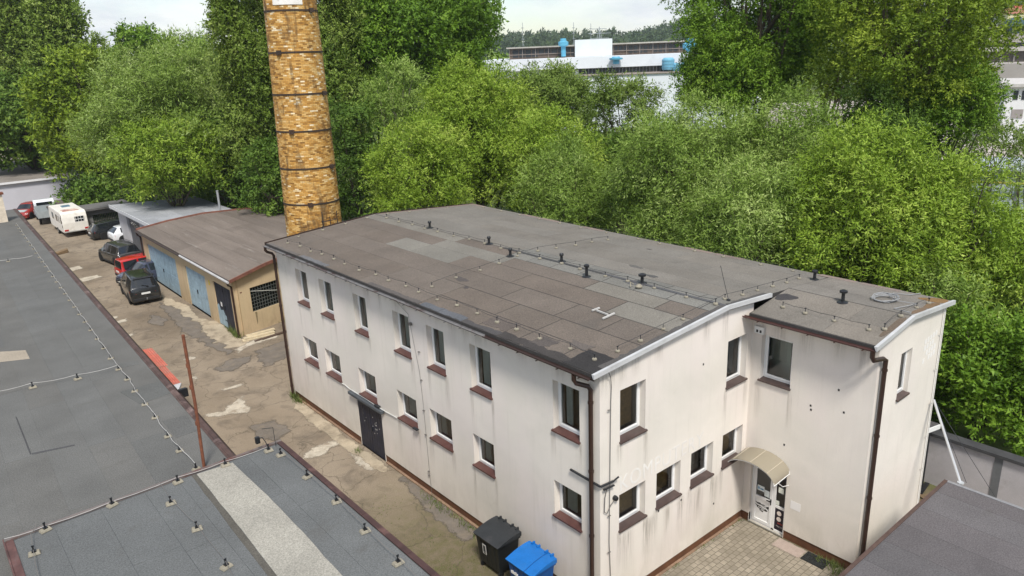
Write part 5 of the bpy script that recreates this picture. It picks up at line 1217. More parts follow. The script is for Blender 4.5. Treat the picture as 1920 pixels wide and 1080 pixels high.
# flatbed truck
tk = thing("small_truck", "small flatbed truck with white cab and grey sides, in front of the caravan", "truck", (-.25, 76.0, 0), R(86))
m = MB(); m.prism([(.9, .45), (.9, 1.75), (1.15, 2.05), (1.9, 2.05), (2.35, 1.3), (2.45, .9), (2.45, .45)], lambda a, b, h: (a, h, b), -.92, .92); m.build("cab", white_p, tk, bevel=.06)
m = MB(); m.box(.88, .905, -.7, .7, 1.3, 1.8); m.hexa([(2.36, -.8, 1.32), (2.38, -.8, 1.32), (2.38, .8, 1.32), (2.36, .8, 1.32), (1.95, -.75, 1.98), (1.98, -.75, 1.98), (1.98, .75, 1.98), (1.95, .75, 1.98)]); m.box(1.2, 1.9, -.93, -.915, 1.3, 1.8); m.box(1.2, 1.9, .915, .93, 1.3, 1.8); m.build("window", car_glass, tk)
bedm = M("bed_grey", (.30, .33, .34), .6, .15, 3)
m = MB(); m.box(-2.4, .82, -.98, .98, .72, .84); m.box(-2.4, .82, -.98, -.93, .845, 1.35); m.box(-2.4, .82, .93, .98, .845, 1.35); m.box(-2.4, -2.35, -.925, .925, .845, 1.35); m.box(.77, .82, -.925, .925, .845, 1.5)
for x in (-1.6, -.8, 0): m.box(x-.03, x+.03, .981, 1.0, .75, 1.35); m.box(x-.03, x+.03, -1.0, -.981, .75, 1.35)
m.build("flatbed", bedm, tk)
m = MB(); m.box(-2.3, 2.2, -.4, -.25, .5, .7); m.box(-2.3, 2.2, .25, .4, .5, .7); m.build("chassis", dark_metal, tk)
for x in (-1.6, 1.7):
    for s in (-1, 1):
        m = MB(); m.lathe([(.12, -.1), (.34, -.1), (.36, 0), (.34, .1), (.12, .1)], 20, axis='y'); wo_ = m.build("wheel", tyre_m, tk, (x, s*.8, .36), smooth=True)
        m = MB(); m.lathe([(0, s*.105), (.2, s*.105), (.2, s*.05), (0, s*.05)], 16, axis='y'); m.build("rim", rim_m, wo_)
# ------------------------------------------------------------------ ground, yard, paving
def ground_mat():
    m, nt, b = newmat("yard_asphalt")
    v = coords(nt); f1 = noise(nt, v, .16, 7, .6, .4); f2 = noise(nt, v, .9, 8, .65, .6); f3 = noise(nt, v, 30, 3, .7); f4 = noise(nt, v, 3.2, 6, .7, .3)
    c = ramp(nt, f1, [(.30, (.170, .136, .100)), (.50, (.255, .208, .155)), (.68, (.315, .262, .20))])
    c = mixc(nt, ramp(nt, f2, [(.50, (0, 0, 0)), (.66, (.8, .8, .8))]), c, (.150, .124, .097))
    c = mixc(nt, ramp(nt, f4, [(.60, (0, 0, 0)), (.75, (.7, .7, .7))]), c, (.345, .293, .228))
    # mossy dirt in the passage beside the building
    sp = nt.nodes.new("ShaderNodeSeparateXYZ"); nt.links.new(v, sp.inputs[0])
    my = nt.nodes.new("ShaderNodeMapRange"); my.inputs[1].default_value = 11; my.inputs[2].default_value = 5; nt.links.new(sp.outputs[1], my.inputs[0])
    c = mixc(nt, math_(nt, 'MULTIPLY', my.outputs[0], .8), c, mixc(nt, ramp(nt, f4, [(.38, (0, 0, 0)), (.62, (1, 1, 1))]), (.140, .115, .075), (.088, .086, .030)))
    # wide land beyond is grass and earth
    far = nt.nodes.new("ShaderNodeMapRange"); far.inputs[1].default_value = 12.2; far.inputs[2].default_value = 13.2; nt.links.new(sp.outputs[0], far.inputs[0])
    c = mixc(nt, far.outputs[0], c, mixc(nt, ramp(nt, f2, [(.4, (0, 0, 0)), (.6, (1, 1, 1))]), (.05, .075, .015), (.10, .13, .03)))
    c = mixc(nt, 1.0, c, ramp(nt, f3, [(.3, (.74,)*3), (.7, (1.24,)*3)]), 'MULTIPLY')
    vo = nt.nodes.new("ShaderNodeTexVoronoi"); vo.feature = 'DISTANCE_TO_EDGE'; vo.inputs['Scale'].default_value = .55
    wv = nt.nodes.new("ShaderNodeVectorMath"); wv.operation = 'ADD'
    nz = nt.nodes.new("ShaderNodeTexNoise"); nz.inputs['Scale'].default_value = 1.3; nz.inputs['Detail'].default_value = 6; nt.links.new(v, nz.inputs['Vector'])
    nt.links.new(v, wv.inputs[0]); nt.links.new(nz.outputs['Color'], wv.inputs[1]); nt.links.new(wv.outputs[0], vo.inputs['Vector'])
    c = mixc(nt, math_(nt, 'MULTIPLY', math_(nt, 'LESS_THAN', vo.outputs['Distance'], .010), .45), c, (.07, .06, .045))
    nt.links.new(c, b.inputs['Base Color']); b.inputs['Roughness'].default_value = .95; b.inputs['Specular IOR Level'].default_value = .15
    bump(nt, b, f3, .3, .02); return m
m = MB(); m.add([(-1450, -1450, 0), (1450, -1450, 0), (1450, 1450, 0), (-1450, 1450, 0)], [(0, 1, 2, 3)])
g = m.build("ground", ground_mat(), recalc=False); g["kind"] = "structure"
lift_n = [0]
def yard_patch(pix, mat, name="yard_patch", seed=0, jit=.09, world=False, step=.35):
    r2 = random.Random(seed); P3 = [Vector((*q, 0)) for q in pix] if world else [at(a, b, z=0) for a, b in pix]; pts = []
    for a, b in zip(P3, P3[1:]+P3[:1]):
        n = max(2, int((b-a).length/step))
        for i in range(n):
            p = a.lerp(b, i/n); pts.append((p.x+r2.gauss(0, jit), p.y+r2.gauss(0, jit)))
    lift_n[0] += 1; z = .004*(1+lift_n[0] % 3)+.0005*lift_n[0]
    A_ = np.array(pts); B_ = np.roll(A_, -1, 0); gs = .13
    X, Y = np.meshgrid(np.arange(A_[:, 0].min()-.3, A_[:, 0].max()+.3, gs), np.arange(A_[:, 1].min()-.3, A_[:, 1].max()+.3, gs)); Q = np.stack([X.ravel(), Y.ravel()], 1)
    dmin = np.full(len(Q), 9.0); ins = np.zeros(len(Q), bool)
    for a, b in zip(A_, B_):
        ab = b-a; t = np.clip(((Q-a) @ ab)/(ab @ ab+1e-9), 0, 1); dmin = np.minimum(dmin, np.hypot(*(Q-a-t[:, None]*ab).T))
        c = (a[1] > Q[:, 1]) != (b[1] > Q[:, 1]); ins ^= c & (Q[:, 0] < (b[0]-a[0])*(Q[:, 1]-a[1])/(b[1]-a[1]+1e-12)+a[0])
    sd = np.where(ins, dmin, -dmin).reshape(X.shape); keep = sd > -.2; idx = -np.ones(X.shape, int); idx[keep] = np.arange(keep.sum())
    vs = [(x, y, z) for x, y in zip(X[keep], Y[keep])]; fs = []
    for r_ in range(X.shape[0]-1):
        for c_ in range(X.shape[1]-1):
            q = (idx[r_, c_], idx[r_, c_+1], idx[r_+1, c_+1], idx[r_+1, c_])
            if min(q) >= 0: fs.append(tuple(int(k) for k in q))
    mm = MB(); mm.add([tuple(float(k) for k in v) for v in vs], fs); o = mm.build(name, mat, recalc=False)
    a = o.data.attributes.new("rim", 'FLOAT', 'POINT'); a.data.foreach_set("value", np.clip(sd[keep]/.42+.38, 0, 1.2).astype(np.float32))
    if o.data.polygons[0].normal.z < 0: o.data.flip_normals()
    o["kind"] = "structure"; return o
def worn(m, lo=.25, hi=.62, amp=1.5):
    """patch whose rim crumbles away into the asphalt below"""
    nt = m.node_tree; b = nt.nodes["Principled BSDF"]; at_ = nt.nodes.new("ShaderNodeAttribute"); at_.attribute_name = "rim"
    v = coords(nt); f = noise(nt, v, 2.6, 8, .7, .4); f2 = noise(nt, v, 22, 3, .7)
    s_ = math_(nt, 'ADD', math_(nt, 'MULTIPLY', at_.outputs['Fac'], 1.0), math_(nt, 'MULTIPLY', math_(nt, 'SUBTRACT', f, .5), amp))
    s_ = math_(nt, 'ADD', s_, math_(nt, 'MULTIPLY', math_(nt, 'SUBTRACT', f2, .5), .5))
    tr = nt.nodes.new("ShaderNodeBsdfTransparent"); mx = nt.nodes.new("ShaderNodeMixShader")
    nt.links.new(ramp(nt, s_, [(lo, (0, 0, 0)), (hi, (1, 1, 1))]), mx.inputs[0]); nt.links.new(tr.outputs[0], mx.inputs[1]); nt.links.new(b.outputs[0], mx.inputs[2])
    nt.links.new(mx.outputs[0], nt.nodes['Material Output'].inputs[0]); return m
pc_light = M("cement_patch", (.47, .42, .34), .95, .2, 2, .2, 30, dirt=(.27, .22, .165), dscale=2.2, dlo=.50, dhi=.68)
pc_tan = M("apron_concrete", (.40, .335, .245), .95, .2, 1.2, .15, 30, dirt=(.19, .155, .11), dscale=1.5, dlo=.48, dhi=.7)
pc_dark = M("dark_asphalt", (.155, .134, .112), .95, .25, 1.5, .2, 30, dirt=(.2, .165, .125), dscale=2.5, dlo=.5, dhi=.68)
yard_patch([(300, 552), (352, 574), (372, 597), (412, 604), (440, 630), (470, 638), (452, 650), (415, 655), (382, 628), (345, 603), (318, 588)], pc_tan, "concrete_apron", 1, .06)
yard_patch([(556, 752), (575, 760), (680, 842), (735, 882), (716, 884), (668, 852), (640, 838), (590, 796), (553, 766)], pc_tan, "concrete_apron", 2, .04)
yard_patch([(-.9, 5.2), (-.07, 5.2), (-.07, 9.6), (-.35, 9.6)], pc_dark, "yard_patch", 20, .07, True)
for i, px in enumerate([[(388, 776), (420, 772), (440, 750), (455, 745), (458, 752), (470, 772), (448, 774), (425, 780), (392, 783)], [(568, 858), (590, 838), (630, 828), (640, 832), (612, 848), (585, 862)],
        [(655, 852), (672, 847), (700, 862), (716, 878), (690, 884), (672, 872)], [(345, 672), (362, 667), (368, 671), (350, 680)], [(413, 730), (452, 719), (456, 723), (420, 735)], [(362, 706), (372, 704), (374, 710), (362, 712)],
        [(228, 633), (250, 622), (250, 629), (234, 638)], [(213, 604), (236, 597), (240, 602), (216, 608)], [(205, 596), (220, 592), (222, 597), (206, 602)], [(440, 656), (470, 641), (520, 628), (522, 632), (470, 648), (448, 661)],
        [(150, 522), (182, 516), (190, 520), (152, 530)], [(120, 505), (150, 498), (155, 503), (125, 512)]]):
    yard_patch(px, pc_light, "cement_patch", 30+i, .05)
for i, px in enumerate([[(300, 568), (330, 580), (375, 610), (400, 640), (440, 660), (420, 668), (395, 650), (350, 628), (320, 600)], [(405, 690), (440, 672), (470, 670), (450, 690), (420, 700)], [(470, 660), (540, 640), (548, 665), (500, 690)], [(285, 590), (312, 602), (300, 615), (280, 608)],
        [(470, 800), (520, 790), (545, 812), (520, 830), (480, 822)]]):
    yard_patch(px, pc_dark, "dark_patch", 60+i, .12)
for mm_ in (pc_light, pc_tan, pc_dark): worn(mm_, *((.25, .42, .8) if mm_ is pc_tan else (.28, .55, 1.3)))
# block paving of the front yard
def paver_mat():
    m, nt, b = newmat("block_paving")
    v = coords(nt); br = nt.nodes.new("ShaderNodeTexBrick"); nt.links.new(v, br.inputs['Vector'])
    br.inputs['Color1'].default_value = (.27, .235, .185, 1); br.inputs['Color2'].default_value = (.36, .315, .25, 1); br.inputs['Mortar'].default_value = (.13, .115, .085, 1)
    br.inputs['Scale'].default_value = 1; br.inputs['Mortar Size'].default_value = .010; br.inputs['Brick Width'].default_value = .21; br.inputs['Row Height'].default_value = .17; br.offset = .5
    c = mixc(nt, ramp(nt, noise(nt, v, 1.1, 6, .65, .3), [(.42, (0, 0, 0)), (.68, (.75, .75, .75))]), br.outputs['Color'], (.16, .14, .105))
    nt.links.new(c, b.inputs['Base Color']); b.inputs['Roughness'].default_value = .92; b.inputs['Specular IOR Level'].default_value = .2
    bump(nt, b, br.outputs['Fac'], -.35, .01); return m
m = MB(); m.box(-3.0, W1-.055, -16, -.055, -.05, .03); m.box(W1-.054, 12.6, -16, -P-.03, -.05, .0295); o = m.build("paving", paver_mat()); o["kind"] = "structure"
m = MB(); m.box(W1-.55, W1-.1, -2.28, -1.42, .031, .045); tag(m.build("door_slab", M("slab_pink", (.36, .29, .25), .9, .15, 6, .1)), "pale pinkish slab set in the paving before the entrance", "slab")
m = MB(); m.box(W1-.52, W1-.06, -3.02, -2.33, .031, .05)
for i in range(7):
    for j in range(5): m.box(W1-.5+j*.09, W1-.44+j*.09, -2.99+i*.095, -2.93+i*.095, .0505, .062)
tag(m.build("door_mat", M("mat_black", (.018, .02, .02), .9, .5, 12, .3, 40)), "black ridged rubber mat on the paving beside the pale slab", "mat")

# ------------------------------------------------------------------ grass tufts and weeds
def blades(spots, name, col, seed):
    r2 = np.random.default_rng(seed); V = []; 
    for x, y, z, sx, sy, n, h in spots:
        for _ in range(n):
            a = r2.uniform(0, 6.28); px, py = x+r2.normal(0, sx), y+r2.normal(0, sy); hh = h*r2.uniform(.5, 1.2); w_ = .012; ln = hh*.6
            c, s = math.cos(a), math.sin(a); b_ = r2.uniform(0, 6.28)
            V += [(px-c*w_, py-s*w_, z), (px+c*w_, py+s*w_, z), (px+math.cos(b_)*ln, py+math.sin(b_)*ln, z+hh)]
    me = bpy.data.meshes.new(name); me.from_pydata(V, [], [(3*i, 3*i+1, 3*i+2) for i in range(len(V)//3)]); me.materials.append(col)
    o = bpy.data.objects.new(name, me); COL.objects.link(o); o["kind"] = "stuff"; return o
weed = M("weed_green", (.10, .135, .03), .7, .4, 5)
sp = [(-.12, 18.3, 0, .08, .25, 140, .3), (-.1, 18.75, 0, .05, .1, 90, .4), (-.2, 7.2, 0, .12, .6, 260, .12), (-.2, 5.4, 0, .12, .5, 200, .12), (-.4, 12.4, 0, .1, .1, 40, .15), (W1-.15, -3.1, .03, .08, .25, 120, .2), (6.1, -3.4, .03, .12, .2, 90, .16), (.98, 28.5, 0, .08, .3, 140, .4), (1.0, 29.2, 0, .05, .3, 90, .5), (4.2, 29.0, 0, .4, .15, 160, .3)]
sp += [(rnd.uniform(-3.8, -.3), rnd.uniform(1, 8.5), 0, .25, .35, 60, .05) for _ in range(26)]
sp += [(x_, -.1, .03, .3, .03, 40, .06) for x_ in (1.5, 3.0, 4.6, 6.1)]
blades(sp, "grass_tufts", weed, 4)

# ------------------------------------------------------------------ right side: low roof, boundary wall, lean-to, guy pole
zl_ = 2.8; lr = thing("low_store", "low store with dark sagging felt roof in the bottom right corner", "building")
m = MB(); m.box(-1.3, 8.15, -16, -5.25, 0, zl_-.16); m.build("wall", wall_white, lr)
m = MB(); m.box(-1.6, 8.35, -16.2, -5.02, zl_-.14, zl_, 0, (.05, .048, .05)); x = -1.55
while x < 8.3:
    x1 = min(8.33, x+1.02); kk = rnd.uniform(.9, 1.1); t_ = rnd.uniform(-.03, .03); m.box(x+.003, x1-.003, -16.1, -5.05, zl_-.001, zl_+.005, 0, (.108*kk*(1+t_), .102*kk, .105*kk)); x += 1.02
m.build("roof", felt, lr)
m = MB(); m.box(-1.6, 8.36, -5.018, -4.99, zl_-.12, zl_+.03); m.box(-1.6, 8.36, -5.08, -5.019, zl_+.008, zl_+.028); m.build("eave_flashing", M("flashing_store", (.085, .052, .042), .6, .3, 4), lr)
m = MB(); m.box(8.351, 8.38, -16.2, -5.0, zl_-.12, zl_+.025); m.box(8.29, 8.35, -16.2, -5.085, zl_+.007, zl_+.022); m.build("edge_flashing", M("flashing_greyish", (.24, .24, .25), .6, .2, 4), lr)
bw = thing("boundary_wall", "grey rendered boundary wall with dark coping, behind the wing", "wall")
m = MB(); m.box(12.68, 12.9, -22, 30, 0, 1.78); m.build("panel", M("wall_lilac", (.43, .41, .42), .9, .12, 1.5, .06, 40, dirt=(.3, .28, .27), dlo=.55, dhi=.8), bw)
m = MB()
for y in np.arange(-21.5, 28, 2.65): m.box(12.66, 12.679, float(y)+.43, float(y)+.66, 0, 1.78)
m.build("pilaster", M("pilaster_grey", (.13, .135, .14), .9, .15, 3), bw)
m = MB(); m.box(12.58, 13.0, -22.1, 30, 1.781, 1.89); m.build("coping", M("coping_dark", (.05, .05, .052), .9, .25, 2, .1), bw)
lt = thing("lean_to", "small lean-to roof with white edge between the wing and the boundary wall", "lean-to")
m = MB(); m.hexa([(10.6, -3.1, 2.5), (12.4, -3.3, 2.3), (12.4, -.8, 2.3), (10.6, -.8, 2.5), (10.6, -3.1, 2.6), (12.4, -3.3, 2.4), (12.4, -.8, 2.4), (10.6, -.8, 2.6)], 0, (.09, .085, .085)); m.build("roof", felt, lt)
m = MB(); m.bar((10.6, -3.14, 2.5), (12.42, -3.34, 2.3), .05, .14); m.build("edge_board", white_pvc, lt)
m = MB(); m.tube([(12.3, -3.1, 0), (12.3, -3.1, 2.3)], .04, 6); m.tube([(10.7, -3.0, 0), (10.7, -3.0, 2.5)], .04, 6); m.build("post", dark_metal, lt)
m = MB(); a = at(1801, 906, z=zl_); b_ = at(1751, 750, y=-P-.12); m.tube([tuple(a), tuple(b_)], .035, 8); m.lathe([(.09, 0), (.09, .03)], 8, a); tag(m.build("guy_pole", M("pole_silver", (.6, .61, .62), .35, .1, 3, metal=.5), smooth=True), "slanting silver pole from the store roof to the wing corner", "pole")
for (q1, lb) in (((1865, 930), "thin dark guy wire from the wing corner to the store roof edge"), ((1812, 905), "thin dark guy wire close beside the slanting silver pole")):
    a = at(*q1, z=zl_); m = MB(); m.tube([tuple(a), tuple(b_)], .008, 5); tag(m.build("guy_wire", dark_metal), lb, "wire")
m = MB()
for i in range(9): a = Vector((11.6+rnd.uniform(-.7, .7), -3.6+rnd.uniform(-.5, .3), .03)); d = Vector((rnd.uniform(-1, 1), rnd.uniform(-1, 1), .05))*.35; m.bar(a-d, a+d, .12, .04)
tag(m.build("timber_litter", M("litter", (.17, .12, .07), .9, .4, 3)), "scattered old boards on the ground beside the boundary wall", "boards")
m = MB(); p = at(1738, 925, z=0); m.bar(p+Vector((-.3, .1, .09)), p+Vector((.5, .2, .09)), .14, .03); tag(m.build("dark_board", black_plastic), "black board lying behind the wing corner", "boards")
# ------------------------------------------------------------------ trees
def leaf_mat(name, lo, mid, hi, trans=.2, gloss=.22):
    m = bpy.data.materials.new(name); m.use_nodes = True; nt = m.node_tree; b = nt.nodes["Principled BSDF"]
    a = nt.nodes.new("ShaderNodeAttribute"); a.attribute_name = "var"
    c = ramp(nt, a.outputs['Fac'], [(.05, lo), (.5, mid), (.95, hi)])
    nt.links.new(c, b.inputs['Base Color']); b.inputs['Roughness'].default_value = .55; b.inputs['Specular IOR Level'].default_value = gloss
    tl = nt.nodes.new("ShaderNodeBsdfTranslucent"); c2 = mixc(nt, 1.0, c, (1.0, 1.0, .55), 'MULTIPLY'); nt.links.new(c2, tl.inputs[0])
    mx = nt.nodes.new("ShaderNodeMixShader"); mx.inputs[0].default_value = trans
    nt.links.new(b.outputs[0], mx.inputs[1]); nt.links.new(tl.outputs[0], mx.inputs[2]); nt.links.new(mx.outputs[0], nt.nodes['Material Output'].inputs[0]); return m
LM = {'willow': leaf_mat("leaf_willow", (0.098, 0.167, 0.025), (0.201, 0.305, 0.048), (0.414, 0.506, 0.172)),
      'yellow': leaf_mat("leaf_yellow_willow", (0.103, 0.178, 0.016), (0.218, 0.333, 0.03), (0.414, 0.506, 0.098)),
      'broad': leaf_mat("leaf_broad", (0.063, 0.132, 0.011), (0.127, 0.236, 0.018), (0.253, 0.38, 0.046)),
      'maple': leaf_mat("leaf_maple", (0.086, 0.144, 0.011), (0.167, 0.247, 0.018), (0.322, 0.402, 0.046)),
      'poplar': leaf_mat("leaf_poplar", (.078, .135, .017), (.165, .245, .032), (.32, .39, .11)),
      'olive': leaf_mat("leaf_olive", (0.081, 0.132, 0.021), (0.155, 0.236, 0.037), (0.31, 0.391, 0.115)),
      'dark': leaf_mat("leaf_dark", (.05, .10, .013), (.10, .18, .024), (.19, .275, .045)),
      'conifer': leaf_mat("leaf_far_wood", (.03, .055, .022), (.055, .09, .035), (.09, .13, .045)),
      'silver': leaf_mat("leaf_silver", (.10, .165, .026), (.205, .305, .050), (.42, .50, .20))}
bark = M("bark", (.085, .068, .05), .95, .35, 3, .2, 20, stretch=(3, 3, .6)); bark_pale = M("bark_pale", (.26, .23, .18), .9, .3, 3, .2, 20)
def foliage(name, lobes, seed, ln, wd, cover, up=.25, droop=.0, spray=.6, cap=90000, nper=9, rag=.22):
    g = np.random.default_rng(seed); lobes = np.array(lobes, float)
    area = 4*np.pi*lobes[:, 3]*(lobes[:, 3]+lobes[:, 4])/2
    n = int(min(cap, cover*area.sum()/(.5*ln*wd))); ns = max(20, n//nper)
    li = g.choice(len(lobes), ns, p=area/area.sum())
    d = g.normal(size=(ns, 3)); d[:, 2] += .25; d /= np.linalg.norm(d, axis=1)[:, None]
    # ragged lobe outline from a few random bumps
    bd = g.normal(size=(7, 3)); bd /= np.linalg.norm(bd, axis=1)[:, None]; bump_ = np.zeros(ns)
    for k in range(7): bump_ += rag*np.clip((d*np.roll(bd[k], 0)).sum(1)-.55+.3*np.sin(li*1.7+k), 0, 1)*1.4
    rr = (1-.55*g.random(ns)**1.8)*(1+bump_-.08)
    # leaves gather in smaller clumps over every lobe, denser on the side that gets the light
    nsub = 11; sd_ = g.normal(size=(len(lobes), nsub, 3)); sd_[:, :, 2] += .3; sd_ /= np.linalg.norm(sd_, axis=2)[:, :, None]
    sr = g.uniform(.26, .5, (len(lobes), nsub)); si = g.integers(0, nsub, ns)
    R3 = np.stack([lobes[li, 3], lobes[li, 3], lobes[li, 4]], 1)
    core = g.random(ns) < .08
    P = lobes[li, :3]+sd_[li, si]*R3*(.74+.5*bump_)[:, None]+d*R3*(sr[li, si]*(.55+.5*g.random(ns)))[:, None]
    P[core] = (lobes[li, :3]+d*rr[:, None]*R3*.7)[core]
    d = np.where(core[:, None], d, d*.75+sd_[li, si]*.35); d /= np.linalg.norm(d, axis=1)[:, None]
    ax = d*.8+g.normal(size=(ns, 3))*.45; ax[:, 2] += up; ax /= np.linalg.norm(ax, axis=1)[:, None]
    sv = g.normal(0, .07, ns)+g.normal(0, .10, (len(lobes), nsub))[li, si]+g.normal(0, .08, len(lobes))[li]
    t = g.random((ns, nper)); L_ = spray*(.6+.8*g.random(ns))
    pos = P[:, None, :]+ax[:, None, :]*(t*L_[:, None])[:, :, None]
    pos[:, :, 2] -= droop*(t*L_[:, None])**2
    pos += g.normal(0, ln*.35, pos.shape)
    pos = pos.reshape(-1, 3); N_ = len(pos)
    axr = np.repeat(ax, nper, 0); ld = axr*.6+g.normal(size=(N_, 3))*.7; ld[:, 2] -= droop*.5
    ld /= np.linalg.norm(ld, axis=1)[:, None]
    nr = np.repeat(d, nper, 0)*1.2+g.normal(size=(N_, 3))*.33; nr[:, 2] += .25
    sd = np.cross(ld, nr); sd /= np.linalg.norm(sd, axis=1)[:, None]+1e-9
    l_ = ln*(.65+.7*g.random(N_))[:, None]; w_ = wd*(.65+.7*g.random(N_))[:, None]
    V = np.stack([pos-sd*w_*.5, pos+sd*w_*.5, pos+ld*l_], 1).reshape(-1, 3)
    me = bpy.data.meshes.new(name); me.vertices.add(3*N_); me.vertices.foreach_set("co", V.astype(np.float32).ravel())
    me.loops.add(3*N_); me.loops.foreach_set("vertex_index", np.arange(3*N_, dtype=np.int32))
    me.polygons.add(N_); me.polygons.foreach_set("loop_start", np.arange(0, 3*N_, 3, dtype=np.int32)); 
    me.update(calc_edges=True)
    at_ = me.attributes.new("var", 'FLOAT', 'FACE'); at_.data.foreach_set("value", np.clip(.5+np.repeat(sv, nper)+g.normal(0, .10, N_), 0, 1).astype(np.float32))
    return me
def crown_lobes(seed, top, bot, rad, kind, x=0, y=0):
    g = np.random.default_rng(seed); out = []; H = top-bot
    if kind == 'column':
        n = max(8, int(H/1.3))
        for i in range(n):
            f = (i+.5)/n; r = rad*(.55+.45*math.sin(math.pi*min(1, f*1.1+.12)))*(1-.6*max(0, f-.7)/.3)
            for k in range(3):
                a = g.uniform(0, 6.28); out.append((x+math.cos(a)*r*.55, y+math.sin(a)*r*.55, bot+H*f+g.uniform(-.5, .5), r*g.uniform(.42, .62), r*g.uniform(.7, 1.05)))
    else:
        cz = (top+bot)/2; n = int(17+rad*2.8)
        if kind == 'open': n = int(n*.75)
        for i in range(n):
            z = 1-2*(i+.5)/n*.82; th = i*2.39996+g.uniform(-.5, .5); s = math.sqrt(max(0, 1-z*z)); r = rad*g.uniform(.25, .40)
            k = g.uniform(.66, .90); rz = min(r*.85, H*.3)
            out.append((x+math.cos(th)*s*rad*k, y+math.sin(th)*s*rad*k, cz+z*(H/2-rz*.8)*g.uniform(.88, 1.05), r, rz))
        if kind != 'open': out.append((x, y, cz-H*.04, rad*.58, H*.31))
    return out
def tree(label, sp, px, top_py, bot_py, hw_px, D, seed, kind='round', cat="tree", name=None, lean=0, lsc=1.0, cover=1.0, extra=(), trunk=True, tr_r=None, bk=None, low=None, rag=.22, fade=None):
    ym = (max(top_py, 0)+bot_py)/2; p = at(px, ym, D=D); top = at(px, top_py, D=D).z; bot = at(px, bot_py, D=D).z
    rad = hw_px*D*1.02/F_PX
    if low is not None: bot = low
    t = thing(name or ("poplar_tree" if kind == 'column' else "tree"), label, cat, (p.x, p.y, 0))
    lobes = crown_lobes(seed, top, bot, rad, kind)
    ln = max(.155, D*.0038)*lsc
    pr = {'willow': (1.0, .30, .10, .22, .75), 'yellow': (1.0, .36, .15, .15, .7), 'silver': (1.0, .30, .10, .2, .7), 'poplar': (.85, .62, .5, .0, .55), 'broad': (1.0, .62, .15, .05, .55), 'maple': (1.05, .62, .1, .05, .55), 'olive': (.95, .40, .2, .12, .7), 'dark': (.95, .6, .15, .05, .5)}[sp]
    me = foliage("crown", lobes, seed, ln*pr[0], ln*pr[0]*pr[1], cover*.92, pr[2], pr[3], pr[4]*(1 if D < 60 else 1.3), 110000, rag=rag)
    me.materials.append(LM[sp]); o = bpy.data.objects.new("crown", me); COL.objects.link(o); o.parent = t
    if trunk:
        g = np.random.default_rng(seed+99); m = MB(); r0 = tr_r or max(.12, rad*.062); hz = bot+(top-bot)*(.55 if kind != 'column' else .9)
        path = [(g.normal(0, .08)*i*(i > 0), g.normal(0, .08)*i*(i > 0), hz*i/6-.05*(i == 0)) for i in range(7)]
        m.tube(path, [r0*(1-.13*i) for i in range(7)], 8)
        if kind != 'column':
            for (lx, ly, lz, lr, _) in lobes[:16]:
                i = int(g.integers(2, 6)); a = Vector(path[i]); b = Vector((lx, ly, lz)); md = a.lerp(b, .5)+Vector((0, 0, -.08*(b-a).length)); 
                q = b+(b-Vector((0, 0, (top+bot)/2))).normalized()*lr*.45
                m.tube([a, a.lerp(md, .6), md, md.lerp(b, .6), b, q], [r0*.42, r0*.34, r0*.27, r0*.19, r0*.12, r0*.05], 6)
        m.build("trunk", bk or bark, t, smooth=True, sharp=0)
    return t
T = tree
# far left
T("tall Lombardy poplar at the left picture edge, top out of frame", 'poplar', 18, -150, 240, 50, 118, 11, 'column')
T("tall poplar with brighter foliage beside the left-edge poplar", 'poplar', 112, -100, 215, 48, 112, 12, 'column')
T("slim leaning poplar between the left poplars and the sky gap", 'poplar', 64, 20, 230, 30, 124, 13, 'column')
T("dark rounded tree low at the left edge behind the far hall", 'dark', 45, 140, 305, 78, 106, 14, low=1.5)
T("drooping pale birch in front of the left poplars", 'olive', 128, 105, 290, 42, 101, 15, 'column', bk=bark_pale)
T("yellow-green maple behind the far end of the yard", 'maple', 168, 88, 380, 76, 93, 16, low=1.2)
T("small maple filling the gap beside the far hall wall", 'maple', 205, 210, 390, 48, 90, 17, low=.6)
T("dark treetop showing against the sky left of the big willow", 'broad', 272, 44, 200, 48, 122, 18)
T("thin feathery tree against the sky beside the maple", 'olive', 192, 58, 230, 28, 126, 19, 'open', cover=.8)
T("low dark shrub at the foot of the far hall wall", 'dark', 172, 335, 392, 34, 86, 20, cat="shrub", name="shrub", low=.2)
# willow group behind the garages
T("large silvery willow behind the grey garage", 'silver', 318, 78, 402, 124, 74, 21, low=2.2, lsc=.95)
T("upper willow crown between the silvery willow and the poplar", 'willow', 380, 70, 300, 74, 82, 22)
T("yellow-green willow bough in front, low over the garage roof", 'yellow', 322, 215, 398, 80, 69, 23, low=3.2)
T("tall dark Lombardy poplar left of the brick chimney", 'poplar', 463, -230, 330, 48, 66, 24, 'column', bk=bark_pale)
T("second Lombardy poplar close behind the chimney's left side", 'poplar', 512, -230, 330, 44, 70, 25, 'column')
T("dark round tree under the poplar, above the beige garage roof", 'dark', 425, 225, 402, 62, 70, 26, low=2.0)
T("dark tree directly left of the chimney foot", 'dark', 505, 255, 420, 48, 58, 27, low=2.0)
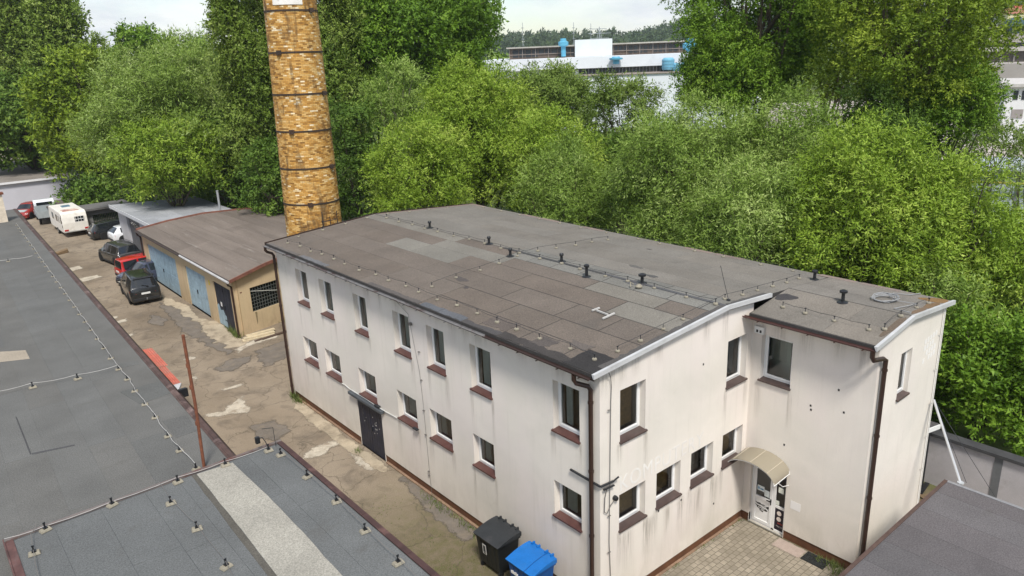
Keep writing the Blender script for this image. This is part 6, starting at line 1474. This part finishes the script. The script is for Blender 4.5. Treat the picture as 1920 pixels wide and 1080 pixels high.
# right of the chimney
T("tall poplar close to the chimney's right side", 'poplar', 628, -230, 300, 56, 64, 31, 'column')
T("big fresh green broadleaf tree standing above the willows", 'broad', 775, -75, 215, 150, 74, 32, lsc=1.0)
T("lower bough of the broadleaf tree next to the poplar", 'broad', 690, 20, 260, 80, 68, 33)
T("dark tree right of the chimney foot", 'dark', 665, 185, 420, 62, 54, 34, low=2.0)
T("light feathery sapling between broadleaf tree and yellow willow", 'willow', 748, 118, 275, 56, 57, 35, 'open', bk=bark_pale)
T("yellow-green willow, highest behind the middle of the office roof", 'yellow', 900, 122, 330, 122, 49, 36, low=4.0)
T("yellow-green willow low behind the far roof corner", 'yellow', 790, 225, 410, 88, 44, 37, low=4.0)
T("rounded green willow right of the yellow willow", 'yellow', 1030, 205, 400, 86, 45, 38, low=4.0)
T("olive tree in front of the white factory", 'olive', 1030, 126, 270, 78, 64, 39)
T("open olive tree with visible limbs before the white factory", 'olive', 1168, 134, 330, 70, 54, 40, 'open', low=5.5)
T("grey-green willow bush above the roof edge, mid picture", 'willow', 1058, 272, 420, 78, 39, 41, low=3.5)
T("dim green tree in the hollow between the two willow groups", 'dark', 1165, 255, 400, 60, 47, 42, low=3.5)
# big right-hand mass
T("large pale willow behind the right half of the office roof", 'willow', 1285, 192, 470, 126, 37, 43, low=3.2)
T("tall willow shoots before the dark cottonwood", 'willow', 1470, 180, 430, 96, 38, 44, low=3.5)
T("broad yellow-tinged willow behind the wing roof", 'yellow', 1610, 235, 560, 122, 33, 45, low=2.8)
T("willow low behind the verge of the office roof", 'willow', 1400, 300, 520, 96, 32, 46, low=3.0)
T("willow at the right, between wing and low blue store", 'yellow', 1765, 285, 640, 100, 34, 47, low=2.0)
T("bright shrubby willow at the right picture edge", 'yellow', 1885, 395, 700, 88, 35, 48, low=1.2)
T("dark bush above the boundary wall", 'broad', 1835, 590, 850, 92, 29.0, 49, low=.4, cat="shrub", name="shrub")
T("dark bush at the right edge beyond the boundary wall", 'broad', 1930, 600, 880, 80, 28.5, 50, low=.4, cat="shrub", name="shrub")
T("green bush close behind the wing corner", 'willow', 1760, 505, 800, 66, 31, 51, low=.8, cat="shrub", name="shrub")
T("great cottonwood with dark limbs, left one of the pair", 'broad', 1425, -170, 212, 142, 57, 52, lsc=.72, cover=1.0, tr_r=.42)
T("great cottonwood with dark limbs, right one of the pair", 'maple', 1700, -190, 275, 150, 50, 53, lsc=.72, cover=1.15, tr_r=.45)
T("cottonwood crown joining the two great cottonwoods", 'broad', 1560, -150, 190, 86, 60, 54, 'open', lsc=.72, cover=1.0)
T("dark lower bough of the left cottonwood, above the willow tops", 'broad', 1375, 75, 232, 92, 55, 61, lsc=.72, cover=1.0, tr_r=.16)
T("dark bushy tree under the right cottonwood", 'dark', 1655, 150, 300, 95, 47, 62, lsc=.75, low=2.0, tr_r=.16)
T("low leafy bough at the right side of the cottonwoods", 'broad', 1775, 120, 285, 74, 49, 63, lsc=.72, cover=1.1, tr_r=.16)
T("thin young tree before the low blue store", 'olive', 1862, 222, 350, 68, 57, 55, 'open', cover=.34, tr_r=.1)
T("slim tree on the grass beside the low blue store", 'willow', 1925, 285, 420, 34, 52, 56, 'open', cover=.4)
# undergrowth filling the thicket floor behind the buildings
g = np.random.default_rng(5); lb = []
for px in range(150, 2050, 24):
    for k in range(2):
        if px < 560: D = g.uniform(78, 100) if px < 330 else g.uniform(66, 84)
        else: D = g.uniform(44, 58) if px < 1100 else g.uniform(36, 50) if px < 1500 else g.uniform(33, 44)
        p = at(px+g.uniform(-10, 10), 420, D=D); r = g.uniform(1.3, 2.4)
        if p.x < 13.2 and px > 560 and p.y < 22: continue
        lb.append((p.x, p.y, g.uniform(.6, 2.2), r, r*g.uniform(.8, 1.3)))
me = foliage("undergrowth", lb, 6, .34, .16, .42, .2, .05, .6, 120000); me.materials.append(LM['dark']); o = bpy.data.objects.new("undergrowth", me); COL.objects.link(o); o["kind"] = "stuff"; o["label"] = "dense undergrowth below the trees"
# hedge-like bank of grass at the right edge
gb = []
for i in range(40): p = at(g.uniform(1780, 2000), 430, D=g.uniform(40, 56)); gb.append((p.x, p.y, g.uniform(.1, .5), g.uniform(.8, 1.5), .6))
me = foliage("grass_bank", gb, 8, .3, .08, .6, .5, .0, .4, 40000); me.materials.append(LM['yellow']); o = bpy.data.objects.new("grass_bank", me); COL.objects.link(o); o["kind"] = "stuff"

# ------------------------------------------------------------------ far surroundings
TH = R(42.0); FE1 = Vector((math.cos(TH), -math.sin(TH), 0)); FE2 = Vector((math.sin(TH), math.cos(TH), 0))
def setf(deg):
    global TH, FE1, FE2
    TH = R(deg); FE1 = Vector((math.cos(TH), -math.sin(TH), 0)); FE2 = Vector((math.sin(TH), math.cos(TH), 0))
def frame_thing(name, label, cat, px, D):
    o = at(px, 100, D=D); o.z = 0; return thing(name, label, cat, o, -TH), o
def fp(o, px, py, yl):
    d = Vector(FW*F_PX+RT*(px-960)-UP*(py-540)); c = Vector(CAM)-o; t = (yl-c.dot(FE2))/d.dot(FE2); q = c+d*t; return q.dot(FE1), q.z
fac, fo_ = frame_thing("white_factory", "long white factory hall with brown roof monitor beyond the trees", "factory", 1100, 138)
fwm = M("factory_white", (.66, .70, .74), .8, .05, .15, dirt=(.5, .54, .58), dlo=.6, dhi=.9, dscale=.3); brn = M("monitor_brown", (.10, .075, .06), .8, .3, .6); pane_f = M("factory_pane", (.035, .04, .045), .2, .3, .5)
x0, _ = fp(fo_, 912, 100, 0); x1, _ = fp(fo_, 1440, 90, 0); _, z1 = fp(fo_, 1200, 139, 0); _, z2 = fp(fo_, 1200, 124, 6); _, z3 = fp(fo_, 1200, 103, 5.6); _, z4 = fp(fo_, 1200, 79, 14); _, z3b = fp(fo_, 1200, 100, 14)
m = MB(); m.box(x0, x1, 0, 40, 0, z1); m.box(x0-1.5, x1, 5.6, 40, z2, z3); m.box(x0, x1, 6.4, 40, z1, z2); m.build("wall", fwm, fac)
xa, _ = fp(fo_, 1085, 130, 6); m = MB()
for i in range(46):
    u = xa+i*.62
    if u < x1-1: m.box(u+.04, u+.58, 6.3, 6.39, z1+.15, z2-.1)
m.build("window_strip", pane_f, fac)
m = MB(); m.box(x0, x1, -.3, 6.3, z1+.001, z1+.14); m.build("ledge", M("ledge_brown", (.26, .22, .19), .9), fac)
ma, _ = fp(fo_, 955, 90, 14); mb_, _ = fp(fo_, 1076, 90, 14); mc, _ = fp(fo_, 1150, 90, 14)
m = MB(); m.box(ma, x1, 14.3, 30, z3, z4-.25); m.build("monitor_wall", brn, fac)
m = MB()
for a, b, st in ((ma+.5, mb_, 1.25), (mc, x1, .95)):
    u = a; m = MB()
    while u < b-.3: m.box(u+.1, min(b, u+st-.1), 14.2, 14.29, z3+.35+rnd.choice((0, 0, .5)), z4-.55); u += st
    m.build("monitor_panes", pane_f, fac)
m = MB(); u = ma
fr = M("monitor_frame", (.24, .20, .175), .8, .2, 1)
while u < x1: m.box(u-.05, u+.05, 14.1, 14.19, z3, z4-.25); u += 2.5
m.box(ma, x1, 14.1, 14.19, (z3+z4)/2-.35, (z3+z4)/2-.25); m.build("monitor_frame", fr, fac)
m = MB(); m.box(ma-.6, x1, 13.6, 31, z4-.25, z4); m.build("monitor_roof", M("monitor_roof", (.36, .34, .30), .9, .15, .5), fac)
xa, za = fp(fo_, 1078, 77, 13); xb, zb = fp(fo_, 1148, 104, 13); m = MB(); m.box(xa, xb, 13, 14.05, zb, za+.2); m.build("white_panel", M("panel_grey_white", (.60, .64, .65), .8, .08, .5), fac)
tq = M("turquoise", (.10, .36, .52), .5, .15, 1)
def ftank(px, yt, yb, r, yl, label):
    xx, zt = fp(fo_, px, yt, yl); _, zb = fp(fo_, px, yb, yl); o = fo_+FE1*xx+FE2*yl
    m = MB(); h = zt-zb; m.lathe([(r*.6, 0), (r*.6, h*.55), (r*1.25, h*.6), (r*1.3, h*.8), (r*.8, h*.86), (r*.7, h)], 16); m.lathe([(r*.64, h*.2), (r*.66, h*.3)], 16)
    tag(m.build("roof_ventilator", tq, None, (o.x, o.y, zb), smooth=True), label, "ventilator")
ftank(1056, 72, 106, .75, 12, "dark turquoise ventilator stack left of the white factory panel"); ftank(1155, 106, 120, .95, 4.5, "turquoise ventilator in front of the white factory fascia"); ftank(1293, 72, 120, .95, 9, "tall turquoise duct at the cottonwood's edge")
for i, (px, yt, yb, w_) in enumerate(((1253, 108, 131, 2.2), (1268, 118, 133, 1.6), (1283, 117, 133, 1.3))):
    xx, zt = fp(fo_, px, yt, 4); _, zb = fp(fo_, px, yb, 4); o = fo_+FE1*xx+FE2*4; m = MB(); h = zt-zb
    m.lathe([(w_*.45, 0), (w_*.5, h*.1), (w_*.5, h*.85), (w_*.35, h)], 14)
    for k in (.25, .5, .75): m.lathe([(w_*.52, h*k-.06), (w_*.52, h*k+.06)], 14)
    tag(m.build("filter_tank", M("tank_blue", (.16, .40, .55), .5, .15, 1), None, (o.x, o.y, zb), smooth=True), ("largest light blue filter tank on the factory ledge", "light blue filter tank right of the largest one", "smallest light blue filter tank, nearest the cottonwood")[i], "tank")
# right-hand works
setf(70)
wk2, wo2 = frame_thing("concrete_works", "tall grey concrete works with banded windows at the upper right edge", "factory", 1895, 175)
cg = M("works_concrete", (.36, .33, .31), .9, .15, .2); x0, _ = fp(wo2, 1835, 60, 0)
def band(yt, yb, yl, px=1900):
    return fp(wo2, px, yb, yl)[1], fp(wo2, px, yt, yl)[1]
for (yt, yb, yl, mt, nm) in ((119, 235, 0, cg, "wall"), (96, 119, 9, M("works_brown", (.10, .085, .075), .7), "glazing"), (88, 96, 8, M("works_pale", (.46, .43, .40), .9), "ledge"), (80, 88, 12, pane_f, "window_strip"), (63, 80, 11.5, cg, "parapet"), (51, 63, 16, pane_f, "window_strip"), (45, 51, 15, M("works_roof", (.40, .38, .34), .9), "roof")):
    za, zb = band(yt, yb, yl); m = MB(); m.box(x0, x0+70, yl, yl+25-yl*.5, za if nm != "wall" else 0, zb-.01); m.build(nm, mt, wk2)
m = MB(); za, zb = band(97, 118, 9)
for i in range(20): m.box(x0+i*2.2, x0+i*2.2+.25, 8.7, 8.95, za, zb)
m.build("mullion", M("works_mullion", (.25, .23, .21), .8), wk2)
zb = band(45, 51, 15)[1]; xx, _ = fp(wo2, 1904, 45, 14); m = MB(); m.lathe([(1.0, -2), (1.0, 1.2), (2.0, 1.6), (2.0, 2.6), (.8, 3.2)], 14, (xx, 14, zb-2)); m.lathe([(1.0, -2), (1.0, 2.2), (2.2, 2.6), (2.2, 3.6), (.8, 4.2)], 14, (xx+3.5, 14, zb-2)); m.build("ventilator", M("vent_teal", (.05, .10, .12), .6), wk2)
wh, wo3 = frame_thing("white_house", "white building with tall windows at the right picture edge", "building", 1895, 122)
x0, _ = fp(wo3, 1883, 190, 0); zt = fp(wo3, 1900, 163, 0)[1]; m = MB(); m.box(x0, x0+26, 0, 14, 0, zt); m.build("wall", M("house_white", (.72, .72, .73), .8, .05), wh)
m = MB(); m.box(x0-.5, x0+27, -.6, 15, zt+.001, zt+.4); m.build("roof", M("house_roof", (.5, .48, .46), .9), wh)
za, zb = fp(wo3, 1905, 187, 0)[1], fp(wo3, 1905, 170, 0)[1]
for i in range(9):
    m = MB(); m.box(x0+.9+i*.95, x0+1.45+i*.95, -.06, -.01, za, zb); m.build("window", pane_f, wh)
za, zb = fp(wo3, 1900, 221, 0)[1], fp(wo3, 1900, 205, 0)[1]
for xx, w_ in ((1.0, 1.3), (3.2, 1.2), (5.5, 1.4)): m = MB(); m.box(x0+xx, x0+xx+w_, -.08, -.01, max(.05, za), zb); m.build("doorway", M("doorway_grey", (.30, .27, .26), .8), wh)
ls, wo4 = frame_thing("blue_store", "low pale blue metal store with a yellow pipe across its front", "store", 1880, 63)
x0, _ = fp(wo4, 1822, 340, 0); zt = fp(wo4, 1880, 320, 0)[1]; m = MB(); m.box(x0, x0+14, 0, 6, 0, zt); m.build("wall", M("store_blue", (.42, .48, .54), .7, .08, .6, dirt=(.3, .33, .36), dlo=.6), ls)
m = MB(); m.box(x0-.4, x0+14.3, -.4, 6.3, zt+.001, zt+.14); m.build("roof", M("store_roof", (.36, .40, .44), .7, .1), ls)
m = MB()
for i in range(5): m.box(x0+1.0+i*1.7, x0+1.3+i*1.7, -.05, -.01, 0, zt)
m.build("post", M("store_post", (.20, .21, .22), .8), ls)
zz = fp(wo4, 1880, 343, -.5)[1]; m = MB(); m.tube([(x0-.2, -.5, zz), (x0+14, -.5, zz)], .09, 8); m.build("pipe", M("pipe_yellow", (.42, .32, .06), .6, .15), ls)
fy = M("yard_far", (.42, .37, .33), .95, .15, .3); q = [at(1760, 300, z=0), at(2060, 290, z=0), at(2060, 225, z=0), at(1760, 235, z=0)]; m = MB(); m.add([(p.x, p.y, .03) for p in q], [(0, 1, 2, 3)]); o = m.build("works_yard", fy, recalc=False); o["kind"] = "structure"
q = [at(1000, 240, z=0), at(1820, 240, z=0), at(1820, 180, z=0), at(1000, 210, z=0)]; m = MB(); m.add([(p.x, p.y, .035) for p in q], [(0, 1, 2, 3)]); o = m.build("factory_yard", fy, recalc=False); o["kind"] = "structure"
setf(42)
# masts and a pylon on the skyline
def mast(px, yt, yb, D, lb, r=.25):
    p = at(px, yb, D=D); zt = at(px, yt, D=D).z; m = MB(); m.tube([(p.x, p.y, 0), (p.x, p.y, zt)], r, 5, r1=r*.5)
    for k in range(6): m.box(p.x-r*2, p.x+r*2, p.y-r*2, p.y+r*2, zt*(.4+.1*k), zt*(.4+.1*k)+r)
    tag(m.build("radio_mast", M("mast_grey", (.30, .33, .36), .7)), lb, "mast")
mast(981, 42, 90, 420, "thin radio mast on the skyline, leftmost of three"); mast(1076, 42, 90, 420, "thin radio mast on the skyline, the middle one"); mast(1108, 44, 90, 420, "thin radio mast on the skyline, beside the pylon")
p = at(1124, 85, D=600); zt = at(1124, 50, D=600).z; m = MB(); hw_ = 4.5
for sx in (-1, 1):
    for sy in (-1, 1): m.bar((p.x+sx*hw_, p.y+sy*hw_, 0), (p.x, p.y, zt), .35)
for k, ww in ((.72, 7), (.84, 8.5), (.95, 5.5)): m.bar((p.x-ww*FE1.x, p.y-ww*FE1.y, zt*k), (p.x+ww*FE1.x, p.y+ww*FE1.y, zt*k), .4)
for k in range(6):
    a, b = k/7, (k+1)/7; m.bar((p.x-hw_*(1-a)*FE1.x, p.y-hw_*(1-a)*FE1.y, zt*a), (p.x+hw_*(1-b)*FE1.x, p.y+hw_*(1-b)*FE1.y, zt*b), .25); m.bar((p.x+hw_*(1-a)*FE1.x, p.y+hw_*(1-a)*FE1.y, zt*a), (p.x-hw_*(1-b)*FE1.x, p.y-hw_*(1-b)*FE1.y, zt*b), .25)
tag(m.build("power_pylon", bpy.data.materials["mast_grey"]), "lattice power pylon on the skyline", "pylon")
# hills and the woods on them
def crest(px):
    K = [(-2500, 12), (0, 14), (900, 6), (940, 10), (965, 16), (1060, 14), (1180, 8), (1290, 26), (1500, 30), (1800, 34), (1920, 40), (2600, 60), (4200, 40)]
    for (a, ha), (b, hb) in zip(K, K[1:]):
        if a <= px <= b: return ha+(hb-ha)*(px-a)/(b-a)
    return 20
def hor(px): return 96.3-(px-960)*.0411
m = MB(); vs = []; cols = list(range(-2400, 4200, 60)); rows = (420, 600, 800, 950, 1150, 1400)
def dirpx(px, D):
    p = at(px, hor(px), D=D); return p.x, p.y
for px in cols:
    h = crest(px)*950/F_PX+14.5
    for D, f in zip(rows, (-.02, .25, .7, 1.0, .9, -.1)): x, y = dirpx(px, D); vs.append((x, y, h*f))
nr = len(rows); m.add(vs, [(i*nr+j, i*nr+j+1, (i+1)*nr+j+1, (i+1)*nr+j) for i in range(len(cols)-1) for j in range(nr-1)])
o = m.build("hills", M("hill_grass", (.085, .12, .035), .95, .3, .01), smooth=True, sharp=0); o["kind"] = "structure"
g = np.random.default_rng(21); lb = []
for i in range(2300):
    px = g.uniform(600, 2300) if i < 1900 else g.uniform(-900, 600); D = g.uniform(640, 1000); h = crest(px)*950/F_PX+14.5; f = np.interp(D, (600, 800, 950, 1000), (.25, .7, 1, .97)); x, y = dirpx(px, D)
    r = g.uniform(3.2, 6.0); con = g.random() < .45; lb.append((x, y, h*f+r*.9, r*(.55 if con else 1), r*(1.6 if con else 1.1)))
me = foliage("distant_forest", lb, 22, 3.2, 2.2, .55, .2, 0, 1.2, 120000, nper=4); me.materials.append(LM['conifer']); o = bpy.data.objects.new("distant_forest", me); COL.objects.link(o); o["kind"] = "stuff"
lb = []
for i in range(260):
    px = g.uniform(-300, 2300); D = g.uniform(230, 400); x, y = dirpx(px, D); r = g.uniform(2.5, 5); lb.append((x, y, r*1.1, r, r*1.2))
for i in range(22): px = g.uniform(915, 952); D = g.uniform(240, 330); x, y = dirpx(px, D); r = g.uniform(2.5, 4.5); lb.append((x, y, g.uniform(3, 9), r, r*1.3))
me = foliage("far_treeline", lb, 23, 1.5, .9, .6, .2, 0, 1.0, 90000, nper=5); me.materials.append(LM['willow']); o = bpy.data.objects.new("far_treeline", me); COL.objects.link(o); o["kind"] = "stuff"
for i, (px, py, D, wl, rc, lb_) in enumerate(((1899, 33, 430, (.62, .56, .34), (.3, .12, .08), "pale yellow house on the wooded hill at the right edge"), (1916, 27, 450, (.55, .5, .46), (.42, .07, .06), "house with red roof on the wooded hill at the right edge"), (1885, 36, 470, (.6, .6, .58), (.25, .14, .11), "small white house beside the cottonwood on the far hill"))):
    p = at(px, py, D=D); h = thing("hill_house", lb_, "house", (p.x, p.y, p.z-2), -TH); m = MB(); m.box(-4, 4, -3, 3, -14, 3.5); m.build("wall", M("house_wall", wl, .9), h)
    m = MB(); m.prism([(-3.4, 3.5), (3.4, 3.5), (0, 6.2)], lambda a, b, hh: (hh, a, b), -4.3, 4.3); m.build("roof", M("house_tile", rc, .9), h)

# ------------------------------------------------------------------ sky, sun, view
SUN = Vector((-.32, -.58, .92)).normalized()
w = bpy.data.worlds.new("World"); sc.world = w; w.use_nodes = True; nt = w.node_tree; bg = nt.nodes["Background"]
sky = nt.nodes.new("ShaderNodeTexSky"); sky.sky_type = 'NISHITA'; sky.sun_disc = False; sky.sun_elevation = math.asin(SUN.z); sky.sun_rotation = math.atan2(SUN.x, SUN.y); sky.air_density = 1.0; sky.dust_density = .5
tc = nt.nodes.new("ShaderNodeTexCoord"); mp = nt.nodes.new("ShaderNodeMapping"); mp.inputs['Scale'].default_value = (1.6, 1.6, 5.5); mp.inputs['Location'].default_value = (.35, .1, .2); nt.links.new(tc.outputs['Generated'], mp.inputs[0])
f = noise(nt, mp.outputs[0], 2.1, 9, .6, .3); f2 = noise(nt, mp.outputs[0], 5.0, 7, .6)
cloud = ramp(nt, f2, [(.32, (5.1, 5.5, 6.0)), (.60, (7.2, 7.2, 7.2))])
c = mixc(nt, ramp(nt, f, [(.42, (.10,)*3), (.62, (1, 1, 1))]), sky.outputs[0], cloud)
nt.links.new(c, bg.inputs[0]); bg.inputs[1].default_value = .115
sl = bpy.data.lights.new("sun", 'SUN'); so = bpy.data.objects.new("sun", sl); COL.objects.link(so); sl.energy = 3.2; sl.angle = R(11); sl.color = (1, .95, .87)
so.rotation_euler = SUN.to_track_quat('Z', 'Y').to_euler(); so.location = (0, 0, 60)
sc.view_settings.view_transform = 'Standard'; sc.view_settings.look = 'None'; sc.view_settings.exposure = 0.42; sc.view_settings.gamma = 1
sc.cycles.max_bounces = 8; sc.cycles.transparent_max_bounces = 16
try: sc.cycles.use_denoising = True
except Exception: pass

# the air between here and the hills
hz = bpy.data.materials.new("haze"); hz.use_nodes = True; nt = hz.node_tree; nt.nodes.remove(nt.nodes["Principled BSDF"])
pv = nt.nodes.new("ShaderNodeVolumePrincipled"); pv.inputs['Color'].default_value = (.80, .88, .97, 1); pv.inputs['Density'].default_value = .00016; pv.inputs['Anisotropy'].default_value = .2
nt.links.new(pv.outputs[0], nt.nodes['Material Output'].inputs['Volume'])
m = MB(); m.box(-1455, 1455, -1455, 1455, -1.0, 95); o = m.build("haze", hz); o["kind"] = "stuff"
sc.cycles.volume_bounces = 1
